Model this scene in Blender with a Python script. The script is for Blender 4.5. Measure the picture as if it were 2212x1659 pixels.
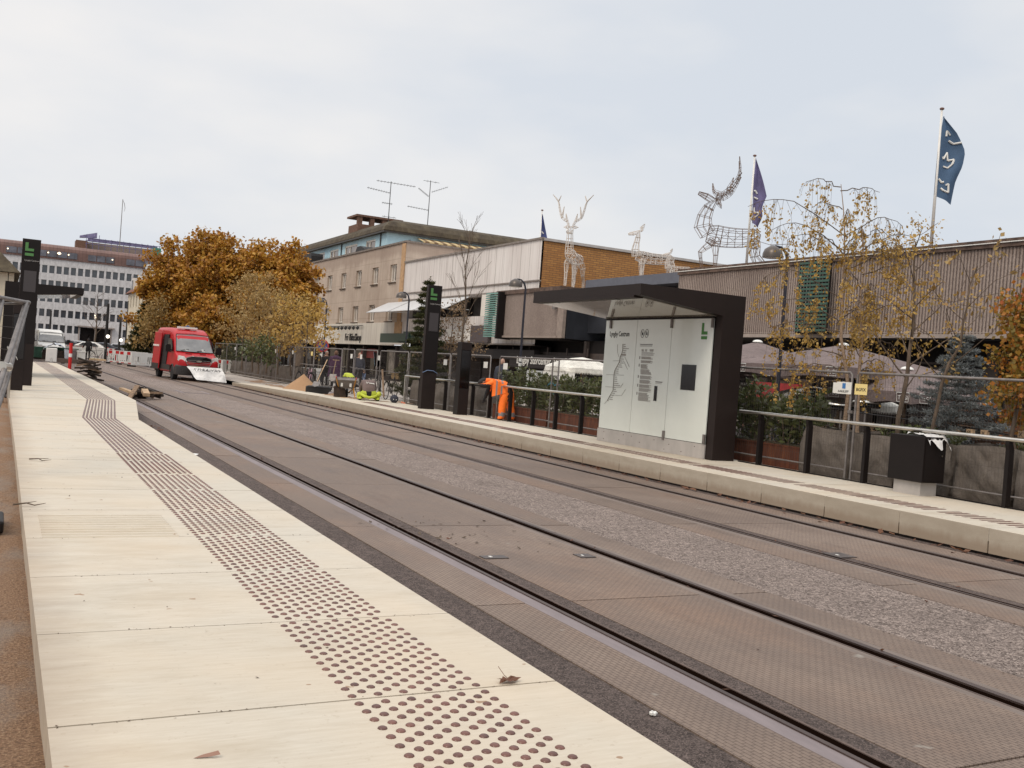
import bpy, bmesh, math, random
import numpy as np
from mathutils import Vector, Matrix, noise
S=bpy.context.scene
for o in list(bpy.data.objects): bpy.data.objects.remove(o)
# ---------------- camera (solved from the vanishing points of tracks and verticals) ----------------
F=2120.; CX,CY=1106.,829.5; H=1.66
def _n(v): return v/np.linalg.norm(v)
_V1=np.array([4.-CX,720.-CY]); _tr=.0745
_x=(-F*F+_V1[0]*CX-_V1[1]*(720.-_tr*4.-CY))/(_V1[0]+_V1[1]*_tr)
_Y=_n(np.array([_V1[0],_V1[1],F])); _X=_n(np.array([_x-CX,720.+_tr*(_x-4.)-CY,F])); _Z=np.cross(_Y,_X)
if _Z[1]>0:_Z=-_Z
R=np.array([_X,_Y,_Z])
cam=bpy.data.cameras.new('camera'); co=bpy.data.objects.new('camera',cam); S.collection.objects.link(co)
m=Matrix.Identity(4)
for i in range(3):
    m[i][0]=R[i][0]; m[i][1]=-R[i][1]; m[i][2]=-R[i][2]
m[0][3]=0;m[1][3]=0;m[2][3]=H
co.matrix_world=m
cam.lens=F/2212*36; cam.sensor_width=36; cam.clip_start=.05; cam.clip_end=3000
S.camera=co
# planning helper: a measured image position (2212 wide) + one known world coordinate -> world point
def at(px,py,X=None,Y=None,z=None):
    d=R@_n(np.array([px-CX,py-CY,F]))
    t=X/d[0] if X is not None else (Y/d[1] if Y is not None else (z-H)/d[2])
    p=np.array([0,0,H])+t*d; return Vector((float(p[0]),float(p[1]),float(p[2])))
# ---------------- light ----------------
W=bpy.data.worlds.new('World'); S.world=W; W.use_nodes=True
nt=W.node_tree; nt.nodes.clear(); N=nt.nodes.new; L=nt.links.new
SUN_EL=math.radians(48); SUN_AZ=math.radians(-120)
out=N('ShaderNodeOutputWorld'); bg=N('ShaderNodeBackground'); L(bg.outputs[0],out.inputs[0])
sky=N('ShaderNodeTexSky'); sky.sky_type='NISHITA'; sky.sun_disc=False; sky.sun_elevation=SUN_EL; sky.sun_rotation=SUN_AZ
sky.air_density=1.2; sky.dust_density=3
bg.inputs[1].default_value=.1
tc=N('ShaderNodeTexCoord'); mp=N('ShaderNodeMapping'); mp.inputs['Scale'].default_value=(1.0,1.0,2.6); L(tc.outputs['Generated'],mp.inputs[0])
nz=N('ShaderNodeTexNoise'); nz.inputs['Scale'].default_value=2.1; nz.inputs['Detail'].default_value=5; nz.inputs['Roughness'].default_value=.5; L(mp.outputs[0],nz.inputs[0])
cr=N('ShaderNodeValToRGB'); cr.color_ramp.elements[0].position=.37; cr.color_ramp.elements[0].color=(7.1,7.55,8.2,1); cr.color_ramp.elements[1].position=.63; cr.color_ramp.elements[1].color=(9.0,8.9,8.8,1)
L(nz.outputs[0],cr.inputs[0])
# brighter cloud deck overhead, as under a real overcast
sp=N('ShaderNodeSeparateXYZ'); L(tc.outputs['Generated'],sp.inputs[0])
mr=N('ShaderNodeMapRange'); mr.inputs['From Min'].default_value=.36; mr.inputs['From Max'].default_value=.85; mr.inputs['To Min'].default_value=1.; mr.inputs['To Max'].default_value=1.9; L(sp.outputs[2],mr.inputs[0])
vm=N('ShaderNodeVectorMath'); vm.operation='SCALE'; L(cr.outputs[0],vm.inputs[0]); L(mr.outputs[0],vm.inputs['Scale'])
# brighter, creamier cloud toward the left
dt=N('ShaderNodeVectorMath'); dt.operation='DOT_PRODUCT'; dt.inputs[1].default_value=(-.62,.72,.3); L(tc.outputs['Generated'],dt.inputs[0])
mr2=N('ShaderNodeMapRange'); mr2.inputs['From Min'].default_value=.2; mr2.inputs['From Max'].default_value=.95; L(dt.outputs['Value'],mr2.inputs[0])
warm=N('ShaderNodeMix'); warm.data_type='RGBA'; warm.blend_type='MULTIPLY'; L(mr2.outputs[0],warm.inputs[0]); L(vm.outputs[0],warm.inputs[6]); warm.inputs[7].default_value=(1.1,1.07,1.045,1)
mx=N('ShaderNodeMix'); mx.data_type='RGBA'; mx.inputs[0].default_value=.93; L(sky.outputs[0],mx.inputs[6]); L(warm.outputs[2],mx.inputs[7]); L(mx.outputs[2],bg.inputs[0])
sl=bpy.data.lights.new('sun','SUN'); sl.energy=1.5; sl.angle=math.radians(25); sl.color=(1,.87,.72)
so=bpy.data.objects.new('sun',sl); S.collection.objects.link(so)
sd=Vector((math.sin(SUN_AZ)*math.cos(SUN_EL),math.cos(SUN_AZ)*math.cos(SUN_EL),math.sin(SUN_EL)))
so.rotation_euler=sd.to_track_quat('Z','Y').to_euler(); so.location=(0,0,50)
S.view_settings.view_transform='Standard'; S.view_settings.look='None'; S.view_settings.exposure=0; S.view_settings.gamma=1
# ---------------- helpers ----------------
COL=S.collection
def tag(o,label=None,cat=None,group=None,kind=None):
    if label:o['label']=label
    if cat:o['category']=cat
    if group:o['group']=group
    if kind:o['kind']=kind
    return o
def empty(name,loc=(0,0,0),rz=0,label=None,cat=None,group=None):
    o=bpy.data.objects.new(name,None); COL.objects.link(o); o.location=loc; o.rotation_euler=(0,0,rz); o.empty_display_size=.2
    return tag(o,label,cat,group)
def copy_tree(o,parent=None):
    c=o.copy(); COL.objects.link(c); c.parent=parent
    for k in ('label','group'):
        if k in c and parent is None: del c[k]
    for ch in list(o.children): copy_tree(ch,c)
    return c
def frame(t,up=Vector((0,0,1))):
    t=t.normalized(); a=up if abs(t.dot(up))<.95 else Vector((1,0,0)); u=t.cross(a).normalized(); return u,u.cross(t).normalized()
class MB:
    def __init__(s): s.v=[];s.f=[];s.m=[]
    def poly(s,pts,m=0):
        b=len(s.v); s.v+=[tuple(p) for p in pts]; s.f.append(tuple(range(b,b+len(pts)))); s.m.append(m); return s
    def box(s,x0,x1,y0,y1,z0,z1,m=0):
        b=len(s.v); s.v+=[(x,y,z) for z in (z0,z1) for y in (y0,y1) for x in (x0,x1)]
        for q in ((0,2,3,1),(4,5,7,6),(0,1,5,4),(2,6,7,3),(0,4,6,2),(1,3,7,5)): s.f.append(tuple(b+i for i in q)); s.m.append(m)
        return s
    def prism(s,base,top,m=0):
        n=len(base); b=len(s.v); s.v+=[tuple(p) for p in base]+[tuple(p) for p in top]
        s.f.append(tuple(b+i for i in reversed(range(n)))); s.f.append(tuple(b+n+i for i in range(n)))
        for i in range(n): j=(i+1)%n; s.f.append((b+i,b+j,b+n+j,b+n+i))
        s.m+=[m]*(n+2); return s
    def ext(s,pts,vec,m=0):
        vec=Vector(vec); return s.prism(pts,[Vector(p)+vec for p in pts],m)
    def tube(s,pts,r,n=8,m=0,cap=True,closed=False):
        pts=[Vector(p) for p in pts]; k=len(pts); rs=r if isinstance(r,(list,tuple)) else [r]*k; b=len(s.v); up=None
        for i,p in enumerate(pts):
            if closed: t=pts[(i+1)%k]-pts[i-1]
            else: t=(pts[min(i+1,k-1)]-pts[max(i-1,0)])
            if t.length<1e-9: t=Vector((0,0,1))
            u,w=frame(t, Vector((0,0,1)) if up is None else up)
            if up is None: up=w
            up=w
            for j in range(n):
                a=2*math.pi*j/n; s.v.append(tuple(p+(u*math.cos(a)+w*math.sin(a))*rs[i]))
        for i in range(k if closed else k-1):
            i2=(i+1)%k
            for j in range(n):
                j2=(j+1)%n; s.f.append((b+i*n+j,b+i*n+j2,b+i2*n+j2,b+i2*n+j)); s.m.append(m)
        if cap and not closed:
            s.f.append(tuple(b+j for j in reversed(range(n)))); s.f.append(tuple(b+(k-1)*n+j for j in range(n))); s.m+=[m,m]
        return s
    def cyl(s,p,q,r,r2=None,n=12,m=0): return s.tube([p,q],[r,r if r2 is None else r2],n,m)
    def ball(s,c,r,n=10,m=0,sc=(1,1,1),half=False):
        c=Vector(c); b=len(s.v); k=n//2
        t0=0; t1=math.pi/2 if half else math.pi
        for i in range(k+1):
            th=t0+(t1-t0)*i/k
            for j in range(n):
                a=2*math.pi*j/n; s.v.append((c.x+r*sc[0]*math.sin(th)*math.cos(a),c.y+r*sc[1]*math.sin(th)*math.sin(a),c.z+r*sc[2]*math.cos(th)))
        for i in range(k):
            for j in range(n):
                j2=(j+1)%n; s.f.append((b+i*n+j,b+(i+1)*n+j,b+(i+1)*n+j2,b+i*n+j2)); s.m.append(m)
        return s
    def loft(s,secs,m=0,cap=True):
        n=len(secs[0]); b=len(s.v)
        for q in secs: s.v+=[tuple(p) for p in q]
        for i in range(len(secs)-1):
            for j in range(n): j2=(j+1)%n; s.f.append((b+i*n+j,b+i*n+j2,b+(i+1)*n+j2,b+(i+1)*n+j)); s.m.append(m)
        if cap: s.f.append(tuple(b+j for j in reversed(range(n)))); s.f.append(tuple(b+(len(secs)-1)*n+j for j in range(n))); s.m+=[m,m]
        return s
    def build(s,name,mats,parent=None,smooth=False,auto=None,loc=None,rz=None):
        me=bpy.data.meshes.new(name); me.from_pydata(s.v,[],s.f); 
        mats=mats if isinstance(mats,(list,tuple)) else [mats]
        for q in mats: me.materials.append(q)
        me.polygons.foreach_set('material_index',s.m); 
        if smooth: me.polygons.foreach_set('use_smooth',[True]*len(s.f))
        me.update()
        if smooth and auto is not None:
            try: me.set_sharp_from_angle(angle=math.radians(auto))
            except Exception: pass
        o=bpy.data.objects.new(name,me); COL.objects.link(o)
        if parent: o.parent=parent
        if loc is not None:o.location=loc
        if rz is not None:o.rotation_euler=(0,0,rz)
        return o
def fixn(o):
    bm=bmesh.new(); bm.from_mesh(o.data); bmesh.ops.recalc_face_normals(bm,faces=bm.faces); bm.to_mesh(o.data); bm.free(); return o
def bevel(o,w,seg=1):
    bm=bmesh.new(); bm.from_mesh(o.data); bmesh.ops.remove_doubles(bm,verts=bm.verts,dist=1e-5)
    bmesh.ops.bevel(bm,geom=[e for e in bm.edges if e.is_manifold and e.calc_face_angle(0)>.5],offset=w,segments=seg,affect='EDGES',profile=.5); bmesh.ops.recalc_face_normals(bm,faces=bm.faces); bm.to_mesh(o.data); bm.free(); return o
def text(s,size,mt,origin,xdir,ydir,parent=None,name='lettering',ext=.004,align='LEFT',sx=1.,bold=0.,space=1.):
    cu=bpy.data.curves.new('t','FONT'); cu.body=s; cu.size=size; cu.extrude=ext; cu.align_x=align; cu.offset=bold; cu.space_character=space; cu.resolution_u=3
    to=bpy.data.objects.new('t',cu); COL.objects.link(to); dg=bpy.context.evaluated_depsgraph_get(); dg.update()
    me=bpy.data.meshes.new_from_object(to.evaluated_get(dg)); bpy.data.objects.remove(to); bpy.data.curves.remove(cu)
    me.materials.clear(); me.materials.append(mt); me.name=name
    X=Vector(xdir).normalized()*sx; Y=Vector(ydir).normalized(); Z=X.normalized().cross(Y)
    M=Matrix(((X.x,Y.x,Z.x,origin[0]),(X.y,Y.y,Z.y,origin[1]),(X.z,Y.z,Z.z,origin[2]),(0,0,0,1)))
    me.transform(M); o=bpy.data.objects.new(name,me); COL.objects.link(o)
    if parent: o.parent=parent
    return o
WX=((0,-1,0),(0,0,1))   # writing on a face that looks toward -X
WY=((1,0,0),(0,0,1))    # writing on a face that looks toward -Y
# ---------------- materials ----------------
MT={}
def mat(name,col,rough=.6,metal=0.,var=0.,vs=4.,vsc=(1,1,1),bump=0.,bs=60.,bsc=(1,1,1),col2=None,spec=.5,coat=0.,detail=4,rv=0.,trans=0.,emit=None,es=1.,sub=0.):
    if name in MT: return MT[name]
    M=bpy.data.materials.new(name); M.use_nodes=True; t=M.node_tree; b=t.nodes['Principled BSDF']; N=t.nodes.new; L=t.links.new
    c=(*col,1) if len(col)==3 else col
    b.inputs['Base Color'].default_value=c; b.inputs['Roughness'].default_value=rough; b.inputs['Metallic'].default_value=metal; b.inputs['Specular IOR Level'].default_value=spec; b.inputs['Coat Weight'].default_value=coat
    if trans: b.inputs['Transmission Weight'].default_value=trans
    if emit: b.inputs['Emission Color'].default_value=(*emit,1); b.inputs['Emission Strength'].default_value=es
    tc=N('ShaderNodeTexCoord')
    def nz(sc,s,d=4):
        mp=N('ShaderNodeMapping'); mp.inputs['Scale'].default_value=sc; L(tc.outputs['Object'],mp.inputs[0]); n=N('ShaderNodeTexNoise'); n.inputs['Scale'].default_value=s; n.inputs['Detail'].default_value=d; n.inputs['Roughness'].default_value=.6; L(mp.outputs[0],n.inputs[0]); return n
    if var or col2:
        n=nz(vsc,vs,detail); r=N('ShaderNodeValToRGB'); r.color_ramp.elements[0].position=.32; r.color_ramp.elements[1].position=.68; L(n.outputs[0],r.inputs[0])
        c2=(*col2,1) if col2 else tuple(min(1,x*(1+var)) for x in c[:3])+(1,)
        r.color_ramp.elements[0].color=tuple(x*(1-var) for x in c[:3])+(1,); r.color_ramp.elements[1].color=c2; L(r.outputs[0],b.inputs['Base Color'])
        if rv:
            q=N('ShaderNodeMapRange'); q.inputs['From Min'].default_value=.3; q.inputs['From Max'].default_value=.7; q.inputs['To Min'].default_value=max(.05,rough-rv); q.inputs['To Max'].default_value=min(1,rough+rv); L(n.outputs[0],q.inputs[0]); L(q.outputs[0],b.inputs['Roughness'])
    if bump:
        n=nz(bsc,bs,3); u=N('ShaderNodeBump'); u.inputs['Strength'].default_value=min(1,bump); u.inputs['Distance'].default_value=.01*max(1,bump); L(n.outputs[0],u.inputs['Height']); L(u.outputs[0],b.inputs['Normal'])
    MT[name]=M; return M
class NG:
    """small node-graph builder for the special surfaces"""
    def __init__(s,name,rough=.6,coord='Object'):
        s.M=bpy.data.materials.new(name); s.M.use_nodes=True; s.t=s.M.node_tree; s.b=s.t.nodes['Principled BSDF']; s.b.inputs['Roughness'].default_value=rough; s.tc=s.t.nodes.new('ShaderNodeTexCoord').outputs[coord]; MT[name]=s.M
    def n(s,ty,**k):
        o=s.t.nodes.new('ShaderNode'+ty)
        for a,v in k.items():
            if a.startswith('_'): setattr(o,a[1:],v)
            else: s.set(o.inputs[a.replace('0_',' ') if a in o.inputs else a.replace('_',' ')],v)
        return o
    def set(s,i,v):
        if isinstance(v,bpy.types.NodeSocket): s.t.links.new(v,i)
        else: i.default_value=v
    def map(s,sc,loc=(0,0,0),rot=(0,0,0)): return s.n('Mapping',Vector=s.tc,Scale=sc,Location=loc,Rotation=rot).outputs[0]
    def noise(s,sc=(1,1,1),scale=5,detail=4,rough=.6): return s.n('TexNoise',Vector=s.map(sc),Scale=scale,Detail=detail,Roughness=rough).outputs[0]
    def ramp(s,f,stops):
        r=s.n('ValToRGB',Fac=f); e=r.color_ramp.elements
        while len(e)<len(stops): e.new(.5)
        for q,(p,c) in zip(e,stops): q.position=p; q.color=(*c,1) if not isinstance(c,(int,float)) else (c,c,c,1)
        return r.outputs[0]
    def mix(s,f,a,b,bt='MIX'):
        m=s.t.nodes.new('ShaderNodeMix'); m.data_type='RGBA'; m.blend_type=bt; s.set(m.inputs[0],f)
        for i,v in ((6,a),(7,b)): s.set(m.inputs[i],v if isinstance(v,bpy.types.NodeSocket) else ((*v,1) if not isinstance(v,(int,float)) else (v,v,v,1)))
        return m.outputs[2]
    def math(s,op,a,b=0.,clamp=False):
        m=s.n('Math',_operation=op,_use_clamp=clamp); s.set(m.inputs[0],a); s.set(m.inputs[1],b); return m.outputs[0]
    def xyz(s): return s.n('SeparateXYZ',Vector=s.tc).outputs
    def bump(s,h,strength=.5,dist=.01): s.set(s.b.inputs['Normal'],s.n('Bump',Height=h,Strength=strength,Distance=dist).outputs[0])
    def color(s,c): s.set(s.b.inputs['Base Color'],c)
    def rough(s,c): s.set(s.b.inputs['Roughness'],c)
# concrete platform slabs, brushed across the platform
g=NG('slab_concrete',.75); a=g.noise((1.8,16,6),3.,6,.7); b_=g.noise((1,1,1),.8,3); f_=g.noise((1,1,1),160,2)
c=g.ramp(a,[(.28,(.44,.392,.32)),(.52,(.5,.455,.38)),(.75,(.56,.515,.44))]); isl=g.n('NewGeometry').outputs['Random Per Island']; c=g.mix(g.math('MULTIPLY',isl,.3),c,(.42,.36,.27)); st_=g.noise((.7,2.2,1),1.1,6,.7); c=g.mix(g.ramp(st_,[(.5,0.),(.64,.45)]),c,(.35,.29,.21)); sp2=g.noise((1,1,1),26,3,.7); c=g.mix(g.ramp(sp2,[(.62,0.),(.7,.35)]),c,(.3,.24,.17)); ex=g.xyz()[0]; ed=g.n('MapRange',Value=g.math('ADD',ex,g.math('MULTIPLY',g.noise((1,5,1),2.,5,.7),-.5))); ed.inputs['From Min'].default_value=.22; ed.inputs['From Max'].default_value=-.1; c=g.mix(g.math('MULTIPLY',ed.outputs[0],.7),c,(.25,.19,.14)); c=g.mix(g.ramp(b_,[(.35,0.),(.7,.45)]),c,(.57,.46,.33)); sp_=g.noise((1,1,1),9,2); c=g.mix(g.ramp(sp_,[(.0,1.),(.245,1.),(.26,0.)]),c,(.3,.2,.13)); g.color(c); g.bump(a,.25,.004)
g=NG('curb_concrete',.7); a=g.noise((1,1,3),2.5,5); f_=g.noise((1,1,1),90,3); c=g.ramp(a,[(.3,(.36,.305,.235)),(.7,(.45,.39,.31))]); c=g.mix(g.math('MULTIPLY',g.n('NewGeometry').outputs['Random Per Island'],.35),c,(.31,.255,.19)); c=g.mix(g.ramp(f_,[(.3,.25),(.6,0.)]),c,(.3,.26,.2)); zz=g.xyz()[2]; w=g.math('MULTIPLY',g.noise((3,3,1),4,4),.14); lo=g.ramp(g.math('SUBTRACT',zz,w),[(.0,.75),(.09,0.)]); c=g.mix(lo,c,(.27,.2,.14)); g.color(c); g.bump(f_,.15,.003)
# moulded rubber track panels
g=NG('track_panel',.52); br=g.n('TexBrick',Vector=g.map((1,1,1),rot=(0,0,math.radians(90))),Scale=1.,_offset=.5); 
for k_,v_ in (('Brick Width',.062),('Row Height',.03),('Mortar Size',.0026),('Mortar Smooth',.2)): br.inputs[k_].default_value=v_
a=g.noise((1,.6,1),1.1,5,.65); a2=g.noise((1,1,1),14,4,.7); c=g.ramp(a,[(.28,(.14,.1,.077)),(.5,(.212,.156,.122)),(.75,(.29,.225,.18))]); c=g.mix(g.math('MULTIPLY',g.n('NewGeometry').outputs['Random Per Island'],.4),c,(.15,.11,.085)); w3=g.noise((2.5,.35,1),1.6,5,.7); c=g.mix(g.ramp(w3,[(.55,0.),(.72,.5)]),c,(.1,.07,.055)); c=g.mix(g.ramp(g.noise((1,.5,1),.5,4),[(.5,0.),(.7,.35)]),c,(.3,.17,.1)); c=g.mix(g.ramp(a2,[(.35,.35),(.6,0.)]),c,(.12,.088,.07)); 
c=g.mix(g.math('MULTIPLY',br.outputs['Fac'],.75),c,(.045,.028,.022)); pt=g.noise((1,1,1),2.3,3); c=g.mix(g.ramp(pt,[(.7,0.),(.74,.6)]),c,(.33,.31,.27)); g.color(c); g.rough(g.ramp(a,[(.3,.5),(.7,.75)])); g.b.inputs['Specular IOR Level'].default_value=.3; g.bump(g.math('SUBTRACT',1.,br.outputs['Fac']),.5,.004)
def asphalt(name,c0,c1,sc):
    g=NG(name,.7); f=g.n('TexVoronoi',Vector=g.map((1,1,1)),Scale=sc).outputs['Color']; v=g.noise((1,1,1),sc*1.7,3,.7); a=g.noise((1,1,1),1.3,4); a3=g.noise((1,1,1),14,4,.7)
    q=g.ramp(g.math('MULTIPLY',g.math('ADD',v,g.math('MULTIPLY',g.n('SeparateXYZ',Vector=f).outputs[0],.5)),.66),[(.32,c0),(.62,c1),(.72,tuple(min(1,x*1.9) for x in c1))]); q=g.mix(g.ramp(a,[(.3,.35),(.7,0.)]),q,tuple(x*.6 for x in c0)); q=g.mix(g.ramp(a3,[(.45,0.),(.75,.45)]),q,tuple(x*1.5 for x in c1)); g.color(q); g.rough(.9); g.b.inputs['Specular IOR Level'].default_value=.25; g.bump(v,1.,.012)
asphalt('asphalt_dark',(.04,.03,.026),(.17,.13,.115),130); asphalt('asphalt_worn',(.06,.043,.036),(.34,.275,.24),75); asphalt('asphalt_street',(.085,.07,.066),(.17,.145,.135),25)
g=NG('sand_ground',.95); v=g.noise((1,1,1),70,4,.75); a=g.noise((1,.5,1),2.2,5); q=g.ramp(v,[(.3,(.09,.045,.022)),(.5,(.27,.15,.08)),(.72,(.5,.34,.2))]); q=g.mix(g.ramp(a,[(.5,0.),(.64,.55)]),q,(.3,.26,.22)); g.color(q); g.bump(g.math('ADD',v,a),1.,.03)
g=NG('paving',.75); br=g.n('TexBrick',Vector=g.tc,Scale=1.); 
for k_,v_ in (('Brick Width',.6),('Row Height',.4),('Mortar Size',.008)): br.inputs[k_].default_value=v_
a=g.noise((1,1,1),1.4,5); g.color(g.mix(br.outputs['Fac'],g.ramp(a,[(.3,(.3,.26,.225)),(.7,(.44,.39,.34))]),(.14,.11,.09)))
# ribbed exposed-aggregate concrete: broken vertical ribs
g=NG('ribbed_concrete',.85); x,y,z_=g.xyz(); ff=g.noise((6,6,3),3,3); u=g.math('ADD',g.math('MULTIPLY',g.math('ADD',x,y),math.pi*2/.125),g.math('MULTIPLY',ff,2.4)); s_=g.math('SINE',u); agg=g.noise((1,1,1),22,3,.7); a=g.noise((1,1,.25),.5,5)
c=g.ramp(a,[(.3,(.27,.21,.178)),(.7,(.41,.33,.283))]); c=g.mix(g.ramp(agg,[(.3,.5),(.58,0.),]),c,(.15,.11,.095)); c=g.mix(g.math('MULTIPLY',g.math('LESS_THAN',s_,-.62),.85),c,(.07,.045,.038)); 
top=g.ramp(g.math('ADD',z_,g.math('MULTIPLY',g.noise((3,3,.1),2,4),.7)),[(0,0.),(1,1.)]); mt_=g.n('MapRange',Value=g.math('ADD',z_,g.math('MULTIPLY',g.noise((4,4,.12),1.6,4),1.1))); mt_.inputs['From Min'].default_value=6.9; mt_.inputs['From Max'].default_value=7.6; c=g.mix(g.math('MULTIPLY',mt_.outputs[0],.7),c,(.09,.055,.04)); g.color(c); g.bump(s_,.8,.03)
# ochre brick
g=NG('ochre_brick',.85); x,y,z_=g.xyz(); cv=g.n('CombineXYZ'); g.set(cv.inputs[0],g.math('ADD',x,y)); g.set(cv.inputs[1],z_); br=g.n('TexBrick',Vector=cv.outputs[0],Scale=1.,Color1=(.44,.215,.062,1),Color2=(.32,.145,.042,1),Mortar=(.16,.09,.045,1))
for k_,v_ in (('Brick Width',.46),('Row Height',.13),('Mortar Size',.017)): br.inputs[k_].default_value=v_
br.inputs['Bias'].default_value=-.1; a=g.noise((1,1,1),.5,4); g.color(g.mix(g.ramp(a,[(.3,.35),(.7,0.)]),br.outputs['Color'],(.28,.12,.04))); g.bump(br.outputs['Fac'],.3,-.01)
# white metal sheet cladding with rain streaks
def sheet(name,c0,c1,pitch,dirt):
    g=NG(name,.55); x,y,z_=g.xyz(); st=g.noise((2.2,2.2,.06),2.4,5,.75); big=g.noise((1,1,.3),.6,3); c=g.ramp(big,[(.3,c0),(.7,c1)]); c=g.mix(g.ramp(st,[(.5,0.),(.72,.75)]),c,dirt)
    w=g.math('FRACT',g.math('DIVIDE',g.math('ADD',x,y),pitch)); c=g.mix(g.ramp(w,[(.0,.75),(.045,.0)]),c,(.1,.075,.065)); g.color(c); g.bump(g.ramp(w,[(0.,0.),(.06,1.)]),.5,.02)
sheet('white_cladding',(.6,.55,.52),(.72,.68,.65),1.15,(.25,.2,.17)); sheet('cream_cladding',(.6,.56,.49),(.68,.64,.57),1.3,(.42,.36,.3))
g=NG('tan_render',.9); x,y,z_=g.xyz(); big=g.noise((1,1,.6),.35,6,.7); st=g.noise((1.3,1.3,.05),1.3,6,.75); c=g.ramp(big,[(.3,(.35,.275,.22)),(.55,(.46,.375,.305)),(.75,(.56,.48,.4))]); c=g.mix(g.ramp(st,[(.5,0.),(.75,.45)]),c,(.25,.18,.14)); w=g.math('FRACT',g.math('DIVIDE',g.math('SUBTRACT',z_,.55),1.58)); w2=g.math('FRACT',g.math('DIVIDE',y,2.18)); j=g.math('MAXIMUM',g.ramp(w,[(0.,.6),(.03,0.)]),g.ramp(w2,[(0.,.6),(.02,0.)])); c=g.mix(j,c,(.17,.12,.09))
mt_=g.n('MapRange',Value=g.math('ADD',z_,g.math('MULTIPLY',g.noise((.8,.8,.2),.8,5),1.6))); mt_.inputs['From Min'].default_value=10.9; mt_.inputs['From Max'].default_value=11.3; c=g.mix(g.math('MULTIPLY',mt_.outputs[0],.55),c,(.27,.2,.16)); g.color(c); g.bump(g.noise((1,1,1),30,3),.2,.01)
g=NG('grey_marble',.55); w=g.noise((1.4,1.4,.6),1.5,6,.8); x,y,z_=g.xyz(); j=g.ramp(g.math('FRACT',g.math('DIVIDE',x,.6)),[(0.,.5),(.05,0.)]); c=g.ramp(w,[(.3,(.36,.34,.335)),(.5,(.54,.52,.515)),(.7,(.7,.68,.675))]); g.color(g.mix(j,c,(.3,.28,.28)))
g=NG('mossy_roof',.95); a=g.noise((1,1,.4),1.3,6,.75); x,y,z_=g.xyz(); c=g.ramp(a,[(.3,(.032,.022,.014)),(.55,(.075,.058,.035)),(.72,(.13,.105,.065))]); j=g.ramp(g.math('FRACT',g.math('DIVIDE',g.math('ADD',y,x),1.1)),[(0.,.6),(.1,0.)]); g.color(g.mix(j,c,(.03,.02,.015)))
g=NG('copper_roof',.6); x,y,z_=g.xyz(); j=g.ramp(g.math('FRACT',g.math('DIVIDE',x,.62)),[(0.,.9),(.14,0.)]); a=g.noise((1,1,1),.4,4); g.color(g.mix(j,g.ramp(a,[(.3,(.12,.065,.053)),(.7,(.19,.105,.085))]),(.06,.03,.025)))
# weathering steel planters
g=NG('corten_steel',.85); a=g.noise((6,6,.8),2.2,6,.75); g.color(g.ramp(a,[(.3,(.05,.016,.009)),(.55,(.13,.04,.018)),(.75,(.24,.085,.032))])); g.bump(a,.2,.003)
# woven grey fabric, shade of the folds painted in as darker streaks
def fabric(name,c,sc=300):
    g=NG(name,.9); a=g.noise((1,1,1),2.5,5); b2=g.noise((1,1,.3),7,4); cc=g.ramp(a,[(.3,tuple(v*.78 for v in c)),(.7,tuple(v*1.15 for v in c))]); cc=g.mix(g.ramp(b2,[(.5,0.),(.7,.5)]),cc,tuple(v*.55 for v in c)); g.color(cc); g.bump(g.noise((1,1,.5),9,4),.8,.06); return g.M
fabric('planter_fabric',(.14,.117,.098)); fabric('parasol_grey',(.165,.125,.118)); fabric('white_fringe',(.72,.69,.62)); fabric('sack_white',(.62,.6,.58))
g=NG('bark',.95); a=g.noise((8,8,1.5),3,5,.7); g.color(g.ramp(a,[(.3,(.05,.035,.025)),(.7,(.16,.115,.08))])); g.bump(a,.5,.01)
g=NG('birch_bark',.8); a=g.noise((4,4,9),4,4,.7); b2=g.noise((1,1,1),1.2,4); c=g.ramp(a,[(.34,(.07,.045,.03)),(.42,(.3,.21,.14)),(.7,(.42,.31,.22))]); g.color(g.mix(g.ramp(b2,[(.3,.4),(.7,0.)]),c,(.17,.1,.06)))
def leafmat(name,cols,rough=.6):
    g=NG(name,rough); oi=g.n('NewGeometry').outputs['Random Per Island']; big=g.noise((1,1,1),.55,3); k=len(cols); c=g.ramp(g.math('ADD',g.math('MULTIPLY',oi,.62),g.math('SUBTRACT',g.math('MULTIPLY',big,1.1),.32)),[(.05+.9*i/(k-1),q) for i,q in enumerate(cols)]); g.color(c)
    tr=g.t.nodes.new('ShaderNodeBsdfTranslucent'); g.t.links.new(c,tr.inputs[0]); ms=g.t.nodes.new('ShaderNodeMixShader'); ms.inputs[0].default_value=.3; o=g.t.nodes['Material Output']; g.t.links.new(g.b.outputs[0],ms.inputs[1]); g.t.links.new(tr.outputs[0],ms.inputs[2]); g.t.links.new(ms.outputs[0],o.inputs[0]); return g.M
leafmat('leaf_rust',[(.11,.043,.008),(.28,.115,.015),(.42,.185,.02),(.52,.29,.038),(.35,.2,.037)])
leafmat('leaf_gold',[(.24,.12,.03),(.4,.24,.05),(.5,.32,.08),(.36,.26,.1)])
leafmat('leaf_straw',[(.2,.1,.025),(.32,.19,.055),(.4,.27,.1),(.3,.21,.08)])
leafmat('leaf_green',[(.028,.036,.01),(.055,.068,.018),(.1,.115,.036),(.17,.16,.06)],.4)
leafmat('leaf_conifer',[(.02,.028,.01),(.045,.05,.014),(.1,.09,.022)])
leafmat('leaf_blue',[(.11,.12,.12),(.2,.215,.215),(.3,.32,.31)])
leafmat('leaf_red',[(.34,.06,.022),(.42,.15,.02),(.32,.17,.02),(.14,.12,.02),(.45,.24,.04)])
leafmat('leaf_brown',[(.12,.07,.035),(.22,.14,.07),(.3,.2,.11)])
leafmat('leaf_fallen',[(.07,.024,.013),(.14,.055,.028),(.19,.09,.045)])
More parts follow.
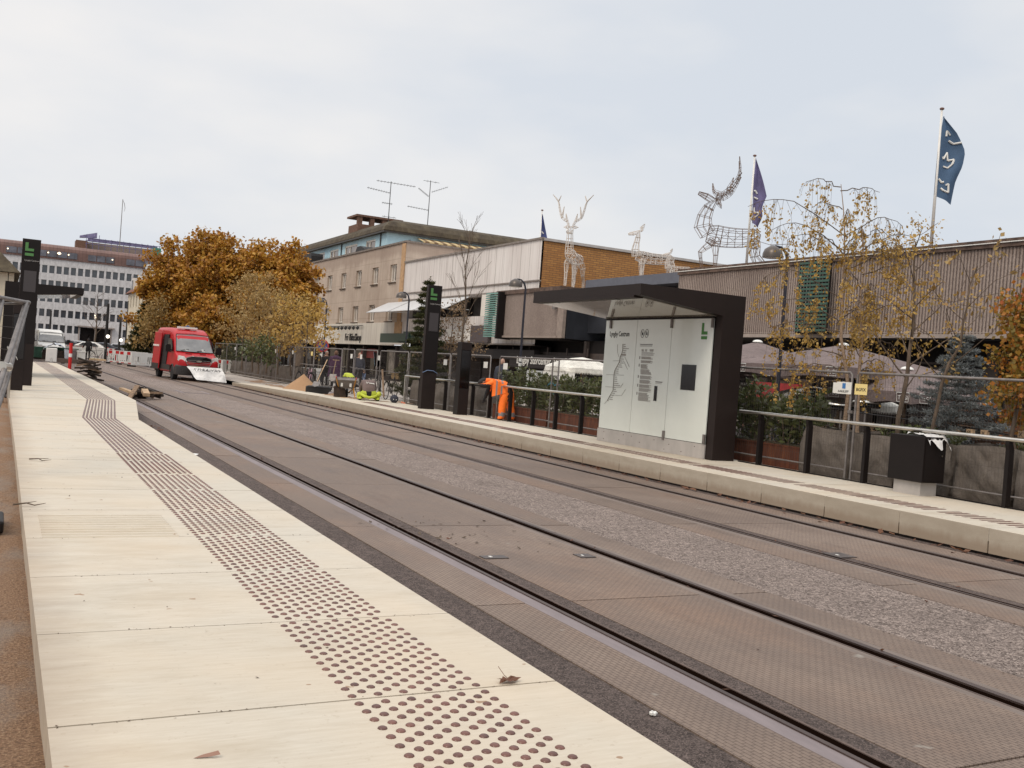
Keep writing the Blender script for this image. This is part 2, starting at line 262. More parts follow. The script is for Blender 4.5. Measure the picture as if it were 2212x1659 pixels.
m_black=mat('black_metal',(.008,.005,.0045),.55,var=.15,vs=3,spec=.25); m_blacks=mat('black_gloss',(.006,.004,.004),.15,spec=.5); m_brown=mat('dark_bronze_metal',(.017,.0105,.009),.55,spec=.25,var=.1,vs=2)
m_steel=mat('brushed_steel',(.55,.52,.47),.28,1.,var=.1,vs=8); m_galv=mat('galvanised_steel',(.19,.17,.16),.55,.5,var=.25,vs=9); m_wire=mat('galvanised_wire',(.07,.06,.055),.7,.0,spec=.2)
m_rail=mat('rail_steel',(.1,.07,.06),.45,.6,var=.2,vs=3,vsc=(1,.2,1)); m_rust=mat('rusty_rail_side',(.1,.068,.055),.7,.2,var=.3,vs=6); m_band2=mat('rail_grout_warm',(.17,.135,.115),.7,spec=.3,var=.2,vs=3,vsc=(3,.6,1)); m_band=mat('rail_grout',(.19,.155,.155),.6,var=.14,vs=3,vsc=(3,.6,1)); m_groove_shade=mat('groove_shade_black',(.006,.003,.002),1.,spec=0.)
m_plate=mat('galvanised_panel',(.42,.39,.365),.5,.15,var=.12,vs=1.6,vsc=(1,2,1)); m_wglass=mat('white_enamel_glass',(.68,.71,.66),.16,var=.04,vs=1,coat=.4); m_gwhite=mat('white_paint',(.68,.66,.62),.45,var=.06,vs=3); m_green=mat('sign_green',(.06,.22,.05),.5); m_dgreen=mat('pylon_green',(.07,.2,.055),.4)
m_glass=mat('dark_glass',(.012,.01,.01),.08,spec=.35,var=.3,vs=.6); m_win=mat('window_glass',(.13,.1,.085),.12,spec=.8,var=.5,vs=.9); m_winb=mat('office_glass',(.04,.048,.06),.1,spec=.9,var=.45,vs=.35); m_dark=mat('shop_dark',(.009,.006,.006),.8); m_dark2=mat('shop_brown',(.022,.014,.011),.8,var=.5,vs=1.5)  # shop_dark: shade inside the shops and the open van put in as near black
m_ink=mat('ink',(.012,.01,.01),.6); m_grayink=mat('grey_ink',(.16,.15,.14),.6); m_sign=mat('sign_white',(.7,.69,.65),.5); m_yel=mat('sign_yellow',(.75,.6,.25),.5); m_orange_s=mat('sign_orange',(.6,.28,.05),.5)
m_wood=mat('weathered_wood',(.21,.14,.09),.85,var=.35,vs=5,vsc=(1,6,6)); m_woodl=mat('pale_wood',(.44,.3,.18),.8,var=.25,vs=5); m_woodd=mat('dark_wood',(.03,.02,.014),.95,var=.5,vs=6,bump=.5,bs=20); m_red=mat('red_plastic',(.5,.012,.01),.4); m_reds=mat('signal_red',(.4,.03,.025),.5)
m_skin=mat('skin',(.42,.24,.17),.6); m_tyre=mat('tyre',(.014,.012,.012),.9)
# ---------------- ground, tracks, platforms ----------------
def bend(y): return -.00014*max(0,y-12)**2
def strip(name,x0,x1,ys,z,mt,parent=None,zb=None):
    """sheet or slab that follows the gentle bend of the line"""
    b=MB()
    for y0,y1 in zip(ys[:-1],ys[1:]):
        fx=lambda x,y:(x(y) if callable(x) else x)+bend(y)
        q=[(fx(x0,y0),y0,z),(fx(x1,y0),y0,z),(fx(x1,y1),y1,z),(fx(x0,y1),y1,z)]
        if zb is None: b.poly(q)
        else: b.prism([(p[0],p[1],zb) for p in q],q)
    return b.build(name,mt,parent)
def rng_(a,b,s): return [a+i*s for i in range(int((b-a)/s)+1)]
YS=rng_(-4,150,4.)
gs=MB(); gs.poly([(-400,-40,-.12),(400,-40,-.12),(400,900,-.12),(-400,900,-.12)]); tag(gs.build('ground',MT['asphalt_street']),kind='structure')
# sand beside the near platform
sb=MB(); nx,ny=26,150
random.seed(3)
for i in range(nx+1):
    for j in range(ny+1):
        x=.236-i*.22; y=-3+j*.42; sb.v.append((x+(bend(y) if i==0 else bend(y)),y,.15+.03*noise.noise(Vector((x*2,y*2,0)))+.012*noise.noise(Vector((x*9,y*9,3)))-(.004 if i==0 else 0)))
for i in range(nx):
    for j in range(ny): a=i*(ny+1)+j; sb.f.append((a,a+1,a+ny+2,a+ny+1)); sb.m.append(0)
tag(sb.build('sand_ground',MT['sand_ground'],smooth=True),kind='structure')
# street between the platforms
tag(strip('road',-8,34,[55,150,240],-.012,MT['asphalt_street']),kind='structure')
track=strip('tram_track',5.72,7.07,YS,-.004,MT['asphalt_worn']); tag(track,kind='structure')
strip('asphalt_edge',2.1,3.045,YS,-.006,MT['asphalt_dark'],track)
strip('asphalt_edge',9.72,10.3,YS,-.03,MT['asphalt_dark'],track)
ystep=3.19; y0=6.15-4*ystep
def panels(xa,xb,off,name='track_panel'):
    b=MB()
    for k in range(44):
        ya=y0+k*ystep+off+.008; yb=ya+ystep-.016; 
        pts=[(xa+bend(ya),ya),(xb+bend(ya),ya),(xb+bend(yb),yb),(xa+bend(yb),yb)]
        dz=random.uniform(-.0015,.0015)
        b.prism([(p[0],p[1],-.1) for p in pts],[(p[0],p[1],dz) for p in pts])
    return b.build(name,MT['track_panel'],track)
panels(3.05,3.455,0); panels(3.845,5.03,0); panels(5.345,5.72,-.02)
panels(7.07,7.52,0.); panels(7.88,9.05,0); panels(9.35,9.72,0)
def rail(xg,side):
    """grooved rail: xg groove centre, side=-1 head on the left, +1 head on the right"""
    s=side
    def seg(a,b_,z,mt,nm,zb=-.1): return strip(nm,min(a,b_),max(a,b_),YS,z,mt,r,zb)
    r=strip('tram_rail',min(xg+s*.042,xg+s*(.075 if s<0 else .095)),max(xg+s*.042,xg+s*(.075 if s<0 else .095)),YS,.006,m_rail,track,-.1)
    seg(xg-s*.038,xg-s*.055,-.001,m_rust,'rail_lip'); 
    o=.195; 
    seg(xg+s*(.075 if s<0 else .095),xg+s*o,-.002,m_band if xg<4 else m_band2,'rail_grout'); seg(xg-s*.055,xg-s*(.13 if s>0 else .19),-.003,m_band2 if s>0 else MT['asphalt_dark'],'rail_grout')
    seg(xg-s*.038,xg+s*.042,-.006,m_groove_shade,'groove_shade_fill',-.1)  # shallow black strip fills the groove, its deep shade given as colour
rail(3.65,-1); rail(5.165,1); rail(7.71,-1); rail(9.18,1)
# --- left platform ---
def eR(y): # track side edge (before bend)
    return 2.29 if y<18.82 else (2.29+.68*(y-18.82)/(25.06-18.82) if y<25.06 else 2.97)
platL=MB()
ys=[3.75+1.2*k for k in range(-6,46)]
ex=sorted(set(ys+[18.82,25.06]))
for a,b_ in zip(ex[:-1],ex[1:]):
    ga=.005 if a in ys else 0; gb=.005 if b_ in ys else 0
    A=a+ga; B=b_-gb; dz=random.uniform(-.0012,.0012)
    q=[(.225+bend(A),A),(eR(A)+bend(A),A),(eR(B)+bend(B),B),(.225+bend(B),B)]
    platL.prism([(x,y,.13) for x,y in q],[(x,y,.29+dz) for x,y in q])
pl=platL.build('platform',MT['slab_concrete']); tag(pl,kind='structure')
b=MB()
for a,b_ in zip(ex[:-1],ex[1:]):
    q=[(.26+bend(a),a),(eR(a)-.02+bend(a),a),(eR(b_)-.02+bend(b_),b_),(.26+bend(b_),b_)]; b.prism([(x,y,-.119) for x,y in q],[(x,y,.129) for x,y in q])
b.build('platform_base',MT['curb_concrete'],pl)
# joint grime line between the slabs is a real gap over this dark bed
strip('joint_bed',.3,2.2,rng_(-3,57,3.),.2785,mat('joint_dark',(.12,.08,.05),.9),None,None).parent=pl
# drainage grooves: raised ribs
b=MB()
for k in range(10):
    y=7.36+.1*k; b.loft([[(x,y-.022,.289),(x,y-.014,.3),(x,y+.014,.3),(x,y+.022,.289)] for x in (.33,1.22)],0)
b.build('guide_ribs',MT['slab_concrete'],pl)
# tactile studs and bars
m_stud=mat('tactile_brown',(.12,.048,.034),.32,var=.35,vs=9)
def tcx(y):
    if y<18.83: return 1.335,1.915
    if y<24.6: t=(y-18.83)/5.77; return 1.335+t*.5,1.915+t*.56
    return 1.835,2.475
st=MB()
k=0; y=2.61
while y<12.95:
    xa,xb=tcx(y); n_=6 if k%2==0 else 5; ox=0 if k%2==0 else .056
    yy=y
    slab=((y-3.75)/1.2)%1
    if .022<slab<.978:
        for i in range(n_):
            x=xa+.015+ox+i*.112
            if x<xb+.01: st.ball((x,yy,.2895),.0195,10 if y<7 else 6,0,(1,1,.5),True)
    y+=.0452; k+=1
st.build('tactile_studs',m_stud,pl,smooth=True)
bs=MB()
nb=10
Y1=13.03
while Y1<57.5:
    seg=.3 if Y1<40 else .6; gap=.035
    Yn=Y1+seg
    for lo,hi in ((18.83,),(24.6,)) and []: pass
    for c in (18.83,24.6):
        if Y1<c<Yn: Yn=c
    for i in range(nb):
        t=(i+.5)/nb; off=(seg*.5 if i%2 else 0)
        ya,yb=Y1+(.0 if Y1 in (18.83,24.6) else gap/2),Yn-(.0 if Yn in (18.83,24.6) else gap/2)
        if i%2 and Yn-Y1>.28: pieces=[(ya,(Y1+Yn)/2-gap/2),((Y1+Yn)/2+gap/2,yb if Yn in (18.83,24.6) else Yn)] if False else [(Y1,(Y1+Yn)/2-gap/2),((Y1+Yn)/2+gap/2,Yn)]
        else: pieces=[(ya,yb)]
        for pa,pb in pieces:
            w=.0185
            def px(y): a_,c_=tcx(min(y,57)); return a_+(c_-a_)*t+bend(y)
            # width measured across the run
            bs.prism([(px(pa)-w,pa,.2885),(px(pa)+w,pa,.2885),(px(pb)+w,pb,.2885),(px(pb)-w,pb,.2885)],[(px(pa)-w*.75,pa,.2945),(px(pa)+w*.75,pa,.2945),(px(pb)+w*.75,pb,.2945),(px(pb)-w*.75,pb,.2945)])
    Y1=Yn
bs.build('tactile_bars',m_stud,pl)
# --- right platform ---
platR=MB()
ysR=[7.29+1.25*k for k in range(-5,20)]; ysR=[y for y in ysR if y<32.8]
ysR2=ysR+[33.6,35,36.5,38,39.5,41,42.5,44,46,47.6]
def topR(y): return .29 if y<33.5 else .29-.14*(y-33.5)/14.
def bw(y): return 12.55 if y<33.5 else 10.9
for a,b_ in zip(ysR2[:-1],ysR2[1:]):
    A=a+.004;B=b_-.004; dz=random.uniform(-.001,.001)
    q=[(10.03+bend(A),A),(bw((A+B)/2),A),(bw((A+B)/2),B),(10.03+bend(B),B)]
    platR.prism([(x,y,.14) for x,y in q],[(x,y,topR(y)+dz) for x,y in q])
pr=platR.build('platform',MT['slab_concrete']); tag(pr,kind='structure')
b=MB()
for a,b_ in zip(ysR2[:-1],ysR2[1:]):
    A=a+.009;B=b_-.009; b.prism([(10.03+bend(A),A,.005),(10.4,A,.005),(10.4,B,.005),(10.03+bend(B),B,.005)],[(10.028+bend(A),A,topR(A)-.004),(10.4,A,.139),(10.4,B,.139),(10.028+bend(B),B,topR(B)-.004)])
b.build('curb_block',MT['curb_concrete'],pr)
b=MB(); b.prism([(10.1,1,-.1),(12.5,1,-.1),(12.5,47,-.1),(9.95,47,-.1)],[(10.1,1,.1385),(12.5,1,.1385),(12.5,47,.1385),(9.95,47,.1385)]); b.build('platform_base',m_dark2,pr)
bs=MB(); y=5.4; k=0
while y<31:
    if abs(((y-7.29)/1.25)%1-.5)<.48:
        for xa,xb in (((10.55,10.98),) if y<14 else (((10.55,10.75),) if k%2 else ((10.79,11.0),))):
            sk=.03
            bs.prism([(xa,y-.027,.2885),(xb,y-.027,.2885),(xb,y+.027,.2885),(xa,y+.027,.2885)],[(xa+.01,y-.023,.2945),(xb-.01,y-.023,.2945),(xb-.01,y+.023,.2945),(xa+.01,y+.023,.2945)])
    y+=.12 if y<14 else .06; k+=1
bs.build('tactile_bars',m_stud,pr)
# pavement behind the right platform
fp=MB(); fp.poly([(12.5,-2,.25),(34,-2,.25),(34,60,.25),(12.5,60,.25)]); fp.poly([(10.5,33.6,.14),(12.5,33.6,.25),(12.5,60,.2),(10.2,60,.14)]); tag(fp.build('pavement',MT['paving']),kind='structure')
fp=MB(); fp.prism([(12.0,60,-.1),(40,60,-.1),(40,150,-.1),(11.,150,-.1)],[(12.0,60,.18),(40,60,.18),(40,150,.1),(11.,150,.1)]); tag(fp.build('pavement',MT['paving']),kind='structure')
# loose soil where the paving is still being laid
so_=MB(); 
for i in range(15):
    for j in range(60):
        x=10.95+i*.13; y=31.5+j*.35; e=min(i,14-i)/4.; so_.v.append((x,y,.145+.06*min(1,e)*(.6+noise.noise(Vector((x*1.6,y*.9,1)))+.4*noise.noise(Vector((x*7,y*5,4)))) if y>33.6 else .286+.03*min(1,e)*max(0,noise.noise(Vector((x*2,y*2,1))))-.0*x))
for i in range(14):
    for j in range(59): a=i*60+j; so_.f.append((a,a+1,a+61,a+60)); so_.m.append(0)
tag(so_.build('loose_soil',MT['sand_ground'],smooth=True),kind='structure')
fp=MB(); fp.box(14.4,30.5,-2,31,.22,.262); tag(fp.build('terrace_shade_floor',mat('terrace_shade_dark',(.055,.042,.036),.8,var=.4,vs=2)),kind='structure')  # dark sheet, shade under the parasols put into the floor colour
# covers set in the track
for n_,(x,y,w,l) in enumerate([(4.9,7.68,.08,.16),(3.98,7.72,.12,.12),(7.85,7.4,.12,.25)]):
    b=MB(); b.box(x-w,x+w,y-l/2,y+l/2,.001,.009); b.box(x-w*.4,x-w*.2,y-.02,y+.02,.009,.012,1)
    tag(b.build('drain_cover',[mat('cover_dark',(.07,.055,.05),.5,var=.3,vs=8),m_sign]),('dark cover plate beside the second rail with a small white mark','worn grey cover plate inside the nearest rail','small cover plate beside the third rail, nearest the far platform')[n_],'drain cover','cover plates set in the track')
b=MB(); b.box(5.9,6.95,37.,39.,-.002,.006); b.box(6.02,6.83,37.2,38.8,.006,.012,1); tag(b.build('manhole_cover',[m_band,MT['asphalt_worn']]),'rectangular framed manhole cover in the road in front of the red van','manhole cover')
# --- litter ---
def leaf(x,y,z,s,rz,label,mt=None,tilt=.25,grp=None):
    b=MB(); out=[(0,-.1),(.25,-.35),(.42,-.2),(.85,-.3),(.7,.02),(1.,.3),(.55,.35),(.35,.75),(.05,.45),(-.3,.8),(-.35,.35),(-.9,.35),(-.65,.02),(-.85,-.3),(-.35,-.2),(-.2,-.4)]
    c=len(b.v); b.v.append((0,.1*s,.012)); 
    for i,(u,v) in enumerate(out): b.v.append((u*s,v*s,.004+(.35*s*abs(math.sin(i*1.9)))*(.6+tilt)))
    for i in range(len(out)): b.f.append((c,c+1+i,c+1+(i+1)%len(out))); b.m.append(0)
    b.tube([(0,.1*s,.012),(0,-.5*s,.02),(.15*s,-1.1*s,.05)],.03*s,4)
    return tag(b.build('fallen_leaf',mt or MT['leaf_fallen'],loc=(x,y,z),rz=rz),label,'leaf',grp)
leaf(2.07,3.79,.291,.062,3.3,'dry reddish brown maple leaf lying near the edge of the near platform')
leaf(-.12,3.45,.17,.1,1.,'large brown leaf on the sand beside the near platform in the bottom corner',tilt=.1)
b=MB(); b.poly([(0,0,0),(.05,-.012,.004),(.085,-.022,.012),(.08,-.006,.02),(.03,.012,.004)]); tag(b.build('wood_chip',mat('chip',(.25,.14,.1),.8),loc=(.65,3.34,.2915)),'small brown wood chip on the near platform slab at the bottom of the view','wood chip')
b=MB(); random.seed(8)
for k in range(9): b.ball((random.uniform(-.02,.02),random.uniform(-.012,.012),random.uniform(.003,.018)),random.uniform(.006,.012),6)
tag(b.build('litter',m_sign,loc=(3.0,3.95,.0)),'crumpled white scrap on the track panel near the bottom edge','litter')
def twig(x,y,z,l,rz,label):
    b=MB(); b.tube([(0,0,.01),(l*.4,.02,.025),(l*.7,-.01,.015),(l,.03,.03)],[.008,.006,.005,.002],5); b.tube([(l*.4,.02,.025),(l*.6,.1,.03)],[.004,.002],4)
    tag(b.build('twig',MT['bark'],loc=(x,y,z),rz=rz),label,'twig','twigs and sticks on the ground')
twig(.16,8.75,.292,.24,-.35,'short twig on the platform edge beside the dark rubber block')
p=at(265*.26,795*.26+756,z=.29); twig(.35,12.0,.292,.3,-.9,'longest twig lying on the near platform, across the joints')
b=MB(); b.poly([(0,0,0),(.16,.02,.015),(.2,.11,.02),(.05,.13,.03)]);b.poly([(.0,0,0),(.05,.13,.03),(-.06,.1,.01)]); o=tag(b.build('litter',m_sign,loc=(2.62,15.6,.0)),'flat white scrap on the dark asphalt strip beside the platform','litter')
# leaves gathered on the ground
def drift(name,n,f,label,mt='leaf_fallen',s=(.02,.05)):
    b=MB()
    for i in range(n):
        x,y,z=f(); q=random.uniform(*s); a=random.uniform(0,6.3); u=Vector((math.cos(a),math.sin(a),random.uniform(-.3,.5)))*q; v=Vector((-math.sin(a),math.cos(a),random.uniform(-.3,.5)))*q*.6; p=Vector((x,y,z+q*.35)); b.poly([p-u,p-v*.9,p+u,p+v])
    o=b.build(name,MT[mt]); tag(o,label,'leaves',kind='stuff'); return o
random.seed(21)
drift('leaf_litter',520,lambda:(9.93-abs(random.gauss(0,.13))+bend(0),random.uniform(4,46),-.015),'brown dry leaves gathered along the foot of the right platform',s=(.025,.065))
drift('leaf_litter',90,lambda:(2.42+random.uniform(0,.5),19.3+random.uniform(0,2.),-.003),'reddish leaves caught in the corner where the near platform steps out')
drift('leaf_litter',150,lambda:(random.choice([3.65,5.165,7.71,9.18,random.uniform(3,10)])+random.gauss(0,.06),random.uniform(4,45)**1,.0),'scattered leaf crumbs along the rails',s=(.012,.03))
drift('debris',120,lambda:(random.uniform(.3,2.1),random.uniform(4,30),.291),'small dark crumbs scattered on the near platform slabs','bark',s=(.004,.012))
drift('debris',520,lambda:(random.uniform(.24,2.27),3.75+1.2*random.randint(-1,13)+random.gauss(0,.012),.29),'grit and crumbs caught in the joints of the near platform','bark',s=(.003,.008))
drift('gravel',2600,lambda:(lambda s_:(random.choice([5.76,7.04])+random.gauss(0,.05) if s_<.35 else random.uniform(5.75,7.05),random.uniform(2.5,13),-.002))(random.random()),'loose stones on the gravelly strip between the two tracks','asphalt_worn',s=(.004,.011))
drift('gravel',1800,lambda:(random.choice([2.34,3.03,2.6,2.8])+random.gauss(0,.07),random.uniform(2.3,12),-.004),'loose grit on the dark strip along the near platform','asphalt_dark',s=(.004,.01))
drift('debris',60,lambda:(4.1+random.gauss(0,.35),9.0+random.gauss(0,.5),.001),'black dirt clods between the rails near the first panel joint','bark',s=(.01,.03))
# ---------------- platform equipment ----------------
# left side: ticket pillar, sign pylon, shelter, railing
def pylon(px0,px1,y,top,label,dgw):
    e=empty('sign_pylon',((px0+px1)/2,y,.29),0,label,'sign pylon'); w=(px1-px0)/2; hT=top-.29
    b=MB(); b.loft([[(-w,0,0),(w,0,0),(w,.2,0),(-w,.2,0)],[(-w,0,hT),(w,0,hT),(w,.16,hT),(-w,.16,hT)]]); b.build('body',m_brown,e)
    b=MB(); b.box(-w+.02,w-.02,-.012,-.002,1.15,hT-.04); b.build('front_glass',m_black,e)
    b=MB(); b.box(-w+.0,w-.0,-.03,-.003,.0,1.14); b.build('base_panel',m_brown,e)
    b=MB(); b.box(-w*.62,w*.72,-.02,-.013,hT-1.43,hT-.86); b.build('screen',mat('screen_grey',(.045,.037,.038),.35),e)
    b=MB(); x0=-w*.68; b.box(x0,x0+.075,-.024,-.013,hT-.33,hT-.1); b.box(x0+.075,x0+.215,-.024,-.013,hT-.33,hT-.26); b.box(x0,x0+.215,-.024,-.013,hT-.46,hT-.385); b.build('line_emblem',m_dgreen,e)
    text('Lyngby Centrum',.055,mat('ink_pale',(.4,.38,.36),.6),(x0,-.014,hT-.6),*WY,parent=e,name='lettering',ext=.002)
    return e
pylon(.35,.8,29.8,4.27,'tall black station pylon with green emblem on the near platform in front of its shelter',0)
pylon(11.63,12.08,28.3,4.15,'tall black station pylon with green emblem on the far platform, blue strap round its middle',0)
b=MB(); b.tube([(11.6,28.25,1.42),(11.75,28.22,1.5),(11.95,28.22,1.49),(12.1,28.26,1.42)],.01,6); tag(b.build('strap',mat('blue_strap',(.15,.22,.36),.7)),'thin blue strap hanging round the far platform pylon','strap')
def pillar(x0,x1,y,top,label):
    e=empty('ticket_pillar',((x0+x1)/2,y,.29),0,label,'ticket pillar'); w=(x1-x0)/2; h=top-.29
    b=MB(); b.loft([[(-w,0,0),(w,0,0),(w,.3,0),(-w,.3,0)],[(-w,0,h),(w,0,h),(w,.3,h),(-w,.3,h)]]); b.build('body',m_black,e)
    b=MB(); b.box(-w,w-.01,-.014,-.002,.0,.76); b.build('base_panel',m_brown,e)
    b=MB(); b.box(-w,w-.01,-.014,-.002,h-.22,h-.0); b.build('head_panel',m_brown,e)
    b=MB(); b.box(-w+.02,w-.03,-.006,-.002,.78,h-.24); b.build('screen',m_blacks,e)
pillar(.22,.53,26.95,2.4,'black ticket pillar on the near platform, standing in front of the near pylon')
pillar(11.78,12.1,25.85,2.4,'black ticket pillar with dark screen between the far pylon and the orange worker')
def shelter(xt,xb,y0,y1,cx,sgn,label,detail):
    """xt glass face, xb back, cx canopy edge"""
    e=empty('platform_shelter',(0,0,0),0,label,'shelter')
    T=3.37
    def prof(y): return [(xb,y,.29),(xt+sgn*.01,y,.29),(xt+sgn*.01,y,2.96),(cx+sgn*.22,y,3.14),(cx,y,3.19),(cx,y,T),(xb,y,T)]
    # near and far cheeks + roof shell
    b=MB(); b.ext([(xb,y0,.29),(xt,y0,.29),(xt,y0,2.97),(cx,y0,3.17),(cx,y0,T),(xb,y0,T)],(0,.2,0)); fixn(b.build('end_wall',m_brown if detail else m_black,e))
    b=MB(); b.box(min(xt+sgn*-.04,xb),max(xt-sgn*.04,xb),y0+.2,y1,.29,2.95); b.build('core_wall',m_black,e)
    b=MB(); b.box(min(cx,xb),max(cx,xb),y0+.2,y1,3.2,T-.003); b.build('roof',m_brown,e)
    b=MB(); b.box(min(cx,cx-sgn*.2)-(0),max(cx,cx-sgn*.2),y0+.2,y1,3.13,3.199); b.build('roof_edge',m_brown,e)
    # glossy soffit of white panels
    soff=mat('gloss_soffit',(.34,.31,.27),.07,spec=.9,coat=.6)
    L_=(y1-y0-.2)/3
    for k in range(3):
        a=y0+.2+L_*k+.006; c=a+L_-.012
        b=MB(); b.prism([(xt,a,2.962),(cx-sgn*.2,a,3.135),(cx-sgn*.2,c,3.135),(xt,c,2.962)],[(xt,a,2.99),(cx-sgn*.2,a,3.165),(cx-sgn*.2,c,3.165),(xt,c,2.99)]); fixn(b.build('soffit_panel',soff,e))
    b=MB(); b.box(min(xt,xt+sgn*.03),max(xt,xt+sgn*.03),y0+.2,y1,2.93,2.96); b.build('top_rail',m_black,e)
    ys=[y0+.22,15.8,17.0,y1-.02] if detail else [y0+.22,y0+1.5,y0+2.7,y1-.02]
    for a,c in zip(ys[:-1],ys[1:]):
        b=MB(); b.box(min(xt,xt+sgn*.02),max(xt,xt+sgn*.02),a+.006,c-.006,.575,2.925); b.build('glass_panel',m_wglass,e)
    b=MB(); b.box(min(xt,xt+sgn*.03),max(xt,xt+sgn*.03),y0+.21,y1,.292,.565)
    b.build('plinth',m_plate,e)
    b=MB()
    for yy,zz in ((14.8,.5),(15.2,.36),(15.6,.46),(15.75,.35),(16.1,.5),(16.6,.4),(16.9,.5),(17.2,.5),(17.35,.38),(17.95,.35),(17.95,.5)): b.cyl((xt+sgn*.026,yy,zz),(xt+sgn*.034,yy,zz),.011,n=6)
    if detail: b.build('plinth_bolts',m_rust,e)
    if detail:
        for yy,zz in ((15.8,2.84),(15.8,.62),(y0+.24,2.84),(y0+.24,.66),(17.99,2.84)):
            b=MB(); b.box(xt-.05,xt-.021,yy-.03,yy+.03,zz-.09,zz+.09); b.build('glass_clamp',m_galv,e)
        X=xt-.0215
        text('Lyngby Centrum',.155,m_ink,(X,18.02,2.58),*WX,parent=e,ext=.002,sx=.72,bold=.001)
        b=MB(); b.box(X-.006,X,14.80,14.86,2.62,2.84); b.box(X-.006,X,14.69,14.80,2.62,2.68); b.box(X-.006,X,14.69,14.86,2.53,2.59); b.build('line_emblem',m_green,e)
        b=MB(); b.box(X-.008,X,14.94,15.38,1.55,2.04); b.build('ticket_window',m_blacks,e)
        b=MB(); b.box(X-.008,X,16.135,16.23,1.28,1.58); b.build('card_slot',m_blacks,e)
        # pictograms
        b=MB()
        for yc in (16.79,16.64):
            pts=[(X-.003,yc+.058*math.cos(a),2.64+.085*math.sin(a)) for a in [i*math.pi/9 for i in range(18)]]; b.tube(pts,.004,4,closed=True); b.box(X-.004,X,yc-.02,yc+.02,2.61,2.66); b.tube([(X-.003,yc+.03,2.69),(X-.003,yc-.03,2.6)],.004,4)
        b.build('pictograms',m_ink,e)
        # route diagram traced as lines
        def gp(x,y): # zoom px of the photo -> wall
            sx=(2400+x*360/995)*.54; sy=(1250+y*600/1659)*.54; q=at(sx,sy,X=xt); return (X-.003,q.y,q.z)
        b=MB()
        ln=[(264,350),(262,415),(250,462),(235,485),(225,550),(175,640),(165,690),(155,860),(90,975)]
        b.tube([gp(*q) for q in ln],.0085,4)
        for l_ in ([(205,352),(205,440),(220,490)],[(235,490),(285,492),(335,605)],[(228,537),(272,537),(315,632)],[(155,535),(222,535)],[(80,687),(275,695)],[(68,820),(155,827),(235,831),(265,785)],[(130,915),(248,920),(292,852)],[(90,975),(60,1010)]): b.tube([gp(*q) for q in l_],.0035,3)
        b.build('route_diagram',mat('route_ink',(.22,.205,.18),.6),e)
        b=MB(); random.seed(5)
        st_=[(355,272,292),(378,272,296),(400,268,328),(423,266,300),(445,262,290),(468,243,297),(492,238,256),(515,235,273),(537,232,255),(559,230,270),(581,218,248),(603,205,255),(626,190,217),(648,178,214),(670,176,213),(692,172,187),(715,172,196),(738,170,200),(761,168,200),(784,166,213),(806,164,232),(828,163,182),(850,160,185),(872,158,194),(893,147,173),(915,135,160),(937,120,150),(959,108,150),(975,95,106)]
        for y_,xa,xb_ in st_:
            p=gp(xa,y_);q=gp(xb_,y_+2); t_=.02 if y_==468 else .0085; b.box(X-.003,X,min(p[1],q[1]),max(p[1],q[1]),p[2]-t_,p[2]+t_)
        b.build('station_marks',mat('route_ink2',(.28,.265,.24),.6),e)
        b=MB(); b2_=MB()
        def lines(yt,yb,xa,xb_,n,B):
            for k in range(n):
                yy=yt+(yb-yt)*k/max(1,n-1); xe=xb_-random.uniform(0,.25)*(xb_-xa)
                p=gp(xa,yy);q=gp(xe,yy+1.5); B.box(X-.002,X,min(p[1],q[1]),max(p[1],q[1]),p[2]-.0048,p[2]+.0048)
        lines(352,360,455,620,2,b);lines(373,378,454,620,1,b2_)
        for yt,yb,n,xa,xb_ in ((410,430,4,470,500),(410,430,4,510,535),(410,430,4,560,605),(443,452,2,470,615),(464,474,2,468,610),(490,514,5,468,598),(532,556,5,462,594),(575,618,8,460,545),(630,682,9,458,580),(700,732,6,452,587),(745,782,7,448,578),(797,827,6,443,578),(838,870,6,440,575),(886,925,7,435,560),(932,972,7,430,570)): lines(yt,yb,xa,xb_,n,b2_)
        lines(765,770,622,710,2,b);lines(785,787,622,712,1,b2_)
        for yy,xx in ((500,450),(583,443),(708,433),(805,427),(895,418)): p=gp(xx,yy); b.box(X-.003,X,p[1]-.012,p[1]+.012,p[2]-.03,p[2]+.03)
        b.build('information_heading',m_grayink,e); b2_.build('information_lines',mat('pale_ink',(.3,.285,.26),.6),e)
        # roof lamps on the fascia underside
        for yy in (15.2,17.4): b=MB(); b.cyl((cx+.12,yy,3.118),(cx+.12,yy,3.129),.05,n=14); b.build('downlight',m_blacks,e)
    return e
shelter(11.74,12.25,14.3,18.22,9.87,-1,'black station shelter with white glass panels and route map on the far platform',True)
shelter(.5,.0,35.9,39.8,2.35,1,'black station shelter with canopy behind the pylon on the near platform',False)
# railings
def railing(x,y0,y1,posts,side,label,endpost):
    e=empty('railing',(x,y0,.29),0,label,'railing')
    b=MB(); b.tube([(0,0,.945),(0,y1-y0,.945)],.03,12); b.build('handrail',m_steel,e,smooth=True,auto=50)
    for p in posts:
        b=MB(); b.ext([(side*.0,p-y0,0),(side*.1,p-y0,0),(side*.1,p-y0,.8),(side*.06,p-y0,.915),(side*-.02,p-y0,.915),(side*-.02,p-y0,.87),(side*.0,p-y0,.8)],(0,.06,0)); fixn(b.build('post',m_black,e))
    if endpost is not None:
        b=MB(); b.tube([(0,endpost-y0,0),(0,endpost-y0,.93)],.03,12); b.build('end_post',m_steel,e,smooth=True,auto=50)
    b=MB(); b.box(min(side*.03,side*.07),max(side*.03,side*.07),0,y1-y0,.0,.02); b.build('bottom_rail',m_black,e)
    return e
railing(12.3,3.5,14.28,[4.9,6.1,7.3,8.73,9.95,11.24,12.5,13.7],1,'steel handrail on black posts at the back of the far platform, right of the shelter',None)
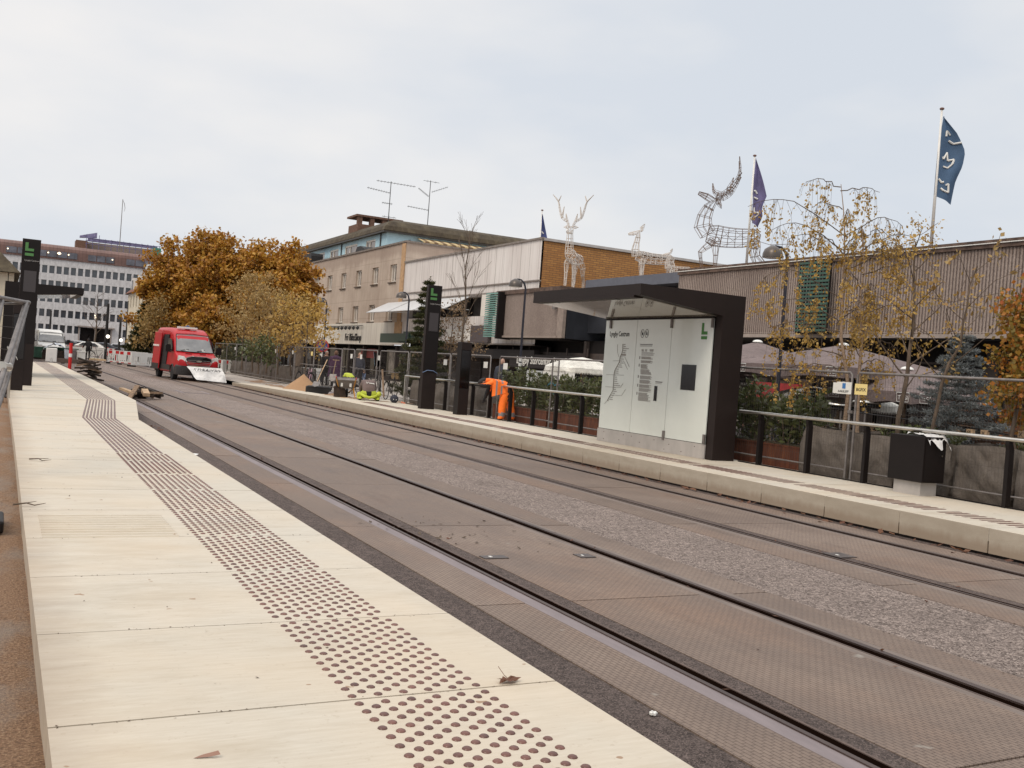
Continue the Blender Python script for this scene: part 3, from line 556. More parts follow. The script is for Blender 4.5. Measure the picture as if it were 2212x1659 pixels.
railing(12.28,18.25,31.4,[18.9,19.9,21.12,22.3,23.6,24.85,26.0,26.9,28.0,30.1],1,'steel handrail on black posts at the back of the far platform, left of the shelter',31.4)
railing(.2,23.6,35.8,[24.8,26,27.3,28.6,30,31.3,32.6,34],-1,'steel handrail behind the pylon on the near platform',23.6)
# white tie hanging from the rail
b=MB(); b.tube([(12.3,8.25,1.27),(12.26,8.2,1.24),(12.24,8.18,1.15),(12.24,8.19,1.05)],[.012,.012,.01,.008],5); tag(b.build('cable_tie',m_sign),'white strip of tape knotted round the handrail near the right edge','tape')
# control cabinet
e=empty('control_cabinet',(12.08,10.3,.29),0,'black control cabinet on a concrete foot at the back of the far platform','cabinet')
b=MB(); b.box(-.13,.21,-.45,.03,0,.2); b.build('foot',m_plate,e)
b=MB(); b.box(-.2,.27,-.52,.1,.2,.87); bevel(b.build('cabinet_body',m_black,e),.006)
b=MB(); b.box(-.17,.24,-.528,-.521,.23,.84); b.cyl((.18,-.54,.6),(.18,-.525,.6),.012,n=8,m=1); b.build('door',[m_black,m_steel],e)
b=MB(); nn=12
random.seed(2)
for i in range(nn+1):
    for j in range(7):
        x=-.12+.44*i/nn; y=-.53+.42*j/6+.05*math.sin(i*.9); dz=.012+.07*abs(noise.noise(Vector((x*9,y*9,2)))); dr=max(0,-.44-y*1.0)*2.5; b.v.append((x-(.05 if x>.3 else 0)-.02,y-.05,.87+dz-dr*.6))
for i in range(nn):
    for j in range(6): a=i*7+j; b.f.append((a,a+7,a+8,a+1)); b.m.append(0)
o=b.build('rag',MT['sack_white'],smooth=True,loc=(12.08,10.3,.292)); tag(o,'white cloth lying on top of the black control cabinet','cloth')
# rubber fence foot and leaning fence at the left edge
e=empty('fence_foot',(-.28,8.55,.15),0,'black rubber fence foot on the sand beside the near platform','fence foot')
b=MB(); b.box(-.5,.38,-.28,.2,.0,.1); bevel(b.build('rubber_block',m_black,e),.02,2); b=MB(); b.box(-.5,.3,-.2,.1,.1,.13); bevel(b.build('top_ridge',m_black,e),.012)
def wires(b,w,h,nx,nz,r,z0=.12):
    for i in range(1,nx): x=w*i/nx; b.tube([(x,0,z0),(x,0,h)],r,3,cap=False)
    for k in range(nz): z=z0+(h-z0)*k/(nz-1 if nz>1 else 1); b.tube([(0,0,z),(w,0,z)],r*1.1,3,cap=False)
def fence(p0,p1,top,label,fine=1.,sign=None,foot=True,lean=0.,name='mesh_fence',plates=True):
    p0=Vector(p0);p1=Vector(p1); d=p1-p0; w=math.hypot(d.x,d.y); rz=math.atan2(d.y,d.x); h=top-p0.z
    e=empty(name,p0,rz,label,'fence panel','wire mesh fence panels behind the far platform' if name=='mesh_fence' and fine!=2 else None); e.rotation_euler=(lean,0,rz)
    b=MB(); b.tube([(.03,0,0),(.03,0,h-.04),(.07,0,h),(w-.07,0,h),(w-.03,0,h-.04),(w-.03,0,0)],.021,8); b.tube([(.03,0,.16),(w-.03,0,.16)],.016,6); b.build('frame',m_galv,e,smooth=True,auto=50)
    b=MB(); wires(b,w,h,int(w/.055*(1 if fine>=1 else .5)),9,.0017 if fine>=1 else .0022); b.build('wire_mesh',m_wire,e)
    if foot: b=MB(); b.box(-.12,.12,-.16,.36,-.02,.1); bevel(b.build('foot',m_black,e),.015)
    if fine>=1: b=MB(); b.box(-.05,.05,-.03,.03,h*.62,h*.62+.05); b.build('clamp',m_galv,e)
    if sign: b=MB(); b.box(sign[0]-.13,sign[0]+.13,.022,.028,h-.36,h-.18,0); b.build('sign_plate',sign[1],e); 
    if sign and len(sign)>2: text(sign[2],.075,m_ink,(sign[0]+.11,.03,h-.3),(-1,0,0),(0,0,1),parent=e,ext=.001) if False else text(sign[2],.075,m_ink,(sign[0]+.1,.0295,h-.3),(-1,0,0),(0,0,1),parent=e,ext=.001,bold=.001)
    return e
fj=[4.9,8.35,11.85,15.3,18.7,22.0,25.5,28.43,31.99,34.96,37.9,39.6,43.7,46.95,50.4,53.8,57.5,60.3,63.2,67.]
ords=['first wire fence panel from the right edge of the view','wire fence panel behind the black control cabinet','wire fence panel hidden partly by the right end of the shelter','wire fence panel behind the shelter','wire fence panel between the shelter and the leaning posts','wire fence panel in front of the laurel planters','wire fence panel behind the orange worker and ticket pillar','wire fence panel between the ticket pillar and the black pylon','wire fence panel left of the black pylon','slanted wire fence panel beside the kneeling worker','wire fence panel behind the wheelbarrow','narrow wire fence panel behind the woman in purple','wire fence panel right of the sand heap','wire fence panel above the sand heap','wire fence panel left of the sand heap, second from it','third wire fence panel left of the sand heap','fourth wire fence panel left of the sand heap','fifth wire fence panel left of the sand heap','farthest but one wire fence panel, close to the red van','farthest wire fence panel, right behind the red van']
random.seed(6)
for k,(a,c) in enumerate(zip(fj[:-1],fj[1:])):
    x=12.6; 
    sg=None
    if k==1: sg=None
    sgs={1:(3.3,m_yel,'BGFIX'),2:(.28,m_sign),5:(3.0,m_sign),6:(.3,m_sign),7:(.35,m_sign),8:(3.0,m_sign),9:(2.,m_sign),10:(.3,m_sign),12:(.3,m_yel),13:(.3,m_sign),14:(.3,m_sign),15:(.3,m_sign),16:(.3,m_sign),17:(.3,m_sign)}
    x=12.6 if k!=5 else 12.84; fence((x+random.uniform(-.03,.03)+(.0 if k!=9 else -.1),a+.03,.27),(x+(.0),c-.03,.27),2.06,ords[k],1 if a<36 else .5,sgs.get(k),foot=False)
# leaning end frame at the left edge of the view
P=[at(58.6,651,Y=12.4),at(-6,850,Y=10.4)]
e=empty('mesh_fence',(-1.1,10.4,.17),0,'wire fence panel leaning over beside the near platform at the left edge','fence panel')
def ql(px,py,Y): v=at(px,py,Y=Y); return (v.x+1.1,v.y-10.4,v.z-.17)
b=MB(); b.tube([ql(56,655,12.2),ql(-4,838,10.6),ql(-20,888,10.2)],.026,10); b.tube([ql(60,653,12.4),ql(12,830,11.0),ql(-14,905,10.4)],.026,10); b.tube([ql(-4,642,11.2),ql(54,653,12.2),ql(62,654,12.4)],.024,10); b.tube([ql(-6,700,10.9),ql(4,650,11.3)],.024,8); b.tube([ql(4,656,11.5),ql(50,655,12.3)],.012,8)
b.build('frame',m_galv,e,smooth=True,auto=50)
b=MB()
for k in range(7): b.tube([ql(-5,680+k*24,11.2),ql(46-k*8,684+k*24,12.)],.0022,4)
b.build('wire_mesh',m_wire,e)
b=MB(); v=ql(17,793,11.1); w_=ql(3,791,10.9); b.tube([w_,v],.05,10); b.build('clamp',m_steel,e)
b=MB(); q=at(28,760,Y=23.5); b.tube([(.2,23.55,1.24),(.28,23.5,1.22),(.33,23.5,1.12)],.006,5); tag(b.build('cable_tie',m_sign),'thin white tie sticking out from the end of the near railing','tape')
# narrow brown board by the near railing
b=MB(); b.ext([(.02,24.,.15),(.13,24.,.15),(.09,24.,.5),(.02,24.,.78)],(0,.03,0)); tag(b.build('board',m_wood),'brown board standing behind the end of the near railing','board')
# red and white marker post, timber, white foot block
e=empty('marker_post',(3.0,53.5,0),0,'red and white marker post standing in the road beside the near platform','marker post')
v=at(150,799,z=0); e.location=(v.x,v.y,0)
b=MB(); b.tube([(0,0,0),(0,0,1.42)],.085,12,0); b.build('tube',m_red,e,smooth=True,auto=50); b=MB(); b.tube([(0,0,.68),(0,0,.86)],.0875,12); b.build('reflective_band',m_sign,e)
def timbers(x,y,n,label,rz,seed,hi=.5,l=1.5):
    random.seed(seed); e=empty('timber_pile',(x,y,0),rz,label,'timber pile')
    for k in range(n):
        z=.05+k*hi/n; a=random.uniform(-1.2,1.2) if k>1 else random.uniform(-.2,.2); L_=random.uniform(.6,1.)*l; c=Vector((random.uniform(-.25,.25),random.uniform(-.3,.3),z)); u=Vector((math.cos(a),math.sin(a),random.uniform(-.3,.3)))*L_/2; w_=Vector((-math.sin(a),math.cos(a),0))*.07; t=Vector((0,0,.045))
        b=MB(); b.prism([c-u-w_-t,c+u-w_-t,c+u+w_-t,c-u+w_-t],[c-u-w_+t*.6,c+u-w_+t*.6,c+u+w_+t*.6,c-u+w_+t*.6]); b.build('plank',m_woodd if k%4 else m_wood,e)
    return e
v=at(193,822,z=0); timbers(v.x,v.y,15,'dark pile of broken timber in the road beside the near platform',.2,4,.8,.95)
b=MB(); b.box(-.3,.3,-.1,.1,0,.07); b.box(-.25,.25,-.095,.095,.07,.074,1); o=b.build('pale_board',[m_woodl,m_yel],loc=(v.x+.25,v.y-.1,.84),rz=.1); tag(o,'pale yellow board lying on top of the dark timber pile','board')
v=at(310,862,z=0); timbers(v.x+.1,v.y+.3,12,'low pile of dark wood scraps in the road where the near platform steps out',.1,9,.24,.72)
def stick(p,q,w,t,mt,label,name='board'):
    p=Vector(p);q=Vector(q);d=(q-p).normalized();u=d.cross(Vector((0,0,1))).normalized()*w;n_=u.cross(d).normalized()*t; b=MB(); b.prism([p-u-n_,q-u-n_,q+u-n_,p+u-n_],[p-u+n_,q-u+n_,q+u+n_,p+u+n_]); o=b.build(name,mt); return tag(o,label,'board') if label else o
stick(at(276,866,Y=30.2),at(297,833,Y=30.6),.07,.02,m_wood,'grey plank leaning up across the low wood pile')
stick(at(262,839,Y=31),at(291,850,Y=30.4),.07,.03,m_woodl,'pale plank lying across the low wood pile under the grey one')
stick(at(312,843,Y=30.9),at(317,853,Y=30.4),.09,.05,m_woodl,'short pale block end on the low wood pile')
# ---------------- buildings ----------------
def wall(b,fn,u0,u1,z0,z1,holes,depth,m=0):
    """solid wall slab with real openings. fn(u,z,d) -> point, d = distance into the building"""
    us=sorted({u0,u1,*[h[0] for h in holes],*[h[1] for h in holes]}); us=[u for u in us if u0<=u<=u1]
    zs=sorted({z0,z1,*[h[2] for h in holes],*[h[3] for h in holes]}); zs=[z for z in zs if z0<=z<=z1]
    for a,c in zip(us[:-1],us[1:]):
        for e_,f_ in zip(zs[:-1],zs[1:]):
            mu,mz=(a+c)/2,(e_+f_)/2
            if any(h[0]<mu<h[1] and h[2]<mz<h[3] for h in holes): continue
            b.poly([fn(a,e_,0),fn(c,e_,0),fn(c,f_,0),fn(a,f_,0)],m)
    for h in holes:
        a,c,e_,f_=h
        for p,q in (((a,e_),(c,e_)),((c,e_),(c,f_)),((c,f_),(a,f_)),((a,f_),(a,e_))): b.poly([fn(*p,0),fn(*q,0),fn(*q,depth),fn(*p,depth)],m)
def fX(X): return lambda u,z,d:(X+d,u,z)
def fYn(Y): return lambda u,z,d:(u,Y+d,z)
def window(parent,fn,h,depth,mats,mull=1,fw=.07,sill=True,name='window',pane='pane',curt=False):
    a,c,e_,f_=h; b=MB()
    def bx(u0,u1,z0,z1,d0,d1,m=0):
        b.prism([fn(u0,z0,d0),fn(u1,z0,d0),fn(u1,z1,d0),fn(u0,z1,d0)],[fn(u0,z0,d1),fn(u1,z0,d1),fn(u1,z1,d1),fn(u0,z1,d1)],m)
    d=depth
    bx(a,a+fw,e_,f_,d-.07,d+.02);bx(c-fw,c,e_,f_,d-.07,d+.02);bx(a+fw,c-fw,e_,e_+fw,d-.07,d+.02);bx(a+fw,c-fw,f_-fw,f_,d-.07,d+.02)
    for k in range(mull): u=a+(c-a)*(k+1)/(mull+1)+(0 if mull>1 else .12*(c-a)); bx(u-fw*.6,u+fw*.6,e_+fw,f_-fw,d-.065,d+.02)
    w=b.build(name,mats[0],parent)
    b=MB(); b.poly([fn(a,e_,d),fn(c,e_,d),fn(c,f_,d),fn(a,f_,d)]); b.build(pane,mats[1],w)
    if curt:
        for u0,u1 in ((a+fw,a+(c-a)*random.uniform(.2,.5)),(a+(c-a)*random.uniform(.72,.85),c-fw)): b=MB(); b.poly([fn(u0,e_+.1,d-.01),fn(u1,e_+.1,d-.01),fn(u1,f_-fw,d-.01),fn(u0,f_-fw,d-.01)]); b.build('curtain',mat('curtain',(.3,.25,.21),.8,var=.3,vs=5),w)
    if sill: b=MB(); bx(a-.08,c+.08,e_-.1,e_-.01,-.12,d-.1); b.build('sill',mats[2],w)
    return w
random.seed(11)
m_wf=mat('window_frame_white',(.66,.62,.56),.5); m_df=mat('dark_frame',(.03,.025,.022),.5); m_sill=mat('stained_sill',(.12,.09,.07),.9)
# --- tan building with light blue penthouse ---
T=empty('apartment_building',(28,73.4,0),0,'stained beige apartment block with a light blue penthouse storey under a mossy roof','building'); off=Vector((28,73.4,0))
def child_abs(o,par): o.parent=par; o.matrix_parent_inverse=Matrix.Translation(par.location).inverted(); return o
def B(b,name,mt,par,**k):
    o=b.build(name,mt,None,**k); 
    if par.parent is None: child_abs(o,par)
    else: o.parent=par
    return o
Ya,Yb=73.4,124.
holes=[]
for k in range(11):
    y=75.25+4.38*k; holes.append((y,y+1.55,8.22,9.66)); holes.append((y+.25-.1*0,y+1.8,5.02,6.46))
b=MB(); wall(b,fX(28.),Ya,Yb,4.75,11.25,holes,.26)
b.box(28,29.5,Yb,Yb+.02,0,11.2)
wall(b,fYn(Ya),28,46,4.75,11.25,[],.2); b.poly([(28,Ya,11.2),(46,Ya,11.2),(46,Yb,11.2),(28,Yb,11.2)])
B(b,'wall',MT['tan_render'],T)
b=MB(); b.box(27.9,28.3,Ya-.1,Yb,11.25,11.4); b.box(28.3,46,Ya-.1,Ya+.25,11.25,11.4); B(b,'parapet_cap',mat('parapet',(.17,.14,.12),.8,var=.3),T)
b=MB(); b.box(27.9,27.995,Ya+1.2,112,3.1,4.9); b.box(27.85,27.995,Ya+1.2,112,3.03,3.1); B(b,'shop_fascia',MT['cream_cladding'],T)
b=MB(); b.box(27.9,27.995,Ya-.3,Ya+1.2,3.1,4.9); b.box(27.93,27.99,73.45,74.2,4.9,11.2) ; B(b,'corner_strip',mat('ochre_strip',(.45,.28,.15),.8,var=.2),T)
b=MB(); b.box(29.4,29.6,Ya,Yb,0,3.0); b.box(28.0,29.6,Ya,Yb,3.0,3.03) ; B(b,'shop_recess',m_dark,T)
for k in range(16):
    y=74.6+2.7*k; b=MB(); b.box(28.35,28.4,y,y+2.4,.5,2.7); B(b,'shop_window',m_glass,T)
b=MB(); 
for k in range(12): b.box(28.0,28.3,74.0+4.*k,74.25+4.*k,0,3.0)
b.box(28.0,28.3,Ya,Yb,0,.5); B(b,'shop_pier',m_dark2,T)
b=MB(); b.box(28.3,28.34,79.5,83.5,1.9,2.7); B(b,'red_poster',mat('dull_red',(.2,.02,.015),.7,var=.2),T)
b=MB(); b.box(28.3,28.34,73.7,76.3,.7,2.6); B(b,'window_display',mat('display_grey',(.16,.14,.12),.5,var=.8,vs=2),T)
for h in holes: window_o=window(T,lambda u,z,d:(u and (28.+d-28,u-73.4,z)),h,.25,[m_wf,m_win,m_sill],1,fw=.12,curt=True)
t=text('Fri BikeShop',.92,m_ink,(27.88,87.1,3.35),*WX,ext=.03,sx=.9,bold=.004,space=1.08); child_abs(t,T)
b=MB(); b.box(27.72,27.76,82.,91.6,4.62,4.68)
for k in range(9):
    y=82.2+k*1.12; b.tube([(27.99,y,4.65),(27.6,y,4.66),(27.4,y,4.5)],.02,5)
    b.cyl((27.45,y,4.52),(27.3,y,4.36),.11,.16,8)
B(b,'sign_lamps',m_ink,T)
b=MB(); b.box(27.85,27.99,71.2,77.6,3.25,4.0); g_=B(b,'shop_sign',mat('shop_green',(.02,.05,.035),.4),T)
b=MB(); b.box(27.84,27.99,71.2,77.6,3.12,3.24); B(b,'shop_sign_edge',m_wf,T)
t=text('JYSKE',.6,m_sign,(27.83,74.4,3.42),*WX,ext=.01,sx=.8,bold=.01) if False else None
# penthouse
XP=31.
hol=[(89.6,92.4,11.5,13.3),(95.0,99.,11.5,13.3),(101.2,104.2,11.5,13.25),(106.2,108.8,12.3,13.25),(110.1,112.8,11.4,13.2),(115.5,118.4,11.4,13.2)]
b=MB(); wall(b,fX(XP),86.6,124,11.2,13.7,hol,.15); wall(b,fYn(86.6),XP,62,11.2,13.7,[],.15)
B(b,'penthouse_wall',mat('light_blue_render',(.4,.58,.66),.8,var=.08,vs=1),T)
for h in hol: window(T,lambda u,z,d:(XP+d-28,u-73.4,z),h,.12,[m_wf,m_win,m_wf],1,fw=.16,sill=False)
b=MB()
def rp(o,z): return [(XP-o,86.6-o,z),(62+o,86.6-o,z),(62+o,124,z),(XP-o,124,z)]
pr_=[(.35,13.66),(.42,13.85),(.25,14.25),(-.3,14.75),(-1.1,15.05),(-2.,15.12)]
b.loft([rp(*q) for q in pr_]); B(b,'mossy_roof',MT['mossy_roof'],T)
b=MB(); b.box(XP-.5,62.5,86.1,86.25,13.62,13.74); b.box(XP-.5,XP-.35,86.25,124,13.62,13.74); 
for y in (88.,100.,112.): b.cyl((XP-.08,y,11.2),(XP-.08,y,13.65),.06,n=6)
B(b,'gutter',m_df,T)
b=MB(); b.loft([[(34.,86.45,13.45),(50.8,86.45,13.45),(50.8,84.9,13.0),(34.,84.9,13.0)],[(34.,86.5,13.5),(50.8,86.5,13.5),(50.8,84.9,13.06),(34,84.9,13.06)]])
g=NG('striped_awning',.9); x,y,z_=g.xyz(); g.color(g.mix(g.ramp(g.math('FRACT',g.math('DIVIDE',x,.9)),[(.45,0.),(.5,1.)]),(.16,.1,.05),(.5,.38,.2)))
b.poly([(34,84.88,13.05),(50.8,84.88,13.05),(50.8,84.88,12.6),(34,84.88,12.6)])
B(b,'awning',MT['striped_awning'],T)
b=MB(); b.box(XP+23,XP+28,86.45,86.55,11.9,12.9); B(b,'end_window',m_wf,T)
# terrace rail and covered things
b=MB()
for y in [74+1.6*k for k in range(30)]: b.cyl((28.5,y,11.25),(28.5,y,11.55),.025,n=5)
b.tube([(28.5,74,11.55),(28.5,122,11.55)],.025,5); B(b,'terrace_rail',m_df,T)
for (y0,y1,z1,lab,nm) in ((104,107.6,12.75,'black covered swing seat on the roof terrace, by the middle windows of the penthouse','covered_swing'),(86.2,89.6,12.25,'black covered barbecue on the roof terrace near the penthouse corner','covered_barbecue')):
    if nm=='covered_swing': q=[(28.9,y0,11.22),(28.9,y1,11.22),(28.9,y1,z1-.1),(28.9,y1-.3,z1+.05),(28.9,y0+.1,z1),(28.9,y0,z1-.3)]
    else: q=[(28.9,y0,11.22),(28.9,y1,11.22),(28.9,y1-.6,11.8),(28.9,y1-1.,12.2),(28.9,y0+1.4,12.2),(28.9,y0+.4,11.9)]
    b=MB(); b.ext(q,(1.3,0,0)); o=b.build(nm,m_ink); fixn(o); tag(o,lab,'furniture')
b=MB(); b.box(38.5,41.,92.5,96.5,14.9,15.1); 
for x_,y_ in ((38.6,92.6),(40.7,92.6),(38.6,96.2),(40.7,96.2),(39.7,92.6)): b.box(x_,x_+.3,y_,y_+.3,14.2,16.2)
b.box(38.6,41.,92.8,96.,14.5,15.6,0); b.box(38.4,41.2,92.4,96.7,16.2,16.35)
p0=at(819,470,Y=96); b2=MB(); w=1.2; b2.box(p0.x-2.2,p0.x+2.4,96,99,14.2,p0.z-.9); 
for dx in (-2.2,-.9,.4,1.9): b2.box(p0.x+dx,p0.x+dx+.45,96,96.5,p0.z-.9,p0.z-.15)
b2.box(p0.x-2.4,p0.x+2.6,95.9,99.1,p0.z-.15,p0.z+.05); B(b2,'chimney',mat('brick_dark',(.14,.075,.05),.9,var=.3,vs=4),T)
# antennas
def antenna(px,py0,py1,Y,label,arms):
    a=at(px,py0,Y=Y); c=at(px+(py0-py1)*.0745,py1,Y=Y); e=empty('roof_antenna',a,0,label,'antenna'); h=c.z-a.z
    b=MB(); b.tube([(0,0,-.6),(0,0,h)],[.045,.035],6); b.build('mast',m_df,e)
    for z,x0,x1,slope,n in arms:
        b=MB(); b.tube([(x0,0,z*h+slope),(x1,0,z*h-slope)],.02,4)
        for k in range(n): t=(k+.5)/n; x=x0+(x1-x0)*t; zz=z*h+slope-2*slope*t; b.tube([(x,-.3,zz),(x,.3,zz)],.01,4); b.tube([(x,0,zz-.12),(x,0,zz+.12)],.01,4)
        b.build('arm',m_df,e)
    return e
antenna(838,488,392,92,'tall roof antenna beside the chimney, with long level arms',[(.97,-1.5,2.6,-.0,12),(.76,-2.4,0,.1,9),(.5,-.8,.3,0,5),(.2,-.7,.8,.0,3)])
antenna(922,505,390,96,'tall roof antenna further right, with arms angled up to the right',[(.86,.2,2.,-.4,9),(.76,-1.3,-.1,.35,8),(.45,-2.4,0,0.05,8),(.98,-.8,1.,0,2)])
# --- white clad building ---
Wb=empty('office_building',(28,51.,0),0,'white metal clad building with white awnings between the beige block and the brick wall','building')
b=MB(); hw=[(52.2,72.3,5.15,6.5)]
wall(b,fX(28.),51.1,73.35,3.35,9.6,hw,.5); b.poly([(28,51.1,9.6),(44,51.1,9.6),(44,73.35,9.6),(28,73.35,9.6)]); B(b,'wall',MT['white_cladding'],Wb)
b=MB(); b.box(27.9,28.1,51.0,73.35,9.6,9.72); b.box(27.9,28.,51.1,73.3,7.12,7.2); b.box(27.9,28.,51.1,73.3,6.55,6.66); b.box(27.85,28.,51.1,73.3,3.28,3.36); B(b,'trim',mat('trim_grey',(.2,.17,.15),.7,var=.3),Wb)
b=MB(); b.poly([(28.5,52.2,5.15),(28.5,72.3,5.15),(28.5,72.3,6.5),(28.5,52.2,6.5)]); B(b,'window_band',m_glass,Wb)
for k in range(9):
    y=52.6+2.25*k; b=MB(); b.box(28.25,28.45,y,y+.16,5.15,6.5); b.box(28.25,28.45,y+.2,y+2.0,5.15,5.23); b.box(28.2,28.45,y+1.95,y+2.2,5.15,6.5) if k<3 else None; B(b,'window_frame',m_wf if k<3 else m_df,Wb)
m_awn=mat('white_awning',(.5,.5,.5),.6,var=.04,vs=1)
for ya,yb in ((60.4,65.8),(66.1,71.),(71.3,76.4)):
    b=MB(); b.loft([[(27.88,ya,6.48),(27.88,yb,6.48),(26.1,yb,5.52),(26.1,ya,5.52)],[(27.88,ya,6.51),(27.88,yb,6.51),(26.08,yb,5.56),(26.08,ya,5.56)]]); b.tube([(26.1,ya,5.54),(26.1,yb,5.54)],.04,6); b.tube([(27.9,ya+.1,5.6),(26.1,ya+.1,5.5)],.02,4); B(b,'awning',m_awn,Wb)
b=MB(); b.box(27.6,27.88,57.,58.,5.1,6.5); B(b,'white_pier',m_wf,Wb)
b=MB(); b.box(28.9,29.1,51,73.35,0,3.3); b.box(28,29.,51,73.35,3.27,3.3); b.box(28.,28.4,51.1,73.3,2.4,3.0,0); B(b,'shop_recess',m_dark,Wb)
b=MB(); b.box(27.9,27.98,59.,64.,3.5,4.3); B(b,'blank_sign',m_gwhite,Wb)
b=MB(); b.box(27.7,27.85,56.9,59.6,3.38,4.5); B(b,'grey_sign',mat('sign_grey',(.075,.06,.062),.5),Wb)
b=MB(); b.box(28.3,28.34,52,72,.4,2.4); B(b,'shop_glass',m_glass,Wb)
b=MB(); b.box(27.95,28.05,68.5,72.6,3.45,4.15); B(b,'green_sign',MT['shop_green'],Wb)
# green glass louvres at the corner of the white building
b=MB()
for k in range(20): z=3.7+.14*k; b.prism([(26.9,54.3,z),(26.95,54.3,z+.1),(26.95,56.,z+.1),(26.9,56.,z)],[(26.92,54.3,z),(26.97,54.3,z+.1),(26.97,56.,z+.1),(26.92,56.,z)])
b.box(26.98,27.02,55.,55.5,3.7,6.5,1)
e=empty('louvre_screen',(0,0,0),0,'small green glass louvre screen hanging at the left corner of the short ribbed wall','screen'); 
b.build('glass_slats',[mat('green_glass',(.03,.13,.085),.15,spec=.8,var=.25,vs=2),m_galv],e)
b=MB(); b.box(26.9,27.9,54.1,54.28,3.6,6.5); b.build('side_frame',m_black,e)
# --- ochre brick wall block ---
Bk=empty('brick_building',(27.2,51,0),0,'ochre brick building rising behind the white wire deer','building')
p=at(1604.6,574.7,Y=51); b=MB(); b.box(28.12,62,51.,51.09,3.83,9.52); b.box(45,62,51.1,70,3.83,9.52); B(b,'wall',MT['ochre_brick'],Bk)
b=MB(); b.box(28.05,62.1,50.9,51.2,9.525,9.68); B(b,'roof_edge',m_plate,Bk)
# --- ribbed concrete shopping centre ---
Sc=empty('shopping_centre',(28,0,0),0,'long ribbed concrete shopping centre wing on the right with flagpoles on its roof','building')
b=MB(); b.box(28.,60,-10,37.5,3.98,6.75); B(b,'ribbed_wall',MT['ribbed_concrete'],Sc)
b=MB(); b.box(27.93,60,-10,37.55,6.755,7.02); B(b,'roof_edge',mat('roof_edge_dirty',(.1,.065,.05),.9,var=.5,vs=3),Sc)
b=MB(); b.box(27.9,28.2,-10,37.5,3.84,3.975); b.tube([(27.9,-9,4.02),(27.9,37.4,4.02)],.012,4); B(b,'soffit_beam',mat('concrete_beam',(.3,.25,.22),.8,var=.15,vs=4),Sc)
b=MB(); b.tube([(27.9,-10,6.9),(27.9,37.5,6.9)],.02,5); B(b,'roof_cable',m_sign,Sc)
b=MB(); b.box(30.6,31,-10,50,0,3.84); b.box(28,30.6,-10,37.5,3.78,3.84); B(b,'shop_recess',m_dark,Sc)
for y in [-6+5.4*k for k in range(8)]: b=MB(); b.box(28.7,29.15,y,y+.45,.25,3.77); B(b,'column',m_dark2,Sc)
b=MB(); b.box(29.6,29.7,-10,37,2.55,2.95); b.tube([(29.2,-9,3.05),(29.2,37,3.05)],.05,6); B(b,'shop_fascia',mat('fascia_brown',(.05,.036,.03),.6,var=.3),Sc)
for k in range(14):
    y=-8+3.2*k; b=MB(); b.box(29.9,29.95,y,y+2.9,.45,2.5); B(b,'shop_window',m_glass if k%3 else mat('shop_interior',(.1,.06,.035),.3,var=1.2,vs=1.5),Sc)
t=text('MAD   KAFFE',.62,m_sign,(29.4,18.7,2.5),*WX,ext=.02,sx=1.,bold=.014); child_abs(t,Sc)
# louvre screen on the ribbed wall
def screen(ya,yb,label):
    e=empty('louvre_screen',(0,0,0),0,label,'screen'); b=MB()
    for k in range(19): z=4.05+.145*k; b.box(27.5,27.53,ya,yb,z,z+.085)
    b.build('glass_slats',mat('green_glass_dim',(.03,.085,.06),.3,var=.25,vs=2),e)
    b=MB()
    for k in range(11): y=ya+(yb-ya)*k/10; b.box(27.54,27.6,y-.02,y+.02,4.,6.8)
    b.box(27.62,27.9,ya-.05,yb+.05,3.98,4.03); b.build('frame',m_black,e)
pp=at(1722,640,X=27.5); qq=at(1788,640,X=27.5); screen(qq.y,pp.y,'tall green glass louvre screen on the long ribbed wall behind the weeping birch')
screen(16.6,17.9,'green glass louvre screen at the right edge of the view, above the red leaved tree')
# short ribbed wing and its entrance
Sw=empty('entrance_wing',(28,47.5,0),0,'short ribbed concrete wing with the pharmacy beneath it, left of the station shelter','building')
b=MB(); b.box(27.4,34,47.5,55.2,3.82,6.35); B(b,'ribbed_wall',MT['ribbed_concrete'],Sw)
b=MB(); b.box(27.3,34,47.3,55.3,6.355,6.6); B(b,'roof_edge',MT['roof_edge_dirty'],Sw)
b=MB(); b.box(27.3,27.7,47.45,55.2,3.7,3.815); b.box(27.35,27.55,46.9,47.49,3.7,6.3); B(b,'corner_pier',mat('concrete_beam2',(.25,.2,.17),.8,var=.15,vs=4),Sw)
b=MB(); b.box(27.6,34,46.9,47.48,3.7,6.3); b.box(29,34,40,46.9,4.1,6.1); B(b,'dark_cladding',mat('slate_cladding',(.022,.024,.03),.45,var=.3,vs=1),Sw)
b=MB(); b.box(28.6,36,37.6,46.85,6.5,7.02); B(b,'entrance_roof',mat('slate_blue',(.1,.105,.13),.5,var=.1),Sw)
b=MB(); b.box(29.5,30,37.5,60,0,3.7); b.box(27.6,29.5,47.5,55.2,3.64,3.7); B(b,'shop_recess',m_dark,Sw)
b=MB(); b.box(28.6,28.8,38,57,2.55,2.95,0)
for y in [39+2.2*k for k in range(9)]: b.box(28.3,28.36,y,y+.08,2.75,3.2); 
B(b,'shop_fascia',MT['fascia_brown'],Sw)
b=MB(); b.cyl((27.2,47.7,5.3),(27.2,47.7,5.75),.13,n=12); B(b,'wall_lamp',m_galv,Sw)
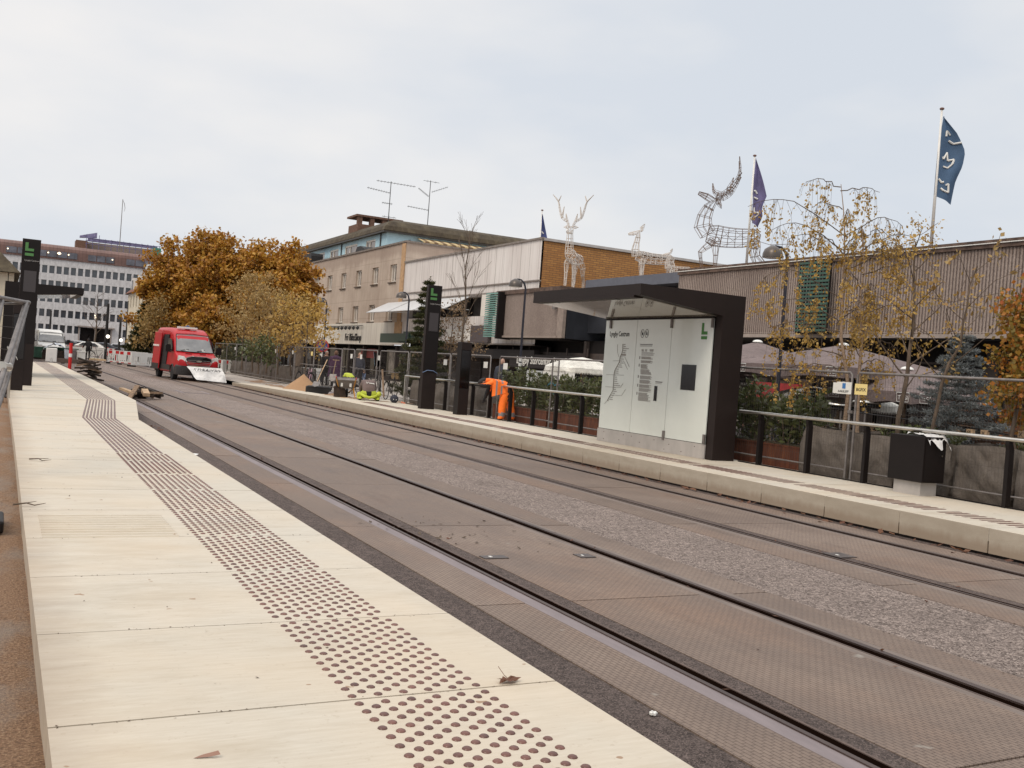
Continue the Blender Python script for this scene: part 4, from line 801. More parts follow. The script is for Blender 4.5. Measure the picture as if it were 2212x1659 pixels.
# pharmacy front
def wl(px,py,X): v=at(px,py,X=X); return v
XF=28.
a=wl(1116,780,XF); c=wl(1237,784,XF)
b=MB(); b.box(XF+.02,XF+.12,c.y-.8,a.y+1.,1.95,2.75); B(b,'sign_board',m_dark,Sw)
t=text('Lyngby Storcenter Apotek',.62,m_sign,(XF,a.y,a.z-.12),*WX,ext=.01,sx=(a.y-c.y)/(.62*11.7),bold=.008); child_abs(t,Sw)
def poster(x0,y0,x1,y1,mt,nm,X=XF-.02,par=Sw):
    p=wl(x0,y0,X);q=wl(x1,y1,X); b=MB(); b.box(X,X+.02,min(p.y,q.y),max(p.y,q.y),min(p.z,q.z),max(p.z,q.z)); return B(b,nm,mt,par)
m_pale=mat('poster_pale',(.48,.5,.5),.6,var=.1,vs=2)
poster(1138,799,1168,870,m_pale,'poster'); poster(1172,801,1218,822,m_sign,'poster'); poster(1171,823,1208,862,mat('poster_blue',(.02,.2,.3),.5,var=.3,vs=1.5),'poster'); poster(1222,801,1240,824,m_sign,'poster')
g=NG('poster_face',.6); n1=g.noise((1,1,1),1.6,3); g.color(g.ramp(n1,[(.38,(.03,.018,.014)),(.46,(.3,.19,.14)),(.6,(.46,.33,.26))])); poster(1072,795,1094,850,MT['poster_face'],'poster')
v=wl(1142,809,XF-.04); t=text('VICHY',.34,m_ink,(XF-.045,v.y,v.z-.12),*WX,ext=.004,sx=.8); child_abs(t,Sw)
v=wl(1185,813,XF-.04); t=text('LA ROCHE',.26,m_ink,(XF-.045,v.y,v.z-.1),*WX,ext=.004,sx=.8); child_abs(t,Sw)
for px in (1040,1140,1260): p=wl(px,800,XF+.3); b=MB(); b.box(XF+.3,XF+.5,p.y-.12,p.y+.12,.25,3.6); B(b,'column',m_dark2,Sw)
b=MB(); b.box(29.0,29.06,40,57,.4,2.4); B(b,'shop_glass',m_glass,Sw)
random.seed(31)
m_lit=mat('warm_lamp',(1,.8,.5),.5,emit=(1,.72,.4),es=3.)
b=MB()
for k in range(10): p=wl(random.choice([random.uniform(1030,1065),random.uniform(1240,1290)]),random.uniform(790,840),28.6); b.ball(p,.035,6)
B(b,'shop_lights',m_lit,Sw)
# bottles and goods lit in the window behind the umbrella
b=MB()
for k in range(26): p=wl(1225+random.uniform(0,65),835+random.choice([0,12,22])+random.uniform(-1,1),28.9); b.cyl((28.9,p.y,p.z-.14),(28.9,p.y,p.z+.12),.05,.03,6)
B(b,'window_goods',mat('goods',(.35,.24,.1),.5,var=.6,vs=3),Sw)
# --- grey marble office at the end of the street ---
O=empty('office_building',(0,200,0),0,'long grey stone office block with square windows closing the far street end','building')
hl=[];rows=[(13.36,14.75),(10.7,12.06),(8.1,9.5),(5.4,6.75),(2.6,4.0)]
cols=[4.6+1.21*k+0.0 for k in range(-6,24)]
for z0,z1 in rows:
    for x in cols: hl.append((x,x+.86,z0,z1))
hl=[h for h in hl if not (h[2]<3 and 12.3<h[0]<20)]
hl.append((12.9,18.2,.2,3.9))
b=MB(); wall(b,fYn(200.),-60,34,0,16.,hl,.35); B(b,'wall',MT['grey_marble'],O)
b=MB(); b.poly([(h,200.3,z) for h,z in ((-60,0),(34,0),(34,16),(-60,16))]); B(b,'interior',mat('office_interior',(.045,.045,.05),.8,var=.6,vs=.5),O)
n_=0; pane=None; st=MB(); frm=None
sel=[h for h in hl if h[0]>-1.8 and h[2]>1]; random.seed(3); 
for h in sel:
    a,c,e_,f_=h
    if n_<96:
        if pane is None:
            b=MB(); b.box(0,.86,0,.02,0,1.38); pane=b.build('window',m_winb,O); o=pane
        else:
            o=pane.copy(); COL.objects.link(o); o.parent=O
        o.location=(a,.25,e_); n_+=1
    else: st.box(a,c,200.25,200.27,e_,f_)
for h in hl:
    if h[0]<=-1.8: st.box(h[0],h[1],200.25,200.27,h[2],h[3])
o=B(st,'windows',m_winb,O); o['kind']='stuff'
b=MB(); b.box(12.9,18.2,200.2,200.25,.2,3.9); B(b,'entrance_glass',m_glass,O)
b=MB(); b.box(12.4,18.8,199.2,199.9,4.0,4.18); 
for x in (12.7,15.5,18.3): b.box(x-.12,x+.12,199.9,200.2,0,4.0)
B(b,'entrance_canopy',MT['concrete_beam'],O)
b=MB(); b.loft([[(-60,200.-o_,z),(34.2,200.-o_,z),(34.2,215,z),(-60,215,z)] for o_,z in ((.2,16.02),(.2,17.6),(.1,18.1),(-.4,18.5),(-1.2,18.72))]); B(b,'copper_roof',MT['copper_roof'],O)
m_off=mat('attic_glass',(.1,.1,.12),.15,var=.5,vs=.8)
for x0,x1 in ((-3.6,-2.2),(-.3,3.4),(4.7,11.6),(13.3,18.),(20,26.5)):
    k=int((x1-x0)/1.4)
    for i in range(k): b=MB(); x=x0+(x1-x0)*i/k; b.box(x+.08,x+(x1-x0)/k-.08,199.7,199.79,16.35,17.45); B(b,'attic_window',m_off,O)
random.seed(4); m_rl=mat('room_light',(1,.85,.6),.5,emit=(1,.82,.55),es=2.5)
for k in range(12): b=MB(); x=random.choice([-.2,.9,5.2,6.6,8.2,9.8,15.2,16.8,17.6,13.4,11.9,8.4]); z=random.choice([17.1,17.1,17.1,5.9,6.4]); b.ball((x+random.uniform(0,.3),199.66,z+random.uniform(-.2,.2)),.13,6); B(b,'room_light',m_rl,O)
# plant room and scaffold on the office roof
p=at(310,522,Y=205)
b=MB(); b.box(13.2,26.5,206,212,18.4,20.4); o=B(b,'plant_room',MT['concrete_beam2'],O)
b=MB(); b.box(11.4,13.4,204,208,18.4,20.4); B(b,'tank_room',MT['brick_dark'],O)
e=empty('roof_scaffold',(13,204,0),0,'blue netted scaffold on the roof of the far office block','scaffold')
b=MB()
for k in range(13): x=.2+1.1*k; b.cyl((x,0,18.6),(x,0,21.1+ (.6 if k<3 else 0)),.05,n=4)
for z in (19.9,20.5,21.): b.tube([(0,0,z),(13.6,0,z-.1)],.05,4)
b.build('tubes',mat('scaffold_blue',(.14,.13,.24),.7),e)
b=MB(); b.box(.4,13.,.1,.15,20.35,20.95); b.loft([[(-1.,.2,20.9),(2,.2,21.2),(2,1.,21.2),(-1.,1.,20.9)],[(-1.,.2,21.3),(2,.2,22.2),(2,1.,22.2),(-1.,1.,21.3)]]); b.build('netting',mat('net_purple',(.2,.18,.3),.9,var=.4,vs=3),e)
b=MB(); b.box(12.1,13.7,-.2,.1,18.9,20.6); b.build('green_netting',mat('net_green',(.05,.2,.14),.9,var=.2,vs=3),e)
a=at(259,522,Y=202); e=empty('flagpole',(a.x,202,18.5),0,'thin bare flagpole on the roof of the far office block','flagpole'); b=MB(); b.tube([(0,0,0),(0,0,10.4)],[.09,.06],6); b.build('pole',m_galv,e); b=MB(); b.tube([(0.05,0,10.2),(.35,0,9.6),(.5,0,8.8),(.4,0,8.1)],[.03,.05,.04,.02],4); b.build('pennant',m_galv,e)
# clock on the office
b=MB(); q=at(322,578,Y=199.6); b.cyl((q.x,199.6,q.z),(q.x,199.4,q.z),.72,n=24); b.tube([(q.x+.78*math.cos(i*math.pi/12),199.38,q.z+.78*math.sin(i*math.pi/12)) for i in range(24)],.06,4,m=1,closed=True); b.box(q.x-.03,q.x+.03,199.34,199.38,q.z,q.z+.5,1); b.box(q.x,q.x+.4,199.34,199.38,q.z-.03,q.z+.03,1); tag(b.build('street_clock',[m_sign,m_galv]),'round clock beside the top of the orange tree, on the office front','clock')
# --- cream building behind the trees, far right end ---
Cb=empty('terrace_house',(15,110,0),0,'cream rendered house with a red tiled roof receding beside the far end of the street','building')
X=14.6; ya=108.;yb=140.
hh=[(y,y+1.,z,z+1.5) for y in [109+3*k for k in range(10)] for z in (1.2,3.9,6.2)]
b=MB(); wall(b,fX(X),ya,yb,0,8.1,hh,.2); wall(b,fYn(ya),X,26,0,8.1,[],.2); B(b,'wall',mat('cream_render',(.55,.49,.38),.85,var=.12,vs=1),Cb)
b=MB(); b.box(X+.2,X+.24,ya,yb,0,8.1); B(b,'window_glass',m_winb,Cb)
b=MB(); b.loft([[(X-.4,ya-.4,8.1),(26,ya-.4,8.1),(26,yb+.4,8.1),(X-.4,yb+.4,8.1)],[(X+1.6,ya+1.2,10.),(25,ya+1.2,10.),(25,yb-1,10.),(X+1.6,yb-1,10.)]]); B(b,'tile_roof',mat('red_tiles',(.17,.07,.045),.9,var=.3,vs=3),Cb)
for k in range(5): 
    y=112+6*k; b=MB(); b.box(X+.1,X+1.8,y,y+1.6,8.3,10.1); B(b,'dormer',m_wf,Cb); b=MB(); b.box(X+.06,X+.099,y+.25,y+1.35,8.6,9.8); B(b,'dormer_window',m_winb,Cb)
# --- old house at the far left edge ---
Lh=empty('terrace_house',(-3,70,0),0,'cream house with grey roof at the left edge, behind the black shelter','building')
q=at(24,640,Y=75); qe=at(30,592,Y=61).z; 
b=MB(); wall(b,fX(q.x-.2) if False else (lambda u,z,d:(q.x-d,u,z)),60,100,0,qe,[(62+3*k,63+3*k,z,z+1.2) for k in range(12) for z in (1.2,3.4)],.2); wall(b,fYn(60),q.x-12,q.x,0,qe,[],.2); B(b,'wall',MT['cream_render'],Lh)
b=MB(); b.box(q.x-.3,q.x-.26,60,100,0,qe); B(b,'window_glass',m_winb,Lh)
b=MB(); b.loft([[(q.x-12,59.6,qe+.02),(q.x+.3,59.6,qe+.02),(q.x+.3,100,qe+.02),(q.x-12,100,qe+.02)],[(q.x-10,61,qe+1.6),(q.x-1.2,61,qe+1.6),(q.x-1.2,99,qe+1.6),(q.x-10,99,qe+1.6)]]); B(b,'roof',MT['mossy_roof'],Lh)
# ---------------- planters and plants ----------------
def wrapped(x0,x1,y0,y1,h,seed,label):
    """wooden tub wrapped in woven fabric: creased sides, sagging hem"""
    x=(x0+x1)/2;y=(y0+y1)/2; e=empty('wrapped_planter',(x,y,.25),0,label,'planter','fabric wrapped planters along the far platform')
    w=(x1-x0)/2;d=(y1-y0)/2; b=MB(); per=[]; n=20
    for i in range(n): per.append((-w+2*w*i/n,-d))
    for i in range(n): per.append((w,-d+2*d*i/n))
    for i in range(n): per.append((w-2*w*i/n,d))
    for i in range(n): per.append((-w,d-2*d*i/n))
    N_=len(per); K=20; b0=len(b.v)
    for k in range(K+1):
        t=k/K
        for i,(px,py) in enumerate(per):
            c=abs(px)>w*.93 and abs(py)>d*.93
            nrm=Vector((px/w,py/d,0)); ax=Vector((1 if abs(px)/w>=abs(py)/d else 0,0 if abs(px)/w>=abs(py)/d else 1,0)); nrm=Vector((nrm.x*ax.x,nrm.y*ax.y,0)).normalized()
            u=(px-py)*5
            f=.065*noise.noise(Vector((u*.6+seed,t*2.5,seed*1.7)))+.03*math.sin(u*1.1+t*6*noise.noise(Vector((u*.25,seed,0)))+seed)+.035*noise.noise(Vector((u*1.1+t*2,t*6+u*.9,seed)))
            top=h+.07*noise.noise(Vector((u*.35,seed*3.1,1)))
            bulge=.04*math.sin(t*math.pi)
            p=Vector((px,py,0))*(1-.05*t+ (.02 if c else 0))+nrm*(f+bulge); b.v.append((p.x,p.y,t*top))
    for k in range(K):
        for i in range(N_): j=(i+1)%N_; b.f.append((b0+k*N_+i,b0+k*N_+j,b0+(k+1)*N_+j,b0+(k+1)*N_+i)); b.m.append(0)
    b.build('fabric_wrap',MT['planter_fabric'],e,smooth=True)
    b=MB(); b.box(-w*.74,w*.74,-d*.74,d*.74,.02,h-.1); b.build('soil',mat('soil',(.05,.04,.02),.95,var=.6,vs=9,bump=.8,bs=30),e)
    return e
specs=[(7.4,8.9,'grey fabric wrapped planter cut off by the right edge of the view'),(9.05,9.95,'grey fabric wrapped planter second from the right edge, under the red leaved tree'),(10.05,11.0,'grey fabric wrapped planter right behind the black control cabinet'),(11.1,11.95,'grey fabric wrapped planter left of the black control cabinet'),(12.05,13.1,'grey fabric wrapped planter with two birch trunks')]
for k,(a,c,l) in enumerate(specs): wrapped(12.78,13.75,a,c,.82,k*1.7+.3,l)
for k,(a,c,l) in enumerate([(26.6,28.0,'grey fabric wrapped planter between the ticket pillar and the black pylon'),(28.3,30.2,'grey fabric wrapped planter right behind the black pylon'),(30.3,32.0,'grey fabric wrapped planter at the left end of the far railing')]): wrapped(12.8,13.7,a,c,.82,k*2.1+5,l)
random.seed(14)
for k in range(9):
    a=47.6+1.75*k; wrapped(12.95,13.9,a,a+1.6,.8,k*1.3+9,['first','second','third','fourth','fifth','sixth','seventh','eighth','ninth'][k]+' grey fabric wrapped planter left of the sand heap, toward the red van')
def corten(x0,x1,y0,y1,h,label):
    e=empty('steel_planter',((x0+x1)/2,(y0+y1)/2,.25),0,label,'planter','rust red steel planters with laurel'); w=(x1-x0)/2;d=(y1-y0)/2
    b=MB(); b.box(-w,w,-d,d,0,h); b.build('tub',MT['corten_steel'],e)
    b=MB(); b.box(-w-.012,w+.012,-d-.012,d+.012,h-.03,h-.005); b.box(-w,w,-.02,.02,.02,h-.03) if False else None; b.build('rim',MT['corten_steel'],e)
    b=MB(); b.box(-w+.03,w-.03,-d+.03,d-.03,h-.004,h+.02); b.build('soil',MT['soil'],e)
# --- leaves ---
def leaves(pts,size,rng,aspect=.5,droop=0.,dirs=None,shape='kite'):
    """array of leaf-sized faces -> mesh data"""
    P=np.asarray(pts,float); n=len(P); A=rng.normal(size=(n,3)); 
    if droop: A[:,2]-=droop*1.5
    if dirs is not None: A=A*.45+np.asarray(dirs)
    A/=np.linalg.norm(A,axis=1)[:,None]+1e-9
    Bv=np.cross(A,rng.normal(size=(n,3))); Bv/=np.linalg.norm(Bv,axis=1)[:,None]+1e-9
    s=(size*rng.uniform(.6,1.35,n))[:,None]
    v=np.stack([P,P+A*s*.5+Bv*s*aspect*.5,P+A*s,P+A*s*.5-Bv*s*aspect*.5],1).reshape(-1,3); return v
def leafmesh(name,v,mt,parent=None,loc=None):
    n=len(v)//4; me=bpy.data.meshes.new(name); me.vertices.add(n*4); me.vertices.foreach_set('co',np.asarray(v,dtype=np.float32).ravel()); me.loops.add(n*4); me.loops.foreach_set('vertex_index',np.arange(n*4,dtype=np.int32)); me.polygons.add(n); me.polygons.foreach_set('loop_start',np.arange(0,n*4,4,dtype=np.int32)); me.polygons.foreach_set('loop_total',np.full(n,4,dtype=np.int32)); me.update(calc_edges=True); me.materials.append(mt)
    o=bpy.data.objects.new(name,me); COL.objects.link(o)
    if parent:o.parent=parent
    if loc is not None:o.location=loc
    return o
def grow(b,p,d,l,r,lev,rnd,tips,spread=.5,kids=3,shrink=.68,curve=.15,droop=0.,seg=4,minr=.004,n=5):
    pts=[Vector(p)];rs=[r]; d=Vector(d).normalized()
    for i in range(seg):
        d=(d+Vector((rnd.uniform(-1,1),rnd.uniform(-1,1),rnd.uniform(-.6,.6)))*curve+Vector((0,0,-droop*(1 if lev<=1 else .35)))).normalized(); pts.append(pts[-1]+d*l/seg); rs.append(max(minr,r*(1-.5*(i+1)/seg)))
    b.tube(pts,rs,n if lev>1 else 4,cap=False)
    if lev<=0:
        for i in range(1,len(pts)): tips.append((pts[i],(pts[i]-pts[i-1]).normalized()))
        return
    for k in range(kids):
        t=rnd.uniform(.35,1.) if k else 1.; i=min(seg-1,int(t*seg)); q=pts[i].lerp(pts[i+1],t*seg-i if t<1 else 1)
        ax=Vector((rnd.uniform(-1,1),rnd.uniform(-1,1),rnd.uniform(-.5,.8))).normalized(); nd=(d*(1-spread)+ax*spread*1.3).normalized()
        grow(b,q,nd,l*shrink*rnd.uniform(.75,1.15),max(minr,rs[i+1 if i+1<len(rs) else i]*.7),lev-1,rnd,tips,spread,kids,shrink,curve,droop,seg,minr,n)
# laurel hedges: glossy elongated leaves on stems
def laurel(x0,x1,y0,y1,z0,z1,n,label,seed,mt='leaf_green',size=.11,name='laurel_hedge'):
    rng=np.random.default_rng(seed); rnd=random.Random(seed); e=empty(name,((x0+x1)/2,(y0+y1)/2,z0),0,label,'hedge')
    b=MB(); P=[];D=[]
    w=(x1-x0)/2;d=(y1-y0)/2
    for k in range(n):
        x=rnd.uniform(-w,w)*.8;y=rnd.uniform(-d,d)*.93; h=(z1-z0)*rnd.uniform(.55,1.08); tx=x+rnd.gauss(0,.14);ty=y+rnd.gauss(0,.16)
        p0=Vector((x,y,0));p1=Vector((tx,ty,h)); b.tube([p0,p0.lerp(p1,.5)+Vector((rnd.gauss(0,.03),rnd.gauss(0,.03),0)),p1],[.008,.006,.004],4,cap=False)
        for j in range(52): t=rnd.uniform(.0,1)**.75; a=j*2.4+rnd.random(); P.append(p0.lerp(p1,t)+Vector((math.cos(a),math.sin(a),0))*.03); D.append((math.cos(a),math.sin(a),rnd.uniform(.0,1.1)))
    b.build('stems',MT['bark'],e); v=leaves(P,size*1.15,rng,.42,dirs=D); leafmesh('foliage',v,MT[mt],e); return e
corten(12.95,13.65,24.6,25.9,.42,'short rust red planter left of the orange worker'); laurel(13.,13.7,24.6,26.,.67,1.72,30,'laurel hedge behind the orange worker, left end',1)
for k,(a,c) in enumerate(((22.7,24.4),(20.9,22.6),(19.1,20.8))):
    corten(12.95,13.65,a,c,.42,('rust red planter right behind the orange worker','rust red planter in the middle of the row left of the shelter','rust red planter next to the left end of the shelter')[k])
    laurel(13.,13.75,a,c,.67,1.62,44,('laurel hedge right of the orange worker','laurel hedge below the white fringed umbrella, middle of the row','laurel hedge next to the left end of the shelter')[k],k+2)
corten(12.95,13.6,13.35,14.3,.42,'rust red planter just right of the shelter'); laurel(12.95,13.65,13.3,14.3,.67,1.65,34,'green laurel bush just right of the shelter',8)
corten(12.95,13.6,14.6,15.6,.42,'rust red planter partly hidden behind the right end of the shelter'); laurel(13.,13.6,14.6,15.7,.67,1.85,26,'taller laurel bush touching the right end of the shelter',9)
laurel(13.3,14.6,30.5,33.,.25,1.,14,'low green plants behind the fence at the left end of the far railing',10,size=.08)
laurel(13.1,13.8,9.2,11.9,.98,1.22,24,'low green ground plants on top of the wrapped planters behind the control cabinet',12,size=.07,name='ground_plants')
# --- trees ---
def tree(name,loc,h,label,cat='tree',lean=(0,0),r=.05,levels=3,kids=3,spread=.5,first=.35,nb=9,bl=1.,mt='leaf_gold',nleaf=1500,lsize=.06,jit=.1,seed=1,bark='bark',droop=0.,aspect=.6,group=None,curve=.12,up=.5,trunkcurve=.03,bseg=4,shape=None,leafdroop=.4):
    rnd=random.Random(seed); rng=np.random.default_rng(seed); e=empty(name,loc,0,label,cat,group)
    b=MB(); pts=[Vector((0,0,0))]; K=9
    for i in range(K): pts.append(pts[-1]+Vector((lean[0]/K+rnd.gauss(0,trunkcurve),lean[1]/K+rnd.gauss(0,trunkcurve),h/K)))
    b.tube(pts,[r*(1-.8*i/K)+.004 for i in range(K+1)],8,cap=False); b.build('trunk',MT[bark],e,smooth=True)
    b=MB(); tips=[]
    for k in range(nb):
        t=first+(1-first)*(k+.5)/nb; i=min(K-1,int(t*K)); q=pts[i].lerp(pts[i+1],t*K-i); a=k*2.4+rnd.random()*.8; f=(shape(t) if shape else 1.-.55*(t-first)/(1-first)); d=Vector((math.cos(a),math.sin(a),up+rnd.uniform(-.2,.3)))
        grow(b,q,d,bl*f,r*.45*(1-.5*t),levels-1,rnd,tips,spread,kids,.68,curve,droop,bseg)
    b.build('branches',MT[bark],e)
    if nleaf:
        idx=rng.integers(0,len(tips),nleaf); P=np.array([tips[i][0] for i in idx])+rng.normal(size=(nleaf,3))*jit; leafmesh('crown',leaves(P,lsize,rng,aspect,droop=leafdroop),MT[mt],e)
    return e
# weeping birches in the planter
def weeping(loc,h,label,seed,arms,nl,lean):
    rnd=random.Random(seed); rng=np.random.default_rng(seed); e=empty('weeping_birch',loc,0,label,'tree'); b=MB(); K=10; arms=list(arms)+[(rnd.uniform(.3,.97),rnd.uniform(.3,1.1),rnd.uniform(0,6.28),rnd.uniform(.08,.35)) for _ in range(7)]; pts=[Vector((0,0,0))]
    for i in range(K): pts.append(pts[-1]+Vector((lean[0]/K+rnd.gauss(0,.035),lean[1]/K+rnd.gauss(0,.035),h/K)))
    b.tube(pts,[.036*(1-.97*i/K)+.004 for i in range(K+1)],8,cap=False); b.build('trunk',MT['birch_bark'],e,smooth=True)
    b=MB(); P=[]
    for (t,reach,az,rise) in arms:
        i=min(K-1,int(t*K)); q=pts[i].lerp(pts[i+1],t*K-i); D=Vector((math.cos(az),math.sin(az),0)); arc=[]
        for s in range(9): u=s/8; arc.append(q+D*reach*(u**.9)+Vector((0,0,rise*math.sin(u*math.pi*.62)-(.35*reach)*max(0,u-.55)**1.3))+Vector((rnd.gauss(0,.014),rnd.gauss(0,.014),rnd.gauss(0,.012))))
        b.tube(arc,[.008*(1-.75*s/8)+.0022 for s in range(9)],5,cap=False)
        for s in range(int(8+reach*13)):
            u=rnd.uniform(.18,1); j=min(7,int(u*8)); p=arc[j].lerp(arc[j+1],u*8-j); ln=rnd.uniform(.15,.75)*(.5+u*.7); side=Vector((rnd.gauss(0,.07),rnd.gauss(0,.07),0)); strand=[p,p+side+Vector((0,0,-ln*.35)),p+side*1.4+Vector((0,0,-ln))]; b.tube(strand,[.003,.0025,.002],3,cap=False)
            for m_ in range(int(nl*ln*rnd.choice([.2,.7,1.6,2.4]))): v=rnd.uniform(.15,1); w=strand[1].lerp(strand[2],v) if v>.35 else strand[0].lerp(strand[1],v/.35); P.append(w+Vector((rnd.gauss(0,.02),rnd.gauss(0,.02),0)))
    b.build('branches',MT['bark'],e); leafmesh('crown',leaves(P,.05,rng,.7,droop=1.),MT['leaf_gold'],e); return e
ar=math.radians
cr_=math.atan2(R[1][0],R[0][0]) # direction across the view
weeping((13.25,12.62,.9),at(1855,372,X=13.1).z-.9-.25,'tall weeping birch with arching crown, left trunk of the pair behind the fence signs',3,[(.99,.6,cr_+math.pi,.12),(.97,.65,cr_,.12),(.9,.7,cr_+2.2,.2),(.8,1.75,cr_+math.pi+.1,.6),(.74,1.3,cr_+math.pi-.2,.5),(.8,1.0,cr_,.4),(.55,1.6,cr_+math.pi+.3,.45),(.66,1.2,cr_,.45),(.7,1.0,cr_+math.pi-.3,.5),(.5,1.3,cr_+math.pi,.2),(.42,1.4,cr_+math.pi+.2,.15),(.5,.8,cr_,.2),(.33,1.2,cr_+math.pi-.1,.1),(.28,1.,cr_+math.pi-.2,.05)],24,(-.3,.12))
weeping((13.3,12.35,.9),3.7,'shorter weeping birch, right trunk of the pair behind the fence signs',7,[(.97,.4,cr_+1.4,.2),(.9,.9,cr_+.0,.35),(.83,.55,cr_-.4,.4),(.78,1.2,cr_+.1,.3),(.68,.7,cr_+.9,.3),(.6,.8,cr_-.3,.2),(.52,.5,cr_+2.4,.2),(.45,.7,cr_+.2,.1),(.36,.5,cr_-.9,.1)],22,(-.1,.05))
tree('young_birch',(13.25,11.45,1.0),3.3,'young birch with bent trunk and yellow leaves just left of the blue spruce',r=.04,nb=13,bl=.95,levels=2,kids=3,nleaf=900,lsize=.06,seed=5,lean=(.1,.25),first=.22,mt='leaf_gold',up=.8,jit=.07)
tree('young_birch',(13.3,10.85,1.0),2.9,'slim nearly bare young tree between the yellow birch and blue spruce',r=.028,nb=11,bl=1.0,levels=2,kids=2,nleaf=150,lsize=.1,seed=15,lean=(.3,-.1),first=.25,mt='leaf_straw',up=.8,jit=.05)
tree('red_maple',(13.3,9.35,1.0),2.3,'small tree with orange and red leaves at the right edge of the view',r=.03,nb=16,bl=.42,levels=2,kids=3,nleaf=3600,lsize=.07,seed=25,lean=(.1,.05),first=.2,mt='leaf_red',up=.5,aspect=.8,jit=.09,shape=lambda t:.9-.5*abs(t-.5))
tree('red_maple',(13.35,9.0,1.0),2.5,'second orange leaved tree, cut off by the right edge of the view',r=.03,nb=14,bl=.5,levels=2,kids=3,nleaf=3600,lsize=.07,seed=27,lean=(0,0),first=.25,mt='leaf_red',up=.6,aspect=.8,jit=.09)
def conifer(name,loc,h,w,label,mt,seed,n=14,den=1.,lsize=.09,first=.05,gap=0.):
    rnd=random.Random(seed); rng=np.random.default_rng(seed); e=empty(name,loc,0,label,'tree'); b=MB(); b.tube([(0,0,0),(0,0,h*.6),(.02,0,h)],[.05*h/3,.03*h/3,.006],7,cap=False); b.build('trunk',MT['bark'],e)
    b=MB(); P=[];D=[]; 
    for k in range(n):
        t=first+(1-first)*(k/n)**.95; z=h*t; rad=w*(1-t)**.85+.05
        m_=int(5+4*(1-t)); 
        for j in range(m_):
            a=2*math.pi*j/m_+k*1.3+rnd.uniform(-.25,.25); rr=rad*rnd.uniform(.7,1.12); d=Vector((math.cos(a),math.sin(a),0)); tip=Vector((0,0,z+rr*rnd.uniform(-.02,.22)))+d*rr; base=Vector((0,0,z)); mid=base.lerp(tip,.5)+Vector((0,0,-.05*rr))
            b.tube([base,mid,tip],[.012,.008,.004],4,cap=False)
            # side shoots
            for s in range(int(3+rr*7)):
                u=rnd.uniform(.25,1); p=base.lerp(tip,u); sd=d.cross(Vector((0,0,1)))*rnd.choice([-1,1]); ln=rr*.38*(1.15-u)+.05; q=p+(sd*.8+d*.6).normalized()*ln
                for v in range(int(16*den)): x=rnd.random(); c=p.lerp(q,x); P.append(c+Vector((rnd.gauss(0,.012),rnd.gauss(0,.012),rnd.gauss(0,.012)))); D.append(tuple((sd*.5+d*.5).normalized()+Vector((rnd.gauss(0,.9),rnd.gauss(0,.9),rnd.gauss(0.3,.7)))))
            for v in range(int(26*den)): x=rnd.uniform(.2,1.02); P.append(base.lerp(tip,x)); D.append(tuple(d+Vector((rnd.gauss(0,.8),rnd.gauss(0,.8),rnd.gauss(.2,.7)))))
    for v in range(60): x=rnd.uniform(.8,1.0); P.append(Vector((0,0,h*x))); D.append((rnd.gauss(0,.8),rnd.gauss(0,.8),.9))
    b.build('branches',MT['bark'],e); leafmesh('needles',leaves(P,lsize,rng,.22,dirs=D),MT[mt],e); return e
v=at(2062,960,X=14.6); conifer('blue_spruce',(14.6,v.y,.7),at(2083,716,X=14.6).z-.7,.95,'grey blue spruce standing behind the black control cabinet','leaf_blue',4,n=17,den=2.6,lsize=.062)
v=at(912,820,X=14.2); conifer('dark_spruce',(14.2,v.y,.3),at(928,598,Y=v.y).z-.3,1.2,'dark green spruce rising behind the black pylon, its tip above the pylon','leaf_conifer',6,n=17,den=1.6,lsize=.12)
b=None
tree('bare_tree',(13.3,at(990,830,X=13.3).y,.95),5.2,'bare young tree with upright twigs between the ticket pillar and the pylon',r=.042,nb=11,bl=.95,levels=3,kids=3,nleaf=0,seed=33,first=.36,up=2.6,spread=.18,curve=.05,lean=(.15,.1))
tree('bare_tree',(15.2,34.2,.3),3.2,'brown leafless shrub tree left of the black pylon',r=.04,nb=16,bl=1.2,levels=3,kids=3,nleaf=1500,lsize=.09,seed=35,first=.05,up=1.1,mt='leaf_brown',spread=.35)
v=at(858,800,z=.3); conifer('blue_spruce',(14.2,34.6,.3),1.75,.75,'small grey spruce between the fence posts left of the pylon','leaf_blue',9,n=9,den=.7,lsize=.09)
